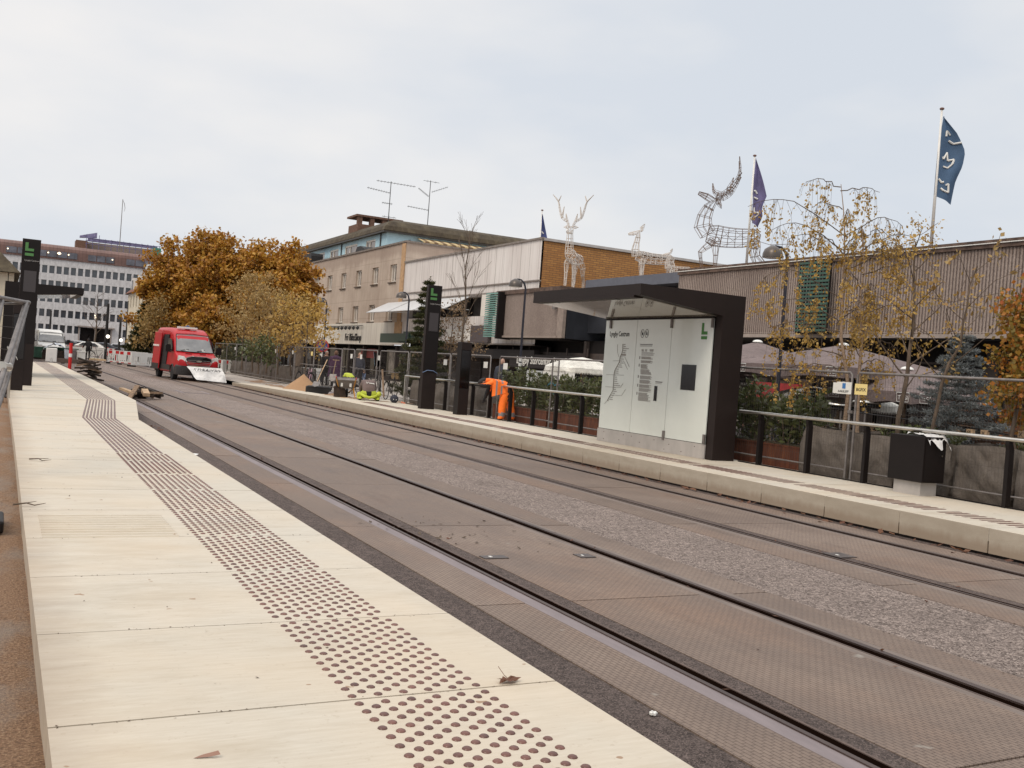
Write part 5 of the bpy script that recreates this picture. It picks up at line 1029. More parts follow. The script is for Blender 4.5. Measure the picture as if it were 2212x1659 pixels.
# big orange trees behind the van
def bigtree(cx,cy,Y,rx,rz,trunk,n,label,seed,mt='leaf_rust',px=None,blobs=26,lsize=.27):
    c=at(cx,cy,Y=Y); rng=np.random.default_rng(seed); rnd=random.Random(seed); e=empty('broadleaf_tree',(c.x,Y,0),0,label,'tree')
    b=MB(); b.tube([(0,0,0),(.1,0,c.z*.35),(0,0,c.z*.7)],[.42,.3,.2],8,cap=False); b.build('trunk',MT['bark'],e)
    b=MB(); P=[]; cz=c.z
    ph=[(rnd.uniform(0,6.3),rnd.uniform(.6,1.)) for _ in range(blobs)]
    cent=[]
    for k in range(blobs):
        while True:
            u=Vector((rnd.uniform(-1,1),rnd.uniform(-1,1),rnd.uniform(-1,1)))
            if .25<u.length<1: break
        q=Vector((u.x*rx*.82,u.y*rx*.7,cz+u.z*rz*.8)); rr=rnd.uniform(.2,.36)*min(rx,rz); cent.append((q,rr))
        b.tube([(0,0,cz*.4),(q.x*.35,q.y*.35,cz*.55+q.z*.1),(q.x*.75,q.y*.75,q.z*.9),q],[.16,.1,.06,.02],5,cap=False)
        for s in range(5): a=Vector((rnd.gauss(0,1),rnd.gauss(0,1),rnd.gauss(.4,1))).normalized(); b.tube([q,q+a*rr*1.35],[.03,.008],4,cap=False)
    b.build('branches',MT['bark'],e)
    per=n//blobs
    for q,rr in cent:
        sub=[np.array(q)+rng.normal(size=3)*rr*.72 for _ in range(9)]
        for s_ in sub:
            m_=per//9; D=rng.normal(size=(m_,3)); D/=np.linalg.norm(D,axis=1)[:,None]; P.append(s_+D*(rr*.62*rng.uniform(.05,1.25,(m_,1)))*np.array([1,1,.8]))
    # stray shoots that break the outline
    for _ in range(110):
        q,rr=cent[rng.integers(len(cent))]; a=rng.normal(size=3); a[2]=abs(a[2]); a/=np.linalg.norm(a); t=rng.uniform(.8,1.7,22)[:,None]; P.append(np.array(q)+a*t*rr+rng.normal(size=(22,3))*.12)
    P=np.concatenate(P); P=P[P[:,2]>1.2]; leafmesh('crown',leaves(P,lsize,rng,.72,droop=.3),MT[mt],e); return e
bigtree(500,612,84,4.4,5.0,None,42000,'large rust orange broadleaf tree rising behind the red van, middle of the group',41,blobs=34)
bigtree(385,640,88,3.6,4.1,None,28000,'orange broadleaf tree at the left of the group, over the back of the red van',42,blobs=24)
bigtree(600,632,78,3.0,4.0,None,30000,'orange broadleaf tree at the right of the group, beside the beige block',43,blobs=26,lsize=.3)
bigtree(560,700,82,3.4,2.8,None,13000,'lower orange tree in shade between the van and the beige block',44,blobs=16)
bigtree(425,705,80,3.4,2.4,None,12000,'lower orange tree directly above the red van roof',45,blobs=16)
bigtree(652,668,72,1.3,2.4,None,5000,'thin rust coloured tree against the beige facade',46,blobs=12,lsize=.26)
for k,(px,y,h,mt,lb,nl) in enumerate([(525,57,5.0,'leaf_straw','straw coloured young birch in the wrapped planters, nearest the red van',1900),(548,53.5,5.2,'leaf_straw','tallest straw coloured birch in the wrapped planters',1700),(578,51.5,4.1,'leaf_straw','straw coloured birch over the middle wrapped planters',1700),(603,49.5,3.9,'leaf_straw','thin birch with bare top over the wrapped planters',900),(632,48.3,3.6,'leaf_gold','yellow leaved birch over the wrapped planters left of the sand heap',1100),(664,46,3.4,'leaf_gold','small yellow birch beside the no stopping sign',800),(560,47.8,1.5,'leaf_green','low green shrub in the wrapped planters',600)]):
    x=at(px,760,Y=y).x; tree('young_birch',(x,y,.6),h,lb,r=.045,nb=12,bl=1.35 if h>2.5 else .8,levels=2,kids=3,nleaf=nl,lsize=.15,seed=60+k,first=.22,up=1.0,mt=mt,jit=.16,aspect=.6,spread=.4,droop=.1)
x=at(310,740,Y=88).x; conifer('dark_spruce',(x,88,0),5.2,1.7,'dark spruce left of the red van, in front of the cream house','leaf_conifer',71,n=14,den=1.,lsize=.3)
x=at(332,745,Y=84).x; tree('young_birch',(x,84,0),4.6,'greenish young tree just left of the red van',r=.06,nb=14,bl=1.5,levels=2,kids=3,nleaf=1500,lsize=.26,seed=73,first=.1,up=1.,mt='leaf_straw',jit=.3)
for k,(px,lb) in enumerate(((398,'dark bush behind the fence, right of the red van'),)): 
    laurel(13.,15.5,60,70,.2,2.3,60,lb,80,'leaf_conifer',.28)
# bare tree in front of the far office
x=at(205,735,Y=140).x; tree('bare_tree',(x,140,0),7.5,'bare spreading tree in front of the far office block',r=.12,nb=14,bl=2.6,levels=3,kids=3,nleaf=0,seed=91,first=.3,up=.9,spread=.4)
# ---------------- lamps, flags, deer ----------------
def street_lamp(x,y,h,label):
    e=empty('street_lamp',(x,y,.25),0,label,'street lamp','bell shaped street lamps behind the far platform'); a=Vector((-.884,.461,0)) ; H_=h-.25
    b=MB(); b.tube([(0,0,0),(0,0,.9)],[.06,.05],10); b.tube([(0,0,.9),(0,0,H_-.35),Vector((0,0,H_-.16))+a*.05,Vector((0,0,H_-.04))+a*.17,Vector((0,0,H_-.02))+a*.32],[.045,.036,.034,.03,.028],10); b.build('pole',mat('lamp_pole',(.012,.012,.022),.5),e,smooth=True,auto=60)
    c=a*.36+Vector((0,0,H_-.1)); b=MB(); b.tube([c+Vector((0,0,.09)),c+Vector((0,0,.06)),c+Vector((0,0,0)),c+Vector((0,0,-.1)),c+Vector((0,0,-.19))],[.05,.1,.19,.23,.235],16); b.build('lamp_shade',mat('lamp_shade',(.09,.075,.065),.35,.4),e,smooth=True,auto=60)
    b=MB(); b.cyl(c+Vector((0,0,-.191)),c+Vector((0,0,-.2)),.2,n=16); b.build('lens',m_sign,e)
for (px,py),x,l in zip(((1704,532),(1137,603),(885,631),(707,644)),(16,16,16,16),('nearest bell lamp, in front of the long ribbed wall','bell lamp in front of the short ribbed wall','bell lamp in front of the corner of the white building','bell lamp at the foot of the orange trees, in front of the beige block')):
    v=at(px,py,X=x); street_lamp(x,v.y,v.z,l)
# stickers on the lamp post by the pharmacy
v=at(1137,603,X=16)
for z,l in ((2.02,'topmost'),(1.86,'second highest'),(1.7,'third highest'),(1.52,'lowest')): b=MB(); b.cyl((16,v.y,z),(16,v.y,z+.11),.058,n=10); tag(b.build('sticker',m_sign),l+' white sticker wrapped round the lamp post in front of the pharmacy','sticker')
# no stopping sign
v=at(697,747,X=16.3)
e=empty('road_sign',(v.x,v.y,.25),0,'round blue no stopping sign with red rim in front of the beige block','road sign'); z=v.z-.25
b=MB(); b.tube([(0,0,0),(0,0,z+.2)],.03,8); b.build('pole',m_galv,e)
b=MB(); dr=Vector((-.35,-.93,0)).normalized(); c=Vector((0,0,z))+dr*.05; b.cyl(c,c+dr*.02,.36,n=24,m=0); b.cyl(c+dr*.02,c+dr*.026,.28,n=24,m=1)
u=Vector((0,0,1)).cross(dr)
for s in (1,-1): p=c+dr*.03+(u*s+Vector((0,0,1)))*.2; q=c+dr*.03-(u*s+Vector((0,0,1)))*.2; b.tube([p,q],.03,4,m=0)
b.build('disc',[m_reds,mat('sign_blue',(.03,.06,.22),.5)],e)
b=MB(); c=Vector((0,0,z-.5))+dr*.05; b.cyl(c,c+dr*.02,.14,n=4,m=0); b.build('plate',m_sign,e)
# flags
def flag(px,y0,px1,y1,x,label,col,outline,marks,mcol=m_sign,gtag='banner flags on the shopping centre roof'):
    a=at(px,y0,X=x); t=at(px1,y1,X=x); e=empty('flagpole',a,0,label,'flag',gtag); h=t.z-a.z
    b=MB(); b.tube([(0,0,-.1),(0,0,h)],[.06,.035],10); b.build('pole',m_gwhite,e,smooth=True); b=MB(); b.ball((0,0,h+.03),.085,10,sc=(1,1,.6)); b.build('finial',mat('copper_ball',(.16,.08,.06),.4),e)
    # outline in pixels -> plane facing the street diagonal
    rt=Vector((R[0][0],R[1][0],0)).normalized(); nm=rt.cross(Vector((0,0,1)))
    dep=R[0][2]*a.x+R[1][2]*a.y+R[2][2]*(a.z-H); k=dep/F
    def loc(p): # p px,py -> (horizontal offset, z)
        u=(p[0]-px1)+(p[1]-y1)*.0745; w=(p[1]-y1); return u*k,h-w*k
    L_,Rr=outline; b=MB(); n=16
    def samp(pl,t): 
        t=t*(len(pl)-1); i=min(len(pl)-2,int(t)); f=t-i; return (pl[i][0]*(1-f)+pl[i+1][0]*f,pl[i][1]*(1-f)+pl[i+1][1]*f)
    M_=7
    def surf(s,t):
        p=samp(L_,t);q=samp(Rr,t); r=(p[0]*(1-s)+q[0]*s,p[1]*(1-s)+q[1]*s); u,z=loc(r); return rt*u+Vector((0,0,z))+nm*(.12*math.sin(s*6+t*5)*s+.02)
    for i in range(n+1):
        for j in range(M_+1): b.v.append(tuple(surf(j/M_,i/n)))
    for i in range(n):
        for j in range(M_): q=i*(M_+1)+j; b.f.append((q,q+1,q+M_+2,q+M_+1)); b.m.append(0)
    b.build('flag_cloth',col,e,smooth=True)
    b=MB()
    for st_ in marks:
        pts=[]
        for (mx_,my_) in st_:
            # find param
            best=None
            for i in range(33):
                for j in range(17):
                    p=samp(L_,i/32);q=samp(Rr,i/32); s=j/16; r=(p[0]*(1-s)+q[0]*s,p[1]*(1-s)+q[1]*s); dd=(r[0]-mx_)**2+(r[1]-my_)**2
                    if best is None or dd<best[0]: best=(dd,s,i/32)
            sp=surf(best[1],best[2]); u,z=loc((mx_,my_)); P_=rt*u+Vector((0,0,z)); dn=(sp-P_).dot(nm); pts.append(P_+nm*(dn+.02)) 
        # flat ribbon on both faces
        for sgn in (.0,-.05):
            for a_,c_ in zip(pts[:-1],pts[1:]): b.tube([a_+nm*sgn,c_+nm*sgn],.035,5)
    if marks: b.build('emblem',mcol,e)
    return e
s3=lambda x,y:((3680+x*220/608)*.54,(400+y*600/1659)*.54)
fb=mat('flag_blue',(.055,.105,.185),.8,var=.15,vs=2)
flag(2011,535,2034,237,29,'large blue flag with white scribbled emblem, farthest right on the roof',fb,([s3(255,180),s3(215,420),s3(190,600),s3(165,850),s3(152,1055)],[s3(262,185),s3(400,370),s3(480,560),s3(460,720),s3(400,880),s3(355,1140)]),[[s3(285,400),s3(290,345),s3(305,345),s3(335,380)],[s3(315,445),s3(370,475),s3(440,465)],[s3(250,625),s3(258,650),s3(300,575),s3(305,665),s3(370,650),s3(350,700),s3(305,745),s3(255,730)],[s3(205,870),s3(235,910),s3(258,905)],[s3(225,975),s3(250,1000),s3(300,1020),s3(300,925),s3(275,940)]])
s1=lambda x,y:((2740+x*380/1126)*.54,(560+y*560/1659)*.54)
flag(1612,575,1629,338,29,'purple blue flag with white strokes beside the large wire stag',mat('flag_purple',(.12,.105,.22),.8,var=.25,vs=2),([s1(830,220),s1(815,400),s1(790,500),s1(800,700),s1(790,980)],[s1(838,225),s1(880,370),s1(915,500),s1(955,660),s1(905,790),s1(920,900),s1(860,1030)]),[[s1(810,605),s1(830,600),s1(850,635)],[s1(810,680),s1(855,700)],[s1(812,800),s1(815,860),s1(860,860),s1(850,890),s1(815,920)]])
a=(1159,620); 
flag(1159,620,1172,455,29,'dark blue flag hanging in front of the brick wall',mat('flag_navy',(.045,.06,.17),.8,var=.25,vs=2),([(1171,462),(1169,490),(1166,520),(1164,560)],[(1173,462),(1178,490),(1183,515),(1179,535),(1178,565)]),[[(1171,500),(1175,504)],[(1170,520),(1176,525),(1173,530)],[(1168,540),(1174,546)]])
# wire deer
def skinmesh(verts,edges,radii,sub=1,root=0):
    me=bpy.data.meshes.new('s'); me.from_pydata([tuple(v) for v in verts],edges,[]); o=bpy.data.objects.new('s',me); COL.objects.link(o); o.modifiers.new('k','SKIN')
    for i,sv in enumerate(me.skin_vertices[0].data): r=radii[i]; sv.radius=(r,r) if not isinstance(r,tuple) else r; sv.use_root=(i==root)
    if sub: q=o.modifiers.new('u','SUBSURF'); q.levels=sub; q.render_levels=sub
    dg=bpy.context.evaluated_depsgraph_get(); dg.update(); r=bpy.data.meshes.new_from_object(o.evaluated_get(dg)); bpy.data.objects.remove(o); bpy.data.meshes.remove(me); return r
def chains(cs):
    V=[];E_=[];Rd=[];idx={}
    for ch in cs:
        prev=None
        for (p,r) in ch:
            k=tuple(round(c,4) for c in p)
            if k not in idx: idx[k]=len(V); V.append(p); Rd.append(r)
            i=idx[k]
            if prev is not None and prev!=i: E_.append((prev,i))
            prev=i
    return V,E_,Rd
def wire(me,th,name,mt,parent):
    o=bpy.data.objects.new('w',me); COL.objects.link(o); w=o.modifiers.new('w','WIREFRAME'); w.thickness=th; w.use_even_offset=False; w.use_replace=True
    dg=bpy.context.evaluated_depsgraph_get(); dg.update(); r=bpy.data.meshes.new_from_object(o.evaluated_get(dg)); bpy.data.objects.remove(o); r.name=name; r.materials.clear(); r.materials.append(mt); q=bpy.data.objects.new(name,r); COL.objects.link(q); q.parent=parent; return q
def cage(b,ch,th,n=8,step=.15):
    """hoops and lengthwise wires following a tapering limb"""
    P0=[Vector(p) for p,r in ch]; R0=[r for p,r in ch]; pts=[];rs=[]
    for i in range(len(P0)-1):
        a,c=P0[i],P0[i+1]; pa=P0[i-1] if i else a-(c-a); pc=P0[i+2] if i+2<len(P0) else c+(c-a); k=max(1,int((c-a).length/step))
        for j in range(k):
            t=j/k; q=.5*((2*a)+(c-pa)*t+(2*pa-5*a+4*c-pc)*t*t+(3*a-pa-3*c+pc)*t**3); pts.append(q); rs.append(R0[i]+(R0[i+1]-R0[i])*(t*t*(3-2*t)))
    pts.append(P0[-1]); rs.append(R0[-1]); rings=[]; up=Vector((0,1,0))
    for i,p in enumerate(pts):
        t=(pts[min(i+1,len(pts)-1)]-pts[max(i-1,0)]); t=t if t.length>1e-6 else Vector((0,0,1)); t.normalize(); w=(up-t*up.dot(t)).normalized(); u=t.cross(w)
        rings.append([p+(w*math.cos(2*math.pi*j/n)*.82+u*math.sin(2*math.pi*j/n))*rs[i] for j in range(n)])
    for r_ in rings: b.tube(r_,th/2,3,closed=True)
    for j in range(n): b.tube([r_[j] for r_ in rings],th/2,3,cap=False)
    for i in range(0,len(rings)-1):
        if rs[i]>.15: 
            for j in range(i%2,n,4): b.tube([rings[i][j],rings[i+1][(j+1)%n]],th/3.2,3,cap=False)
def deer(origin,rz,s,label,mt,pose,antl=True,th=.03):
    """built side on, head toward -x; s scales metres"""
    q0=pose.get('bulk',.75); e=empty('wire_deer',origin,rz,label,'wire deer'); P=lambda x,y,z:(x*s,y*s,z*s)
    body=[[ (P(-.95,0,1.62),q0*.36*s),(P(-.6,0,1.55),q0*.46*s),(P(-.1,0,1.5),q0*.43*s),(P(.5,0,1.5),q0*.4*s),(P(.98,0,1.55),q0*.36*s),(P(1.22,0,1.52),q0*.16*s)]]
    hd=pose['head']; nk=pose['neck']
    body.append([(P(-.95,0,1.62),q0*.36*s)]+[(P(*q[0]),q[1]*s) for q in nk])
    body.append([(P(*nk[-1][0]),nk[-1][1]*s)]+[(P(*q[0]),q[1]*s) for q in hd])
    for leg in pose['legs']: body.append([(P(*leg[0][0]),leg[0][1]*s)]+[(P(*q[0]),q[1]*s) for q in leg[1:]])
    b=MB()
    for ci,c_ in enumerate(body): cage(b,c_ if ci<3 else [(Vector(c_[0][0]).lerp(Vector(c_[1][0]),.45),c_[1][1]*1.25)]+c_[1:],th,10 if ci==0 else (8 if ci<3 else 5),.25*s)
    b.build('wire_body',mt,e)
    hp=pose['crown']
    for sy in (1,-1):
        if antl:
            for nm,ch in (('antler',pose['antler']),):
                cs=[]
                for c in ch: cs.append([(P(hp[0]+q[0][0],sy*(q[0][1]),hp[2]+q[0][2]),q[1]*s) for q in c])
                b=MB(); [cage(b,c_,th*.8,4,.14*s) for c_ in cs]; b.build(nm,mt,e)
        ear=[[(P(hp[0]+.08,sy*.12,hp[2]-.03),.05*s),(P(hp[0]+pose['ear'][0]*.5,sy*pose['ear'][1]*.6,hp[2]+pose['ear'][2]*.5),.09*s),(P(hp[0]+pose['ear'][0],sy*pose['ear'][1],hp[2]+pose['ear'][2]),.015*s)]]
        b=MB(); cage(b,ear[0],th*.8,4,.15*s); b.build('ear',mt,e)
    return e
L4=[[((-.6,0,1.55),.36),((-.85,.2,1.2),.15),((-1.22,.2,.85),.09),((-1.18,.2,.6),.065),((-1.08,.2,.12),.06),((-1.05,.2,0.08),.07)],
    [((-.6,0,1.55),.36),((-.6,-.2,1.15),.17),((-.55,-.2,.7),.1),((-.55,-.2,.35),.08),((-.52,-.2,.03),.08)],
    [((.98,0,1.55),.29),((1.0,.2,1.1),.17),((.98,.2,.75),.1),((1.08,.2,.5),.07),((.85,.2,0.02),.07)],
    [((.98,0,1.55),.29),((1.1,-.2,1.1),.17),((1.18,-.2,.75),.1),((1.42,-.2,.5),.075),((1.45,-.2,0.0),.07)]]
stag=dict(bulk=1.,neck=[((-1.18,0,1.95),.38),((-1.14,0,2.35),.3),((-1.0,0,2.72),.23)],head=[((-.82,0,3.02),.19),((-1.12,0,3.2),.14),((-1.46,0,3.34),.07)],legs=L4,crown=(-.72,0,3.12),ear=(.25,.25,-.35),
 antler=[[((0,.08,0),.06),((.25,.15,.1),.16),((.52,.28,.3),.14),((.75,.38,.62),.08),((.9,.42,1.12),.05),((.84,.44,1.72),.012)],[((.25,.15,.1),.16),((-.1,.2,.3),.06),((-.18,.24,.6),.012)],[((.52,.28,.3),.14),((.66,.32,.85),.015)],[((.75,.38,.62),.08),((.98,.46,1.05),.012)]])
m_dbr=mat('deer_wire_dark',(.2,.14,.11),.6,.3); m_dwh=mat('deer_wire_white',(.62,.56,.5),.5)
v=at(1573,575,X=29.6); k=(R[0][2]*v.x+R[1][2]*v.y)/F*.182
az=math.atan2(v.x,v.y)
deer((v.x,v.y,6.95),-az,k*525/1.84*.98,'large dark wire stag with swept antlers on the long ribbed roof',m_dbr,stag,True,.026)
# light white stag seen from the front
front=dict(neck=[((-1.0,0,1.95),.24),((-1.05,0,2.35),.2),((-1.08,0,2.6),.18)],head=[((-1.1,0,2.8),.2),((-1.28,0,2.72),.15),((-1.5,0,2.6),.09)],legs=[[ (q[0][0],q[0][1],q[0][2]) and q for q in lg] for lg in L4],crown=(-1.02,0,2.95),ear=(.05,.38,-.02),
 antler=[[((0,.1,0),.05),((.02,.22,.28),.075),((.02,.5,.45),.06),((0,.66,.95),.05),((0,.74,1.25),.03),((0,1.05,1.6),.01)],[((0,.74,1.25),.03),((0,.62,1.55),.01)],[((.02,.22,.28),.075),((0,.3,.65),.012)],[((.02,.5,.45),.06),((0,.42,1.0),.012)]])
front['legs']=[[((-.6,0,1.55),.36),((-.62,.2,1.15),.15),((-.6,.2,.7),.09),((-.6,.2,.05),.07)],[((-.6,0,1.55),.36),((-.62,-.2,1.15),.15),((-.6,-.2,.7),.09),((-.58,-.2,.05),.07)],L4[2],L4[3]]
v=at(1237,618,X=28.8); kk=(R[0][2]*v.x+R[1][2]*v.y)/F*.1465; sc=kk*860/2.95
deer((v.x+.25,v.y+.5,v.z-.05),-az+math.pi/2-.12,sc,'white wire stag facing the street on the short ribbed roof',m_dwh,front,True,.034)
doe=dict(neck=[((-1.05,0,1.95),.22),((-1.0,0,2.35),.15),((-.95,0,2.65),.13)],head=[((-.95,0,2.95),.15),((-1.25,0,2.85),.1),((-1.5,0,2.8),.06)],legs=front['legs'],crown=(-.85,0,3.05),ear=(.18,.3,.35),antler=[])
v=at(1385,612,X=30.2); kk=(R[0][2]*v.x+R[1][2]*v.y)/F*.1465; sc=kk*840/3.0
deer((v.x+.5,v.y-.2,v.z-.05),-az+.25,sc*.92,'white wire doe with pricked ears on the entrance roof between the two stags',m_dwh,doe,False,.03)
deer((v.x+1.4,v.y-1.3,v.z-.05),-az+.1,sc*.56,'small white wire fawn standing against the doe',m_dwh,doe,False,.026)
b=MB(); p=at(1622,516,X=29); q=at(1710,527,X=27.9); b.tube([p,p.lerp(q,.5)+Vector((0,0,-.15)),q],.012,4); tag(b.build('guy_wire',m_galv),'thin guy wire running from the purple flagpole to the right','wire')
# ---------------- vans and cars ----------------
def rrect(hw,z0,z1,y,r,tw=None,n=4):
    """rounded section seen from the front; tw = half width at the top"""
    tw=hw if tw is None else tw; r=min(r,(z1-z0)*.45,tw*.6); pts=[]
    for (cx,cz,a0,w) in ((hw-r*.5,z0+r*.5,-90,r*.5),(tw-r,z1-r,0,r),(-tw+r,z1-r,90,r),(-hw+r*.5,z0+r*.5,180,r*.5)):
        for i in range(n+1): a=math.radians(a0+90*i/n); pts.append((cx+w*math.cos(a),y,cz+w*math.sin(a)))
    return pts
def van(loc,rz,label,paint,W=1.03,Ht=2.62,Ln=5.5,open_door=True,emblem=True,plate=(0.75,.5,.04),low=False,name='delivery_van'):
    e=empty(name,loc,rz,label,'van'); k=Ht/2.62; wt=W*.84
    S_=[rrect(W*.80,.45,.92*k,.0,.1,W*.78),rrect(W*.92,.38,1.04*k,.05,.12,W*.9),rrect(W*.985,.34,1.14*k,.22,.14,W*.93),rrect(W,.34,1.24*k,.5,.14,W*.95),rrect(W,.34,1.36*k,.86,.12,W*.95)]
    # windshield part and roof
    S_+= [rrect(W,.34,1.42*k,.98,.12,W*.93),rrect(W,.34,2.2*k,1.62,.2,W*.86),rrect(W,.34,2.46*k,1.98,.24,W*.84),rrect(W,.34,2.58*k,2.5,.24,W*.86),rrect(W,.34,Ht,3.3,.22,W*.88),rrect(W,.34,Ht,Ln-.25,.2,W*.88),rrect(W*.98,.38,Ht-.06,Ln,.18,W*.86)]
    b=MB(); b.loft(S_); o=b.build('body',paint,e,smooth=True,auto=38); fixn(o)
    # windshield
    def fr(x,t,o_=.0): # point on the windshield plane
        y=.98+(1.62+.12-.98)*t; z=(1.42+(2.27-1.42)*t)*k; return (x,y-.03-o_,z+.012+o_)
    b=MB(); w0,w1=W*.86,W*.74
    pts=[fr(-w0,.02),fr(0,-.02,.02),fr(w0,.02),fr(w1,.97),fr(0,1.0,.02),fr(-w1,.97)]; b.poly(pts); 
    b.poly([(p[0],p[1]+.06,p[2]-.0) for p in reversed(pts)]); o=b.build('windshield',mat('windshield_glass',(.16,.155,.15),.12,spec=.9,var=.35,vs=1.2),e)
    b=MB(); b.tube([fr(-w0-.01,.0,.01),fr(0,-.04,.03),fr(w0+.01,.0,.01),fr(w1+.02,1.0,.01),fr(0,1.03,.03),fr(-w1-.02,1.0,.01)],.018,5,closed=True); b.build('windshield_seal',m_black,e)
    b=MB(); b.tube([fr(-.7,.02,.03),fr(-.3,.12,.03)],.012,4); b.tube([fr(.1,.02,.03),fr(.5,.1,.03)],.012,4); b.build('wiper',m_black,e)
    b=MB(); b.box(-.5,-.1,1.1,1.14,1.45*k,1.49*k); b.box(.15,.5,1.1,1.14,1.43*k,1.46*k); b.poly([fr(-.5,.06,.012),fr(-.15,.04,.012),fr(-.2,.12,.012),fr(-.48,.13,.012)]); b.poly([fr(.12,.05,.012),fr(.5,.03,.012),fr(.45,.15,.012),fr(.2,.17,.012)]); b.build('papers',m_sign,e)
    # dark lower bumper, grille, lamps
    b=MB(); b.loft([rrect(W*.84,.3,.72*k,-.04,.08),rrect(W*.99,.27,.76*k,.06,.08),rrect(W*1.012,.27,.78*k,.3,.08),rrect(W*1.012,.27,.6*k,.62,.06)]); fixn(b.build('bumper',mat('bumper_plastic',(.025,.02,.019),.6),e,smooth=True,auto=40))
    if not low:
        b=MB(); q=[(-.5,.76),(-.62,.96),(-.58,1.14),(-.34,1.21),(.34,1.21),(.58,1.14),(.62,.96),(.5,.76)]; b.ext([(x,-.03+.06*abs(x)+(z-.74)*.06,z*k) for x,z in q],(0,.12,0)); fixn(b.build('grille',m_blacks,e))
        b=MB(); b.tube([(x*1.03,-.045+.06*abs(x)+(z-.74)*.06,z*k) for x,z in q],.022,6,closed=True); 
        for zz in (.84,.93,1.02): b.tube([(-.54,0,zz*k),(0,-.035,zz*k),(.54,0,zz*k)],.012,5)
        b.build('grille_frame',m_galv,e)
        b=MB(); c=Vector((0,-.06,.99*k)); b.tube([c,c+Vector((0,-.012,0))],.001,4); b.v=[];b.f=[];b.m=[]
        b.loft([[(.14*math.cos(a),-.045,.99*k+.055*math.sin(a)) for a in [i*math.pi/8 for i in range(16)]],[(.125*math.cos(a),-.075,.99*k+.045*math.sin(a)) for a in [i*math.pi/8 for i in range(16)]]]); b.build('badge',m_steel,e)
        for s in (-1,1):
            b=MB(); q=[(.55,.93),(.6,1.1),(.7,1.2),(.93,1.23),(.965,1.0),(.9,.92)]; b.ext([(s*x*W/1.03,.02+.16*max(0,x-.6)*1.6+(z-.9)*.1-.03,z*k) for x,z in q],(0,.14,0)); fixn(b.build('headlight',mat('headlight_glass',(.62,.6,.57),.12,spec=.9,var=.3,vs=6),e))
            b=MB(); b.cyl((s*.78,-.04,.5*k),(s*.78,.0,.5*k),.05,n=10); b.build('fog_light',m_galv,e)
    else:
        for s in (-1,1): b=MB(); b.box(s*.62-.2,s*.62+.2,-.01,.1,.82*k,1.0*k); b.build('headlight',m_galv,e)
        b=MB(); b.box(-.4,.4,-.015,.1,.86*k,.98*k); b.build('grille',m_black,e)
    b=MB(); b.box(-.42,.12,-.1,-.05,.62*k,.73*k); b.build('number_plate',mat('plate_yellow',plate,.5,var=.1),e)
    if emblem: text('TVK 80 352',.085,m_ink,(-.39,-.105,.64*k),*WY,parent=e,ext=.001,sx=.9)
    if not low: 
        b=MB(); 
        for s in (-1,1): b.tube([(s*.35-.15,.72,1.33*k),(s*.35+.15,.72,1.33*k)],.02,5)
        b.build('washer_slot',m_black,e)
        # white script on the bonnet
        b=MB(); b.tube([(-.28,.33,1.215*k),(-.2,.4,1.24*k),(-.24,.28,1.2*k)],.016,4); b.tube([(-.2,.36,1.225*k),(-.14,.26,1.2*k)],.016,4)
        for i in range(6): b.tube([(-.06+.08*i,.33,1.215*k),(-.03+.08*i,.35,1.222*k),(.0+.08*i,.31,1.207*k)],.012,4)
        b.build('lettering',m_sign,e)
    # wheels
    for x in (-1,1):
        for y in (.95,Ln-1.15):
            b=MB(); c=Vector((x*(W-.12),y,.35)); ax=Vector((1,0,0)); b.loft([[tuple(c+Vector((dx,r*math.cos(a),r*math.sin(a)))) for a in [i*math.pi/12 for i in range(24)]] for dx,r in ((-.12,.2),(-.12,.33),(-.09,.355),(.09,.355),(.12,.33),(.12,.2))]); w=b.build('wheel',m_tyre,e,smooth=True,auto=40)
            b=MB(); b.loft([[tuple(c+Vector((dx*x,r*math.cos(a),r*math.sin(a)))) for a in [i*math.pi/10 for i in range(20)]] for dx,r in ((.02,.21),(.1,.21),(.06,.12),(.08,.05))]); b.build('rim',m_galv,w,smooth=True,auto=40)
            b=MB(); b.tube([(x*(W+.004),y+.43*math.cos(a),.33+.43*math.sin(a)) for a in [i*math.pi/12 for i in range(13)]],.035,6); b.build('wheel_arch',MT['bumper_plastic'],e)
    # sides
    for s in (-1,1):
        b=MB(); q=[(1.25,1.42),(1.3,1.62),(1.72,2.02),(2.3,2.06),(2.32,1.42)]
        b.ext([(s*(W*(1.0-.035*(z-1.4)/.6)+.004-.02*(z-1.4)),y,z*k) for y,z in q],(s*-.02,0,0)); fixn(b.build('side_window',m_glass,e))
        b=MB(); b.box(min(s*(W+.0),s*(W+.012)),max(s*W,s*(W+.012)),1.5,Ln-.05,.45*k,.72*k); b.build('side_moulding',MT['bumper_plastic'],e)
        b=MB(); b.loft([rrect(.12,1.36*k,1.74*k,1.12,.05),rrect(.12,1.36*k,1.74*k,1.3,.05)]); o=fixn(b.build('mirror',m_black,e,smooth=True,auto=40)); o.location.x=s*(W+.2); 
        b=MB(); b.tube([(s*(W-.03),1.3,1.45*k),(s*(W+.12),1.22,1.5*k)],.03,6); b.build('mirror_arm',m_black,e)
        for yy in (2.36,Ln-1.9): b=MB(); b.tube([(s*(W+.002),yy,.74*k),(s*(W*.985),yy,1.5*k),(s*(W*.9),yy,2.3*k)],.006,3); b.build('door_seam',m_black,e)
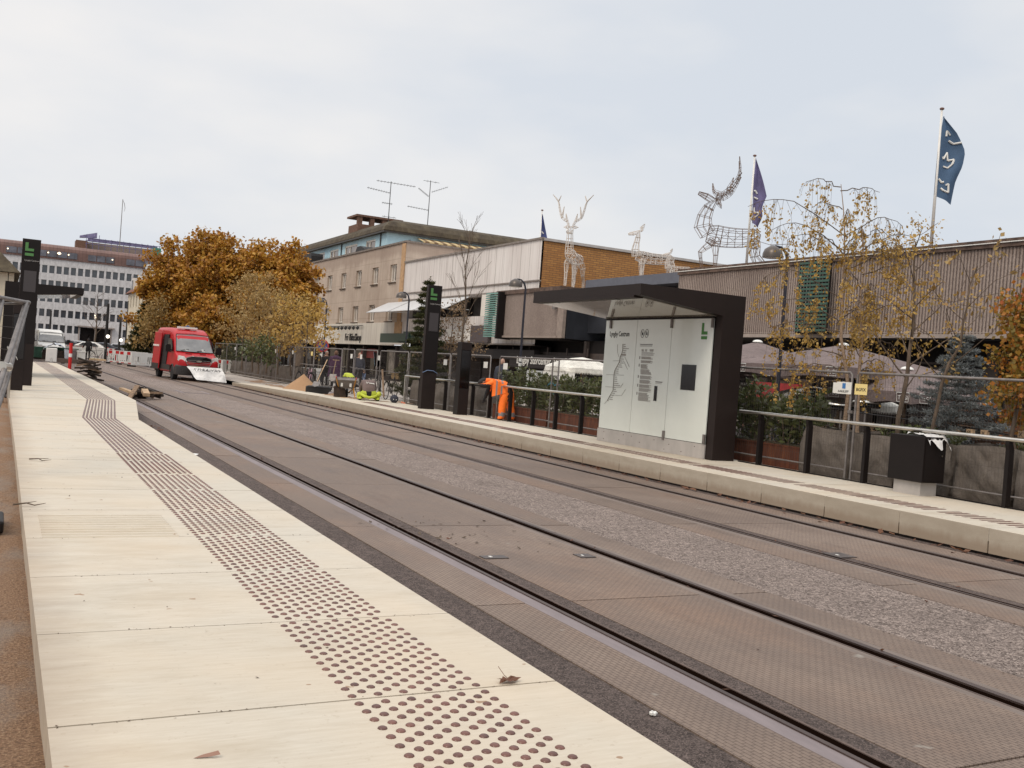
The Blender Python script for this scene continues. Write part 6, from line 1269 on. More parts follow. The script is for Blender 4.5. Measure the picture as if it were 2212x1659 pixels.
    if open_door:
        # sliding door pushed back: dark panel on the body painted as the shade of the opening and the door riding outside the body
        b=MB(); b.prism([(-W-.006,2.42,.52),(-W-.006,3.5,.52),(-W*.925,3.5,2.25),(-W*.925,2.42,2.25)],[(-W+.03,2.42,.52),(-W+.03,3.5,.52),(-W*.88,3.5,2.25),(-W*.88,2.42,2.25)]); fixn(b.build('doorway_shade',m_dark,e))
        b=MB(); b.prism([(-W-.16,3.45,.45),(-W-.16,5.1,.45),(-W*.93-.14,5.1,2.35),(-W*.93-.14,3.45,2.35)],[(-W-.1,3.45,.45),(-W-.1,5.1,.45),(-W*.93-.08,5.1,2.35),(-W*.93-.08,3.45,2.35)]); o=fixn(b.build('sliding_door',paint,e)); bevel(o,.015)
        b=MB(); b.box(-W-.165,-W-.098,3.46,5.09,.42,.72); b.build('door_moulding',MT['bumper_plastic'],o)
        b=MB()
        for i in range(9): z=1.62-.02*(i%2); b.tube([(-W-.165,4.9-.16*i,z),(-W-.165,4.82-.16*i,z+.08),(-W-.165,4.78-.16*i,z)],.014,4)
        b.build('lettering',m_sign,o)
        random.seed(7); b=MB()
        for i in range(8): b.box(-W+.04,-W+.12,2.5+.1*i,2.58+.1*i,.6,.9+random.random()*.9)
        b.build('cargo',mat('cargo',(.12,.1,.08),.8,var=.9,vs=3),e)
        b=MB(); b.box(-.62,.35,2.2,2.42,Ht-.02,Ht+.07); b.build('light_bar',m_sign,e); b=MB(); b.ball((-.05,2.6,Ht),.15,12,sc=(1,1,1.1),half=True); b.build('beacon',mat('beacon_blue',(.02,.03,.09),.2),e); b=MB(); b.tube([(.4,2.9,Ht-.04),(.42,2.85,Ht+.1)],.01,4); b.build('aerial',m_black,e)
    return e
m_vr=mat('van_red',(.4,.009,.013),.38,coat=.12,var=.1,vs=1.2,spec=.3); m_vw=mat('van_white',(.62,.6,.56),.3,coat=.4,var=.05,vs=1)
v0=at(370,819,z=0); 
RV=van((8.72,50.3,0),.07,'red high roof van with its sliding door open, parked on the tracks',m_vr,W=1.06,Ht=2.62)
# white banner hanging off the van bumper on to the road
b=MB(); nU,nV=20,8
def bn(px,py): return at(px,py,Y=49.3+ .0)
TL=[at(397,786,Y=50.1),at(405,790,Y=49.9),at(475,790,Y=49.4)]; 
for i in range(nU+1):
    for j in range(nV+1):
        s=i/nU;t=j/nV; top=at(403+76*s,791+5*s,Y=50.1-.5*s); bot=at(424+66*s,820+7*s,Y=49.1-.4*s); bot.z=max(.03,bot.z); q=top.lerp(bot,t**.9); q+=Vector((0,.08*math.sin(s*9+t*4)-.02,.05*math.sin(s*12+t*5)*math.sin(t*3.1))); 
        b.v.append((q.x,q.y,max(.02,q.z)))
for i in range(nU):
    for j in range(nV): a=i*(nV+1)+j; b.f.append((a,a+1,a+nV+2,a+nV+1)); b.m.append(0)
tag(b.build('banner',MT['sack_white'],smooth=True),'crumpled white banner with lettering hanging from the front of the red van','banner')
o=bpy.data.objects['banner']
random.seed(12); b=MB()
for i in range(16):
    s=.12+.05*i; top=at(403+76*s,791+5*s,Y=50.1-.5*s); bot=at(424+66*s,820+7*s,Y=49.1-.4*s); p=top.lerp(bot,.3)+Vector((0,-.12,0)); q=p+Vector((random.uniform(-.05,.08),0,random.uniform(.08,.14))); r=p+Vector((random.uniform(.03,.12),0,random.uniform(-.02,.1))); b.tube([p,q,r],.012,4)
b.build('lettering',m_ink,o)
WV=van((at(112,760,Y=88).x+.0,88,.0),.05,'white van parked beyond the end of the near platform, behind green crates',m_vw,W=1.12,Ht=2.3,Ln=5,open_door=False,emblem=False,low=True,plate=(.6,.58,.54))
# parked cars in front of the office
def car(px,Y,label,col,rz,w=.9,l=4.3):
    x=at(px,745,Y=Y).x; e=empty('parked_car',(x,Y,0),rz,label,'car','cars parked in front of the far office'); b=MB()
    S_=[rrect(w*.85,.3,.62,-l/2,.1),rrect(w,.25,.8,-l/2+.25,.12),rrect(w,.22,.95,-l/2+1.,.12),rrect(w,.22,1.38,-l/2+1.7,.25,w*.72),rrect(w,.22,1.45,0.2,.25,w*.7),rrect(w,.22,1.36,l/2-1.,.25,w*.72),rrect(w,.22,1.0,l/2-.35,.15),rrect(w*.85,.3,.8,l/2,.1)]
    b.loft(S_); fixn(b.build('body',col,e,smooth=True,auto=40))
    b=MB(); b.prism([(-w*.72,-l/2+1.12,1.0),(w*.72,-l/2+1.12,1.0),(w*.62,-l/2+1.62,1.33),(-w*.62,-l/2+1.62,1.33)],[(-w*.72,-l/2+1.2,1.0),(w*.72,-l/2+1.2,1.0),(w*.62,-l/2+1.7,1.33),(-w*.62,-l/2+1.7,1.33)]); b.build('windshield',m_glass,e)
    for s in (-1,1):
        b=MB(); b.prism([(s*w*1.0,-l/2+1.45,.98),(s*w*1.,l/2-.7,.98),(s*w*.86,l/2-1.1,1.3),(s*w*.86,-l/2+1.85,1.3)],[(s*w*.9,-l/2+1.45,.98),(s*w*.9,l/2-.7,.98),(s*w*.78,l/2-1.1,1.3),(s*w*.78,-l/2+1.85,1.3)]); b.build('side_window',m_glass,e)
        for y in (-l/2+.8,l/2-.8): b=MB(); b.cyl((s*(w-.15),y,.32),(s*(w+.01),y,.32),.32,n=16); b.build('wheel',m_tyre,e)
    return e
m_cs=mat('car_silver',(.35,.35,.36),.3,coat=.5); m_cd=mat('car_dark',(.04,.04,.05),.25,coat=.5)
car(176,150,'silver car parked left of the office entrance',m_cs,1.4); car(201,128,'white car parked in front of the office entrance, beside the cyclist',m_vw,1.35); car(228,150,'dark car behind the white car at the office entrance',m_cd,1.5); car(150,145,'dark car half hidden by the white van',m_cd,1.5); car(262,150,'grey car parked right of the office entrance',m_cs,1.4)
# dark tapering tram poles with lamps
for px,yb,yt,Y,lab in ((107,722,672,120,'black pole with a small lamp above the white van'),(226,776,656,92,'tall black pole in front of the office entrance'),(256,762,677,100,'tall black signal pole at the right end of the office'),(269,770,650,125,'thin black pole next to the signal pole by the cream house')):
    a=at(px,yb,Y=Y); t=at(px+(yb-yt)*.0745,yt,Y=Y); e=empty('tram_pole',(a.x,Y,0),0,lab,'pole'); b=MB(); b.tube([(0,0,0),(0,0,t.z)],[.16 if px==226 else .11,.1 if px!=269 else .04],8); b.build('pole',m_ink,e)
    if px!=269: b=MB(); b.ball((.12,-.2,t.z*.42),.16,8); b.build('lamp_head',mat('lamp_lit',(1,.95,.85),.5,emit=(1,.9,.75),es=2.),e)
# barriers
def barrier(x,y,rz,label,w=2.1,red=True):
    e=empty('road_barrier',(x,y,0),rz,label,'barrier','red and white plastic barriers across the road'); b=MB(); b.box(-w/2,w/2,-.03,.03,.72,1.02); b.box(-w/2,-w/2+.06,-.03,.03,.12,.72); b.box(w/2-.06,w/2,-.03,.03,.12,.72); b.box(-w/2+.06,w/2-.06,-.03,.03,.12,.24)
    for k in range(int(w/.16)): x_=-w/2+.12+.16*k; b.box(x_,x_+.07,-.025,.025,.24,.72)
    b.box(-.3,.3,-.032,.032,.3,.72); b.build('panel',m_gwhite,e)
    if red:
        b=MB()
        for k in range(int(w/.48)+1): x_=-w/2+.05+.48*k; b.box(x_,min(w/2,x_+.24),-.036,-.031,.76,.98)
        for k in range(int(w/.48)): x_=-w/2+.15+.48*k; b.box(x_,x_+.2,-.036,-.031,.12,.18)
        b.build('red_stripes',m_red,e)
    b=MB(); b.box(-w/2-.1,-w/2+.2,-.3,.3,0,.1); b.box(w/2-.2,w/2+.1,-.3,.3,0,.1); b.build('foot',m_black,e); return e
def bp(px,py): v=at(px,py,z=0); return v.x,v.y
x,y=bp(262,779); x2,y2=bp(287,780)
barrier(at(264,765,Y=80).x,80,-.05,'red and white barrier, left one of the pair between cyclist and red van',2.0); barrier(at(289,765,Y=78).x,78,-.05,'red and white barrier next to the back of the red van',2.0); barrier(at(311,768,Y=74).x,74,.5,'plain white barrier partly hidden by the back of the red van',2.0,False)
barrier(at(217,758,Y=98).x,98,.1,'red and white barrier behind the bicycle wheel',2.4); barrier(at(183,757,Y=104).x,104,0,'white barrier with small red marks behind the cyclist',2.6); barrier(at(150,758,Y=104).x,104,0,'white barrier with small red marks, right of the white van',2.6)
barrier(at(160,764,Y=92).x,92,0,'low plain white barrier above the green crates',2.6,False); barrier(at(185,765,Y=90).x,90,0,'plain white barrier close behind the cyclist',2.4,False)
barrier(at(484,785,Y=62).x,62,1.2,'narrow plain white barrier right of the red van',1.4,False); barrier(at(505,783,Y=66).x,66,.0,'red and white barrier right of the red van, before the grey planters',3.2); barrier(at(600,789,Y=58).x,58,.2,'white barrier behind the grey planters',1.8,False); barrier(at(660,792,Y=54).x,54,.2,'white barrier behind the sand heap',2.2,False); barrier(at(84,762,Y=84).x,84,1.3,'white barrier end on beside the black pylon',1.5,False)
for px,py,lb in ((201,767,'red marker leaning by the middle barrier'),(232,768,'red marker post by the tall black pole'),(249,779,'red marker post in front of the barrier pair')):
    v=at(px,py,z=0); b=MB(); b.tube([(0,0,0),(.12 if px==201 else 0,0,.95)],.06,8); b.tube([(.06 if px==201 else 0,0,.5),(.08 if px==201 else 0,0,.64)],.062,8,m=1); tag(b.build('marker_post',[m_red,m_sign],loc=(v.x,v.y,0)),lb,'marker post')
# green crates, plastic covered pallet, white block, kerb stones
def crate(px,Y,w,h,label,mt,name='crate'):
    v=at(px,770,Y=Y); b=MB(); b.box(-w/2,w/2,-.4,.4,.12,h)
    for k in range(int(w/.2)): b.box(-w/2+.2*k,-w/2+.2*k+.03,-.43,-.4,.15,h-.1)
    b.box(-w/2-.03,w/2+.03,-.43,.43,h-.1,h-.02); b.box(-w/2,w/2,-.38,.38,0,.12,1); tag(b.build(name,[mt,m_woodd],loc=(v.x,Y,0)),label,'crate')
m_gc=mat('crate_green',(.03,.085,.05),.6,var=.25,vs=3)
crate(89,79,1.0,.9,'green crate left of the plastic covered pallet',m_gc); crate(143,77,1.5,.95,'long green crate right of the plastic covered pallet',m_gc); crate(164,76,.6,.9,'grey box at the right end of the green crates',m_band,'box'); crate(175,75,.5,.85,'white box next to the cyclist',m_gwhite,'box')
v=at(118,772,Y=76); b=MB(); random.seed(3)
for i in range(13):
    for j in range(9):
        a=i/12*math.pi; r=1.05; z=.75+.55*math.sin(a)*(.8+.4*noise.noise(Vector((i*.7,j*.6,0)))); b.v.append((-.85+1.7*i/12,-.5+j/8,z if 0<i<12 else .55))
for i in range(12):
    for j in range(8): a=i*9+j; b.f.append((a,a+9,a+10,a+1)); b.m.append(0)
b.box(-.8,.8,-.45,.45,.1,.75,1); b.poly([(.55,-.52,.9),(.9,-.52,.85),(.85,-.52,.2),(.6,-.52,.25)])
tag(b.build('covered_pallet',[mat('plastic_sheet',(.5,.52,.56),.18,spec=.8,var=.3,vs=4),m_woodd],loc=(v.x,76,0)),'pallet of stones under shiny clear plastic sheet at the end of the near platform','pallet')
v=at(110,781,z=.29); b=MB(); b.box(-.28,.28,-.1,.1,0,.78); b.box(-.03,.03,-.103,-.1,.0,.25,1); o=b.build('white_block',[m_gwhite,m_ink],loc=(v.x,v.y,.27)); bevel(o,.03); tag(o,'white block with a notch standing at the far end of the near platform','block')
for k,(px,Y,w,l) in enumerate(((150,72,2.6,'long grey kerb stone lying in front of the green crates'),(165,70,2.2,'second kerb stone lying a little nearer, below the grey box'))):
    v=at(px,778,Y=Y); b=MB(); b.box(-w/2,w/2,-.1,.1,.05,.3); b.box(-w/2+.2,-w/2+.4,-.3,.3,0,.05,1); b.box(w/2-.4,w/2-.2,-.3,.3,0,.05,1); tag(b.build('kerb_stone',[mat('stone_brown',(.14,.1,.08),.9,var=.3,vs=3),m_woodd],loc=(v.x,Y,0)),l,'kerb stone')
# ---------------- people ----------------
def add_hand(b,p,d,s=1.,m=0,side=1):
    """palm, four bent fingers and a thumb at wrist p pointing along d"""
    d=Vector(d).normalized(); u=d.cross(Vector((0,0,1)) if abs(d.z)<.9 else Vector((0,1,0))).normalized(); w=d.cross(u)
    b.loft([[tuple(Vector(p)+d*t*s+u*a*s*q+w*c*s*.6) for a,c in ((-.03,-.012),(.03,-.012),(.04,0),(.03,.014),(-.03,.014),(-.04,0))] for t,q in ((0,.75),(.04,1.05),(.085,1.))],m)
    for i,L_ in enumerate((.062,.075,.07,.055)): o=Vector(p)+d*.083*s+u*(-.027+.018*i)*s; b.tube([o,o+d*L_*.5*s+w*.006*s,o+d*L_*.85*s+w*.03*s],[.0085*s,.008*s,.0055*s],5,m)
    o=Vector(p)+d*.03*s+u*.035*s*side; b.tube([o,o+(d*.6+u*side*.7)*.03*s,o+(d*.95+u*side*.5)*.055*s+w*.012*s],[.0105*s,.009*s,.006*s],5,m)
def person(loc,rz,label,J,mats,zones,hair=None,headr=.1,hair_len=0.,cap=None,scale=1.,face=True):
    """J: joints -> (pos); one skinned body, coloured by region"""
    e=empty('person',loc,rz,label,'person'); e.scale=(scale,)*3
    R_=J.get('r',{}); g=lambda k,d: R_.get(k,d)
    pv,ab,ch,nk,hd=J['pelvis'],J['belly'],J['chest'],J['neck'],J['head']
    C=[[(pv,g('pelvis',.16)),(ab,g('belly',.155)),(ch,g('chest',.175)),(nk,.065),(hd,.088)]]
    for s in ('l','r'):
        C.append([(ch,g('chest',.175)),(J[s+'sh'],g('sh',.085)),(J[s+'el'],g('el',.06)),(J[s+'ha'],.04)])
        C.append([(pv,g('pelvis',.16)),(J[s+'hip'],g('hip',.105)),(J[s+'kn'],g('kn',.072)),(J[s+'an'],g('an',.05)),(J[s+'to'],.042)])
    V,E_,Rd=chains(C); me=skinmesh(V,E_,Rd,2,0); me.materials.clear()
    for q in mats: me.materials.append(q)
    for p in me.polygons: p.use_smooth=True; p.material_index=zones(p.center,J)
    me.name='body'; o=bpy.data.objects.new('body',me); COL.objects.link(o); o.parent=e
    hdv=Vector(hd); up=(hdv-Vector(nk)).normalized(); fw=Vector(J.get('face',(0,-1,0))).normalized(); sd=up.cross(fw).normalized(); c=hdv+up*.035
    b=MB(); hm=len(mats)
    def el(c,rx,ry,rz_,m=0,n=14):
        bb=len(b.v); k=n//2+1
        for i in range(k+1):
            th=math.pi*i/k
            for j in range(n): a=2*math.pi*j/n; p=Vector(c)+sd*rx*math.sin(th)*math.cos(a)+fw*ry*math.sin(th)*math.sin(a)+up*rz_*math.cos(th); b.v.append(tuple(p))
        for i in range(k):
            for j in range(n): j2=(j+1)%n; b.f.append((bb+i*n+j,bb+(i+1)*n+j,bb+(i+1)*n+j2,bb+i*n+j2)); b.m.append(m)
    el(c,.076,.095,.118); el(c-up*.05+fw*.02,.055,.07,.065); el(c+fw*.098-up*.012,.012,.02,.024,n=8)
    for s in (-1,1): el(c+sd*.078*s-up*.005,.012,.022,.032,n=8); el(c+sd*.03*s+fw*.085+up*.015,.011,.008,.007,1,n=6)
    el(c+fw*.088-up*.052,.022,.008,.006,2,n=6)
    b.build('head',[m_skin,m_ink,mat('lips',(.25,.09,.07),.6)],e,smooth=True)
    if hair is not None:
        b=MB(); el(c+up*.018-fw*.016,.084,.1,.112); 
        if hair_len: el(c-up*hair_len*.5-fw*.045,.075,.055,hair_len)
        # cut away the face side
        keep=[];km=[]
        for f in b.f:
            q=sum((Vector(b.v[i]) for i in f),Vector())/len(f)-c
            if not (q.dot(fw)>.035 and q.dot(up)<.06): keep.append(f);km.append(0)
        b.f=keep;b.m=km; b.build('hair',hair,e,smooth=True)
    b=MB()
    for s,q in (('l',1),('r',-1)): ha=Vector(J[s+'ha']); d=(ha-Vector(J[s+'el'])); add_hand(b,ha-d.normalized()*.01,d,1.,0,q)
    b.build('hands',J.get('glove',m_skin),e,smooth=True)
    return e
def standing(**k):
    J=dict(pelvis=(0,0,.98),belly=(0,0,1.12),chest=(0,.0,1.34),neck=(0,-.01,1.52),head=(0,-.02,1.62),lsh=(.19,0,1.43),lel=(.25,.02,1.14),lha=(.24,-.06,.9),rsh=(-.19,0,1.43),rel=(-.25,.02,1.14),rha=(-.24,-.06,.9),
     lhip=(.1,0,.9),lkn=(.11,-.01,.5),lan=(.11,.02,.09),lto=(.12,-.13,.04),rhip=(-.1,0,.9),rkn=(-.11,-.01,.5),ran=(-.11,.02,.09),rto=(-.12,-.13,.04)); J.update(k); return J
def zone_simple(top,bot,z_shoe=.1,z_w=.93,skin_neck=1.5):
    return lambda c,J: 2 if c.z<z_shoe else (1 if c.z<z_w else (3 if c.z>skin_neck else 0))
c_blk=mat('cloth_black',(.014,.012,.013),.9,var=.2,vs=6); c_shoe=mat('shoe_dark',(.02,.016,.014),.7); c_pur=mat('coat_purple',(.05,.016,.045),.85,var=.2,vs=5); c_or=mat('hivis_orange',(.95,.17,.012),.7,var=.12,vs=5); c_gr=mat('reflective_grey',(.22,.2,.2),.4); c_yl=mat('hivis_yellow',(.42,.47,.04),.7,var=.2,vs=6); c_brn=mat('sweater_brown',(.14,.1,.09),.95,var=.15,vs=7,bump=.3,bs=60); c_nav=mat('coat_navy',(.03,.032,.045),.85,var=.2,vs=5)
h_gry=mat('hair_grey',(.35,.32,.3),.8); h_brn=mat('hair_brown',(.14,.07,.04),.8); h_blk=mat('hair_black',(.015,.012,.012),.8)
# orange worker bending over the railing, seen from behind
g0=at(1105,908,z=.26); ox,oy=12.75,24.0
dn=-math.atan2(12.7,24) # turned so he faces left along the railing
J=dict(pelvis=(.02,0,.84),belly=(-.1,.02,.95),chest=(-.38,.03,1.07),neck=(-.56,.02,1.1),head=(-.68,-.02,1.07),lsh=(-.42,.2,1.06),lel=(-.52,.24,.8),lha=(-.6,.2,.58),rsh=(-.4,-.17,1.08),rel=(-.62,-.26,.95),rha=(-.82,-.3,.96),
  lhip=(.08,.1,.76),lkn=(.12,.14,.42),lan=(.22,.16,.1),lto=(.12,.18,.04),rhip=(-.06,-.1,.76),rkn=(-.12,-.12,.42),ran=(-.12,-.12,.1),rto=(-.23,-.13,.04),face=(-.45,0,-1),r=dict(pelvis=.2,belly=.2,chest=.22,hip=.15,kn=.115,an=.1,el=.075),glove=c_blk)
def zo(c,J):
    if c.z<.07: return 2
    if c.z<.24 and c.z>.14: return 3
    if c.z<1.0 and c.x>-.25:
        if c.z>.55 and c.y<-.02 and -.0<c.x<.1: return 1
        return 0
    if c.x<-.46 and c.z<1.0: return 1
    if -.0<c.x<.1 and c.z<1.1: return 1
    if abs(c.x+.16)<.03 or abs(c.x+.36)<.025: return 3
    return 0
person((12.48,24.15,.26),dn+.1,'worker in orange hi-vis clothes bending over the railing beside the planters',J,[c_or,c_blk,c_shoe,c_gr],zo,hair=h_blk)
# loose tail of the vest
b=MB()
for i in range(9):
    for j in range(6): s=i/8;t=j/5; b.v.append((-.44+.38*s,-.23-.03*math.sin(s*6)-.02*t,1.17-.2*s-(.5-.32*s)*t))
for i in range(8):
    for j in range(5): a=i*6+j; b.f.append((a,a+1,a+7,a+6)); b.m.append(1 if i in (2,) or (i==5 and j>0) else 0)
o=b.build('vest',[c_or,c_gr],bpy.data.objects['person'],smooth=True)
# woman in purple coat, from behind
wv=at(727,843,z=.25)
J=standing(face=(0,1,0),pelvis=(0,0,.95),r=dict(pelvis=.25,belly=.24,chest=.23,hip=.13,sh=.11,el=.085),lha=(.2,.12,1.0),rha=(-.2,.12,1.0))
person((13.1,42.0,.22),-.3,'person in a long purple hooded coat seen from behind beside parked bicycles',J,[c_pur,c_blk,c_shoe,c_pur],lambda c,J:2 if c.z<.1 else (1 if c.z<.68 else 0),hair=h_brn)
P_=[o for o in bpy.data.objects if o.name.startswith('person') and o.type=='EMPTY'][-1]
b=MB(); b.loft([[(.27*math.cos(a)*q,.2*math.sin(a)*q,z) for a in [i*math.pi/8 for i in range(16)]] for z,q in ((.62,1.18),(.8,1.12),(1.0,1.02),(1.2,.97),(1.38,.85),(1.46,.55))],cap=False); b.ball((0,-.1,1.44),.17,10,sc=(1,.7,.75)); b.build('coat',c_pur,P_,smooth=True)
# standing figures beyond the bicycles
pp=at(704,785,Y=47.5)
person((pp.x,47.5,.25),.3,'grey haired person in black standing left of the person in purple',standing(),[c_blk,c_blk,c_shoe,m_skin],zone_simple(0,1),hair=h_gry,scale=.98)
pp=at(776,785,Y=46.)
person((pp.x,46,.25),-.2,'bald person in a dark jacket standing behind the parked bicycles',standing(r=dict(chest=.21,belly=.2)),[c_nav,c_blk,c_shoe,m_skin],zone_simple(0,1),hair=None,scale=1.0)
pp=at(1083,800,Y=30.)
person((pp.x,30,.25),1.9,'bald person in a dark coat walking past the pharmacy, seen over the hedge',standing(face=(.2,-1,.0),r=dict(chest=.22,belly=.2)),[c_nav,c_blk,c_shoe,c_nav],zone_simple(0,1),hair=None,scale=1.03)
pp=at(1620,880,Y=17.5)
person((pp.x,17.6,.1),.4,'person with short brown hair seated at the terrace behind the tall laurel',standing(lel=(.3,-.1,1.2),rel=(-.3,-.1,1.2)),[c_blk,c_blk,c_shoe,m_skin],zone_simple(0,1),hair=h_brn,scale=.86)
# kneeling worker from behind
kn=at(786,861,z=.29)
J=dict(pelvis=(0,0,.3),belly=(0,.1,.46),chest=(-.02,.24,.62),neck=(-.06,.42,.68),head=(-.1,.5,.62),lsh=(.17,.26,.64),lel=(.24,.4,.4),lha=(.14,.55,.18),rsh=(-.2,.26,.64),rel=(-.27,.42,.42),rha=(-.16,.55,.18),
  lhip=(.15,.0,.24),lkn=(.33,.3,.12),lan=(.3,-.08,.1),lto=(.3,-.22,.06),rhip=(-.15,.0,.24),rkn=(-.33,.3,.12),ran=(-.3,-.08,.1),rto=(-.3,-.22,.06),face=(0,.5,-1),r=dict(pelvis=.2,belly=.22,chest=.23,hip=.15,kn=.11,an=.085,el=.075))
person((11.3,32.2,.27),-.25,'kneeling worker in brown sweater and yellow hi-vis trousers at the far platform end',J,[c_brn,c_yl,c_shoe,c_blk],lambda c,J: 0 if c.z>.36 or c.y>.34 and c.z>.2 else (3 if abs(c.x)<.1 else (1 if c.z>.07 else 3)),hair=h_brn,scale=1.0)
P_=[o for o in bpy.data.objects if o.name.startswith('person') and o.type=='EMPTY'][-1]
b=MB(); b.tube([(-.32,-.1,.24),(-.15,-.22,.16),(0,-.25,.13),(.15,-.22,.16),(.32,-.1,.24)],.05,8); b.ball((.33,-.08,.26),.1,8); b.ball((-.33,-.08,.22),.09,8); b.build('trouser_band',c_yl,P_,smooth=True)
b=MB(); b.tube([(-.12,-.03,.66),(-.09,-.04,.6),(-.05,-.04,.66)],.012,4); b.tube([(-.02,-.03,.62),(.16,-.03,.6)],.016,4); b.build('lettering',m_sign,P_)
# crouching worker behind, mostly hidden by the barrow, and head of a worker at the railing end
J2={k:(v if not isinstance(v,tuple) else v) for k,v in J.items()}
pp=at(757,812,Y=35.5)
person((pp.x,35.3,.62),.4,'worker in yellow hi-vis bending behind the wheelbarrow',J2,[c_yl,c_blk,c_shoe,c_blk],lambda c,J: 0 if c.z>.52 else 1,hair=h_blk,scale=.72)
b=MB(); b.ball((0,0,.13),.15,12,sc=(1,1,.95)); b.ball((0,0,.24),.05,8,m=0); b.ball((-.07,-.13,.12),.018,6,m=1); b.ball((.02,-.14,.11),.018,6,m=1)
q=at(851,870,z=.29); tag(b.build('cap',[c_nav,m_sign],loc=(q.x,q.y,.29)),'dark blue knitted cap with two white buttons standing in for the head of a worker at the far railing','cap')
b=MB(); add_hand(b,Vector((q.x+.25,q.y-.1,.34)),(.2,-.8,-.2),1.4); tag(b.build('work_glove',mat('glove_orange',(.55,.16,.08),.8)),'orange work glove beside the blue cap at the railing end','glove')
# cyclist standing with a bicycle
def bicycle(x,y,rz,label,col,basket=False,grp='bicycles parked behind the fence',s=1.,z=.25):
    e=empty('bicycle',(x,y,z),rz,label,'bicycle',grp); e.scale=(s,)*3
    for wx in (-.52,.54):
        b=MB(); b.tube([(wx+.33*math.cos(a),0,.34+.33*math.sin(a)) for a in [i*math.pi/14 for i in range(28)]],.018,6,closed=True); w=b.build('wheel',m_tyre,e); b=MB()
        for i in range(12): a=i*math.pi/6; b.tube([(wx,0,.34),(wx+.32*math.cos(a),0,.34+.32*math.sin(a))],.003,3,cap=False)
        b.build('spokes',m_galv,w)
    b=MB(); b.tube([(-.52,0,.34),(-.05,0,.3),(.4,0,.86),(.54,0,.34)],.017,6); b.tube([(-.05,0,.3),(-.2,0,.9)],.016,6); b.tube([(-.52,0,.34),(-.17,0,.75),(.41,0,.72)],.015,6); b.build('frame',col,e)
    b=MB(); b.tube([(.4,0,.86),(.37,0,1.02),(.36,-.25,1.05),(.24,-.29,1.06)],.012,6); b.tube([(.37,0,1.02),(.36,.25,1.05),(.24,.29,1.06)],.012,6); b.build('handlebar',m_galv,e)
    b=MB(); b.loft([[(-.34,-.09,.93),(-.34,.09,.93),(-.34,.07,.97),(-.34,-.07,.97)],[(-.06,-.02,.94),(-.06,.02,.94),(-.06,.015,.97),(-.06,-.015,.97)]]); b.build('saddle',m_black,e)
    b=MB(); b.tube([(-.52+.36*math.cos(a),0,.34+.36*math.sin(a)) for a in [math.pi*(.1+.9*i/8) for i in range(9)]],.012,5); b.tube([(-.75,0,.72),(-.25,0,.72)],.012,5); b.build('mudguard',m_black,e)
    b=MB(); b.tube([(-.05,-.12,.2),(-.05,-.04,.3),(-.05,.04,.3),(-.05,.12,.4)],.012,5); b.cyl((-.05,-.03,.3),(-.05,-.045,.3),.09,n=12); b.build('crank',m_galv,e)
    if basket: b=MB(); b.loft([[(.45,-.13,.78),(.68,-.13,.78),(.68,.13,.78),(.45,.13,.78)],[(.42,-.18,1.0),(.75,-.18,1.0),(.75,.18,1.0),(.42,.18,1.0)]],cap=False); b.build('basket',mat('wicker',(.3,.2,.1),.9,var=.4,vs=30),e)
    return e
xx=at(190,760,Y=84).x
person((xx,84,0),3.3,'person in a black jacket and helmet standing with a bicycle beside the green crates',standing(lha=(.3,-.35,1.05),lel=(.3,-.1,1.2),r=dict(chest=.22)),[c_blk,c_blk,c_shoe,c_blk],lambda c,J:2 if c.z<.1 else 0,hair=h_blk)
bicycle(xx+.75,83.6,.0,'silver bicycle held by the person in black, beyond the green crates',m_galv,grp=None,s=1.2,z=0)
b=MB(); b.tube([(0,0,0),(0,0,1.05),(.1,0,1.1),(-.35,0,1.1),(-.4,0,1.05)],.04,6); tag(b.build('cycle_stand',m_gwhite,loc=(xx+1.0,82.4,0)),'white pipe stand in front of the bicycle wheel by the crates','stand')
random.seed(44)
m_bk=mat('bike_black',(.02,.018,.018),.4); m_bp=mat('bike_pink',(.35,.2,.25),.4); m_bb=mat('bike_blue',(.1,.16,.3),.4)
for k,(px,Y,rz,l,col,bs_) in enumerate([(655,43.5,.9,'black bicycle nearest the sand heap',m_bk,0),(668,42.8,1.1,'pale pink bicycle beside the sand heap',m_bp,0),(684,42.2,.8,'black bicycle left of the person in purple',m_bk,0),(708,41.5,1.0,'black bicycle with upright handlebar next to the person in purple',m_bk,0),(765,39.5,.9,'black bicycle right behind the wheelbarrow handles',m_bk,0),(785,38.5,1.1,'bicycle with blue fork behind the kneeling worker',m_bb,0),(805,37.5,.8,'dark bicycle right above the kneeling worker',m_bk,0),(822,36.5,1.2,'silver grey bicycle beside the leaning fence posts',m_galv,0),(845,35.2,.9,'black bicycle with wicker basket nearest the railing end',m_bk,1),(725,45.,.3,'dark bicycle behind the person in purple',m_bk,0),(750,44.,.2,'dark bicycle farther back behind the wheelbarrow',m_bk,0)]):
    bicycle(at(px,820,Y=Y).x,Y,rz,l,col,bs_)
# --- wheelbarrow and tools ---
e=empty('wheelbarrow',(0,0,0),0,'grey wheelbarrow with orange frame standing on loose soil','wheelbarrow')
w0=at(752,860,z=.28); e.location=(11.0,33.8,.26); e.rotation_euler=(0,0,-.35); e.scale=(.95,.95,.84)
def lp(b,*a): return b
b=MB(); b.loft([[(-.28,-.15,.42),(.28,-.15,.42),(.28,.5,.42),(-.28,.5,.42)],[(-.42,-.4,.78),(.42,-.4,.78),(.42,.7,.86),(-.42,.7,.86)]],cap=False); b.poly([(-.28,-.15,.42),(.28,-.15,.42),(.28,.5,.42),(-.28,.5,.42)]); b.build('tray',mat('barrow_grey',(.2,.18,.17),.6,.2,var=.25,vs=5),e); b=MB(); b.tube([(-.42,-.4,.78),(.42,-.4,.78),(.42,.7,.86),(-.42,.7,.86)],.015,6,closed=True); b.build('rim',m_galv,e)
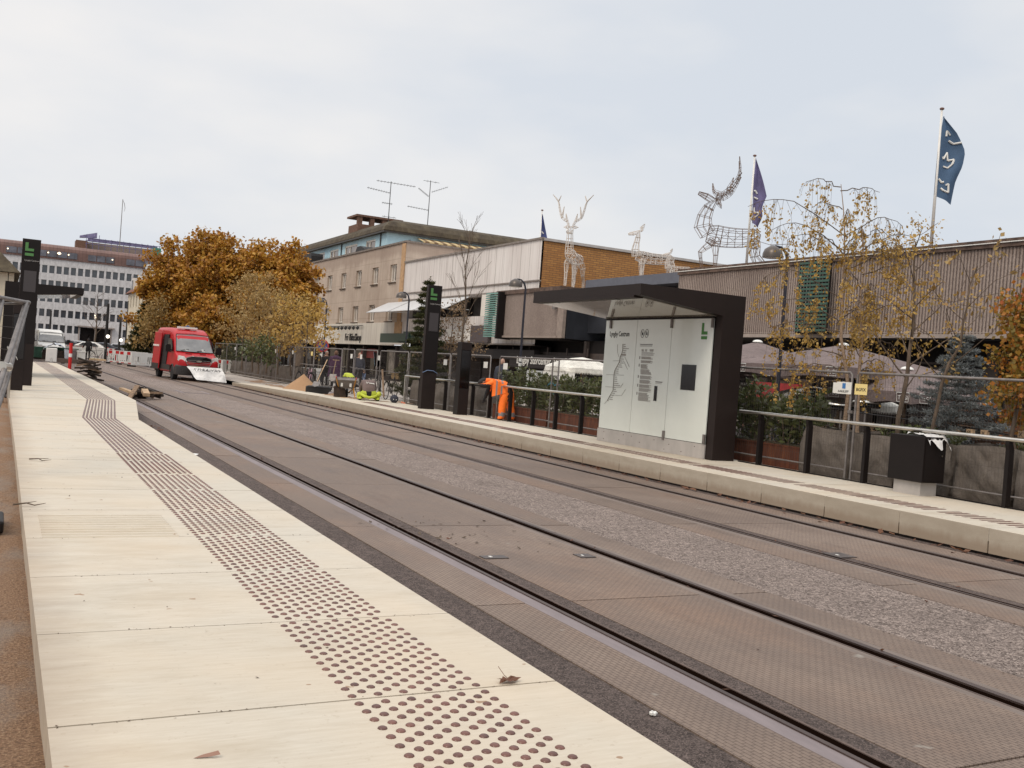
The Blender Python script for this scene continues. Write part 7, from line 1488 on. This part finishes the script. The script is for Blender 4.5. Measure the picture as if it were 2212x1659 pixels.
m_bo=mat('barrow_orange',(.55,.25,.03),.5)
b=MB(); 
for s in (-1,1): b.tube([(s*.36,-.75,.85),(s*.3,-.4,.55),(s*.25,.1,.4),(s*.06,.75,.22)],.02,7); b.tube([(s*.28,-.2,.46),(s*.36,-.3,.0)],.02,7); b.tube([(s*.25,.1,.4),(s*.36,-.3,.02)],.016,7)
b.tube([(-.36,-.3,.03),(.36,-.3,.03)],.015,6); b.build('frame',m_bo,e,smooth=True,auto=50)
b=MB(); b.loft([[(dx,.75+r*math.cos(a),.2+r*math.sin(a)) for a in [i*math.pi/10 for i in range(20)]] for dx,r in ((-.05,.1),(-.05,.18),(0,.2),(.05,.18),(.05,.1))]); b.build('wheel',m_tyre,e,smooth=True)
b=MB(); b.cyl((-.36,-.75,.85),(-.37,-.85,.9),.025,n=8); b.cyl((.36,-.75,.85),(.37,-.85,.9),.025,n=8); b.build('grip',m_reds,e)
for s in (-1,1): b=MB(); b.box(-.2 if s<0 else .12,-.12 if s<0 else .2,-.31,-.3,.5,.68); b.build('sticker',m_sign,e)
def tool(p,q,r,label,mt,head=None,name='shovel'):
    p=Vector(p);q=Vector(q); e=empty(name,p,0,label,name); b=MB(); b.tube([(0,0,0),q-p],r,7); b.build('handle',mt,e)
    if head=='T': b=MB(); d=Vector((.884,-.461,0))*.13; b.tube([q-p-d,q-p+d],r*1.1,6); b.build('grip',mt,e)
    if head in ('T','blade'): b=MB(); u=Vector((.884,-.461,0))*.13; w=(p-q).normalized()*.3; b.ext([-u,u,u+w*.8,w*1.05,-u+w*.8],Vector((.1,.2,0))*.05); b.build('blade',m_galv,e)
a=at(686,842,z=.35);a.z=.35; tool(at(685,824,Y=38),at(707,777,Y=38.8),.018,'long wooden shovel stuck into the sand heap',m_woodl,'blade')
tool(at(720,808,Y=37),at(726,778,Y=37.2),.02,'upright shovel with T grip standing behind the wheelbarrow',m_wood,'T')
tool(at(829,857,Y=31.6),at(826,798,Y=31.8),.035,'rough upright wooden stake beside the kneeling worker',m_wood,None,'stake')
e=empty('steel_plate',(10.75,33.6,.3),.3,'dark rusty plate leaning against the wheelbarrow','plate'); b=MB(); b.ext([(-.28,0,0),(.22,0,0),(.25,.12,.36),(-.22,.12,.38)],(0,.03,0)); b.build('plate',mat('rust_dark',(.05,.03,.02),.9,var=.4),e)
# sand heap, crate, loose stones
def heap(x,y,z,r,h,label,seed,mt,name='sand_heap'):
    b=MB(); n=22;k=9
    for i in range(k+1):
        for j in range(n): a=2*math.pi*j/n; rr=r*i/k*(1+.18*noise.noise(Vector((math.cos(a)*1.5,math.sin(a)*1.5,seed)))); hz=h*(1-(i/k))**1.15+.03*noise.noise(Vector((rr*math.cos(a)*5,rr*math.sin(a)*5,seed))); b.v.append((rr*math.cos(a),rr*math.sin(a)*1.0,max(-.03,hz)))
    for i in range(k):
        for j in range(n): j2=(j+1)%n; b.f.append((i*n+j,(i+1)*n+j,(i+1)*n+j2,i*n+j2)); b.m.append(0)
    return tag(b.build(name,mt,smooth=True,loc=(x,y,z)),label,'sand heap')
g=NG('pile_sand',.95); vv=g.noise((1,1,1),40,4,.7); g.color(g.ramp(vv,[(.3,(.26,.14,.07)),(.7,(.42,.26,.14))])); g.bump(vv,.6,.03)
heap(11.5,41.2,.17,.95,.72,'pointed heap of light brown sand beside the dark crate',1,MT['pile_sand'])
heap(11.2,35.4,.2,.8,.2,'low heap of reddish sand left of the wheelbarrow',2,MT['sand_ground']); heap(11.3,33.2,.24,.7,.12,'low heap of soil under the wheelbarrow',3,MT['sand_ground'])
q=at(677,842,Y=38.2); b=MB(); b.box(-.5,.5,-.25,.25,0,.3); b.box(-.44,.44,-.26,.26,.22,.32,0); o=b.build('crate',m_ink,loc=(11.35,38.4,.18),rz=-.3); bevel(o,.03); tag(o,'black plastic crate lying beside the sand heap','crate')
for k,(dx,dy,l) in enumerate(((.1,-1.3,'rounded grey stone right of the black crate'),(-.2,-2.1,'small brown stone at the low sand heap'),(.35,-1.7,'pale grey stone lying behind the low sand heap'))): b=MB(); b.ball((0,0,.08),.13,8,sc=(1.3,.9,.75)); tag(b.build('stone',m_band,loc=(11.3+dx,38+dy,.2),smooth=True,rz=k),l,'stone')
# --- terrace: parasols, umbrellas, chairs, heaters, notice boards ---
def parasol(x,y,zt,ze,hw,label,rz=.0,mtn='parasol_grey'):
    e=empty('grey_parasol',(x,y,.25),rz,label,'parasol','large grey square parasols on the terrace'); Ht=zt-.25;He=ze-.25; b=MB(); n=8
    ring=[]
    for s in range(4):
        a=[(-1,-1),(1,-1),(1,1),(-1,1)][s];c=[(-1,-1),(1,-1),(1,1),(-1,1)][(s+1)%4]
        for i in range(n): t=i/n; ring.append((a[0]*(1-t)+c[0]*t,a[1]*(1-t)+c[1]*t))
    secs=[]
    for q in range(7):
        u=q/6; secs.append([(p[0]*hw*u,p[1]*hw*u,Ht-(Ht-He)*u-(.0 if max(abs(p[0]),abs(p[1]))<.1 else .10*u*(1-abs(min(abs(p[0]),abs(p[1]))))*0-.05*math.sin(u*3.14)*(1-min(abs(p[0]),abs(p[1]))))) for p in ring])
    secs.append([(p[0]*hw*1.0,p[1]*hw*1.0,He-.26+.04*math.sin(i*1.3)) for i,p in enumerate(ring)])
    b.loft(secs,cap=False); b.build('canopy',MT[mtn],e,smooth=False)
    b=MB(); b.tube([(0,0,0),(0,0,Ht)],.035,8); 
    for sx in (-1,1):
        for sy in (-1,1): b.tube([(0,0,Ht-.1),(sx*hw*.98,sy*hw*.98,He-.02)],.015,5); b.tube([(0,0,He-.3),(sx*hw*.5,sy*hw*.5,(Ht+He)/2-.08)],.012,5)
    b.build('pole',m_wood,e); b=MB(); b.ball((0,0,Ht-.02),.15,12,sc=(1,1,.5),half=True); b.build('top_cap',m_sign,e)
    for (sx,off) in ((-1,-.82),(-1,.7)):
        for fc in (0,1):
            b=MB()
            if fc==0: 
                X=-hw-.012; y0=off*hw; b.tube([(X,y0-.17,He-.02),(X,y0+.17,He-.02),(X,y0+.15,He-.22),(X,y0-.15,He-.22)],.008,4,closed=True); b.build('label_frame',m_sign,e); text('ToGl',.13,m_sign,(X-.003,y0+.13,He-.17),*WX,parent=e,ext=.001)
            else:
                Y_=-hw-.012; x0=off*hw*sx; b.tube([(x0-.17,Y_,He-.02),(x0+.17,Y_,He-.02),(x0+.15,Y_,He-.22),(x0-.15,Y_,He-.22)],.008,4,closed=True); b.build('label_frame',m_sign,e); text('ToGl',.13,m_sign,(x0-.13,Y_-.003,He-.17),*WY,parent=e,ext=.001)
    return e
v=at(1637,738,X=19.5); parasol(v.x,v.y,v.z,v.z-.78,1.95,'grey square parasol with a white top, partly hidden by the right side of the shelter')
v=at(1822,745,X=18.6); parasol(v.x,v.y,v.z,v.z-.62,2.0,'grey square parasol in the middle of the terrace, behind the birch trunks')
v=at(1960,792,X=18.6); parasol(v.x,v.y,v.z-.05,v.z-.6,1.3,'lower grey parasol at the right, partly behind the blue spruce')
def umbrella(px,py,X,r,h,label):
    v=at(px,py,X=X); e=empty('fringed_umbrella',(v.x,v.y,.25),.2,label,'umbrella','white fringed umbrellas on the terrace'); H_=v.z-.25; n=8; b=MB()
    secs=[]
    for u,dz in ((.02,0),(.3,-.06),(.6,-.17),(.85,-.3),(1,-.4)): secs.append([(r*u*(1 if i%4 else 1.0)*math.cos(i*math.pi/16)*(1-.05*(abs((i%4)-2)/2==0)),r*u*math.sin(i*math.pi/16),H_+dz*h-(.03*abs(math.sin(i*math.pi/4)) if u>.5 else 0)) for i in range(32)])
    secs.append([(r*1.02*math.cos(i*math.pi/16),r*1.02*math.sin(i*math.pi/16),H_-.42*h-.16+.02*math.sin(i*2.2)) for i in range(32)])
    b.loft(secs,cap=False); b.build('canopy',MT['white_fringe'],e)
    b=MB()
    for i in range(150): a=i*2*math.pi/150; b.poly([(r*1.025*math.cos(a),r*1.025*math.sin(a),H_-.42*h-.13),(r*1.025*math.cos(a+.03),r*1.025*math.sin(a+.03),H_-.42*h-.13),(r*1.03*math.cos(a+.02),r*1.03*math.sin(a+.02),H_-.42*h-.13-.09)])
    b.build('fringe',MT['white_fringe'],e); b=MB(); b.tube([(0,0,0),(0,0,H_)],.022,7); 
    for i in range(8): a=i*math.pi/4; b.tube([(0,0,H_-.03),(r*math.cos(a),r*math.sin(a),H_-.41*h)],.008,4)
    b.build('pole',m_woodl,e); return e
umbrella(1258,772,19.,1.35,1.0,'white fringed umbrella above the laurel hedge, in front of the pharmacy')
umbrella(1760,835,20.,1.2,.75,'white scalloped umbrella on the terrace under the middle grey parasol'); umbrella(1850,848,20.5,1.2,.7,'white scalloped umbrella right of the birch trunks')
def chair(x,y,rz,label):
    e=empty('folding_chair',(x,y,.25),rz,label,'chair','wooden folding chairs on the terrace')
    for s in (-.2,.2): b=MB(); b.tube([(s,-.2,0),(s,.2,.85)],.014,4); b.build('leg',m_woodl,e); b=MB(); b.tube([(s,.2,0),(s,-.2,.46)],.014,4); b.build('leg',m_woodl,e)
    b=MB(); 
    for k in range(5): b.box(-.21,.21,-.2+.08*k,-.14+.08*k,.45,.465)
    b.build('seat',m_woodl,e); b=MB(); 
    for k in range(3): b.box(-.21,.21,.15+.02*k,.165+.02*k,.62+.08*k,.68+.08*k)
    b.build('backrest',m_woodl,e); return e
def table(x,y,label):
    e=empty('cafe_table',(x,y,.25),0,label,'table','small dark tables on the terrace'); b=MB(); b.box(-.35,.35,-.35,.35,.7,.73); b.build('tabletop',m_woodd,e); b=MB(); b.tube([(0,0,0),(0,0,.7)],.025,6); b.box(-.2,.2,-.2,.2,0,.02); b.build('pedestal',m_black,e)
for k,(px,X,l,rz) in enumerate([(1730,15.8,'wooden folding chair seen between the first railing posts right of the shelter',.4),(1752,16.2,'wooden folding chair nearest the birch trunks',-.4),(1700,16.6,'wooden folding chair behind the laurel bush right of the shelter',1.),(1625,16.5,'wooden folding chair close to the shelter side',2.),(1780,17.5,'wooden folding chair behind the two birch trunks',.2),(1900,18,'wooden folding chair behind the black cabinet',.5),(1680,18.5,'wooden folding chair deeper in the terrace under the first grey parasol',2.6),(1820,19.3,'wooden folding chair deepest in the terrace, under the middle parasol',2.2)]):
    v=at(px,930,X=X); chair(X,v.y,rz,l)
for k,(px,X,l) in enumerate([(1742,15.9,'dark cafe table between the chairs nearest the birch trunks'),(1660,16.4,'dark cafe table right beside the shelter'),(1690,17.6,'dark cafe table behind the laurel bush'),(1800,18.3,'dark cafe table under the middle grey parasol')]): v=at(px,930,X=X); table(X+.4,v.y+.3,l)
def heater(px,py,X,label):
    v=at(px,py,X=X); e=empty('patio_heater',(v.x,v.y,.25),-.5,label,'patio heater','patio heaters on the terrace'); z=v.z-.25; b=MB(); b.tube([(0,0,0),(0,0,z)],.02,7); b.build('pole',m_galv,e); b=MB(); b.loft([[(x,.1*math.cos(a),z+.05+.08*math.sin(a)) for a in [i*math.pi/8 for i in range(9)]] for x in (-.3,.3)],cap=True); b.build('reflector',m_steel,e,smooth=True); b=MB(); b.cyl((-.25,0,z),(.32,0,z),.055,n=8); b.build('burner',m_blacks,e)
heater(1732,858,17.,'patio heater left of the birch trunks'); heater(1817,882,17.,'patio heater right behind the birch trunks'); heater(1870,876,17.2,'patio heater left of the blue spruce'); heater(1602,842,18.,'patio heater just right of the shelter')
def board(px,py,X,label):
    v=at(px,py,X=X); e=empty('menu_board',(v.x,v.y,v.z),0,label,'sign','dark MAD KAFFE boards hanging on the terrace'); b=MB(); b.box(0,.02,-.24,.24,-.3,.18); b.box(0,.02,-.01,.01,.18,.5); b.build('board',m_ink,e); text('MAD',.15,m_sign,(-.004,.17,.01),*WX,parent=e,ext=.002,bold=.004); text('KAFFE',.14,m_sign,(-.004,.22,-.13),*WX,parent=e,ext=.002,bold=.004)
    b=MB(); b.cyl((-.004,0,-.2),(0,0,-.2),.06,n=12); b.build('orange_dot',m_orange_s,e)
board(1753,852,18.8,'dark board reading MAD KAFFE under the left end of the white scalloped umbrella'); board(1865,866,18.8,'dark board reading MAD KAFFE right of the birch trunks'); board(1608,835,19.2,'dark board reading MAD KAFFE beside the shelter')
# small signs on the fence near the birches
for px,py,w,h,mt,tx,l in ((1823,838,.16,.1,m_sign,'AARSLEFF','white contractor sign with a blue mark on the birch trunk side of the fence'),):
    v=at(px,py,X=12.56); e=empty('site_sign',(v.x,v.y,v.z),0,l,'sign'); b=MB(); b.box(0,.01,-w,w,-h,h); b.build('plate',mt,e); b=MB(); b.box(-.004,0,-.035,.035,-.01,.08); b.build('blue_mark',mat('blue_mark',(.04,.16,.4),.5),e); text(tx,.055,m_ink,(-.003,w*.8,-.075),*WX,parent=e,ext=.001)
# red and blue awnings, timber bench panel with letters near the right edge
b=MB(); v=at(1640,840,X=24); b.box(-.1,.1,-2,1.2,-.3,.25); tag(b.build('red_awning',mat('red_cloth',(.28,.02,.02),.8,var=.3),loc=(24,v.y,v.z)),'dark red awning strip beside the shelter, deep in the terrace','awning')
b=MB(); b.ext([(0,0,0),(0,-.5,-.03),(0,-.5,.0),(0,0,.05)],(.3,0,0)); v=at(1720,925,X=15.6); tag(b.build('blue_cushion',mat('blue_cloth',(.02,.08,.25),.8),loc=v),'blue cushion on a chair near the birch trunks','cushion')
v=at(2110,900,X=15.2); e=empty('slatted_screen',(15.2,v.y,.25),0,'wooden slatted screen behind the wrapped planters at the right edge','screen'); b=MB()
for k in range(11): b.box(0,.03,-1.9,.9,.25+.1*k,.32+.1*k)
b.build('slats',mat('cedar',(.16,.07,.035),.8,var=.3,vs=5),e); b=MB(); b.box(.03,.08,-1.9,-1.83,0,1.4); b.box(.03,.08,.83,.9,0,1.4); b.build('post',m_woodd,e)
for k,(px,t) in enumerate(((2063,'X'),(2093,'O'),(2124,'X'),(2205,'X'))):
    v=at(px,932+ (k*2),X=14.3); e=empty('letter_block',(v.x,v.y,v.z),0,('small wooden block with an X, leftmost in the row over the wrapped planters','small wooden block with an O in the row over the wrapped planters','small wooden block with an X right of the O block','small wooden block with an X at the very right edge')[k],'block'); b=MB(); b.box(0,.08,-.055,.055,-.055,.055); b.build('block',m_woodl,e); text(t,.09,m_ink,(-.003,.035,-.032),*WX,parent=e,ext=.001)
b=MB(); b.tube([at(1845,890,X=14.25),at(2100,925,X=14.35),at(2212,945,X=14.35)],.012,4) ; tag(b.build('cross_rail',m_black),'thin dark rail carrying the letter blocks behind the planters','rail')
# dark A-frame sign by the hedge
v=at(1143,838,X=17); b=MB(); b.box(-.01,.01,-.15,.15,-.25,.25); b.box(-.014,-.01,-.12,.12,-.22,.22,1); tag(b.build('pavement_sign',[m_sign,m_green],loc=v),'small green notice in a white frame above the laurel hedge','sign')
# blue cloth and dark frames behind the bicycles
v=at(826,795-4,Y=42); b=MB(); b.poly([(0,0,.55),(.1,0,.55),(.62,0,-.05),(.1,0,-.08)]); b.ext([(0,0,.55),(.1,0,.55),(.62,0,-.05),(.1,0,-.08)],(0,.02,0)); tag(b.build('light_blue_cloth',mat('pale_blue',(.3,.45,.6),.7),loc=(at(806,777,Y=42).x,42,at(806,777,Y=42).z-.2)),'pale blue cloth hanging behind the fence, left of the small spruce','cloth')
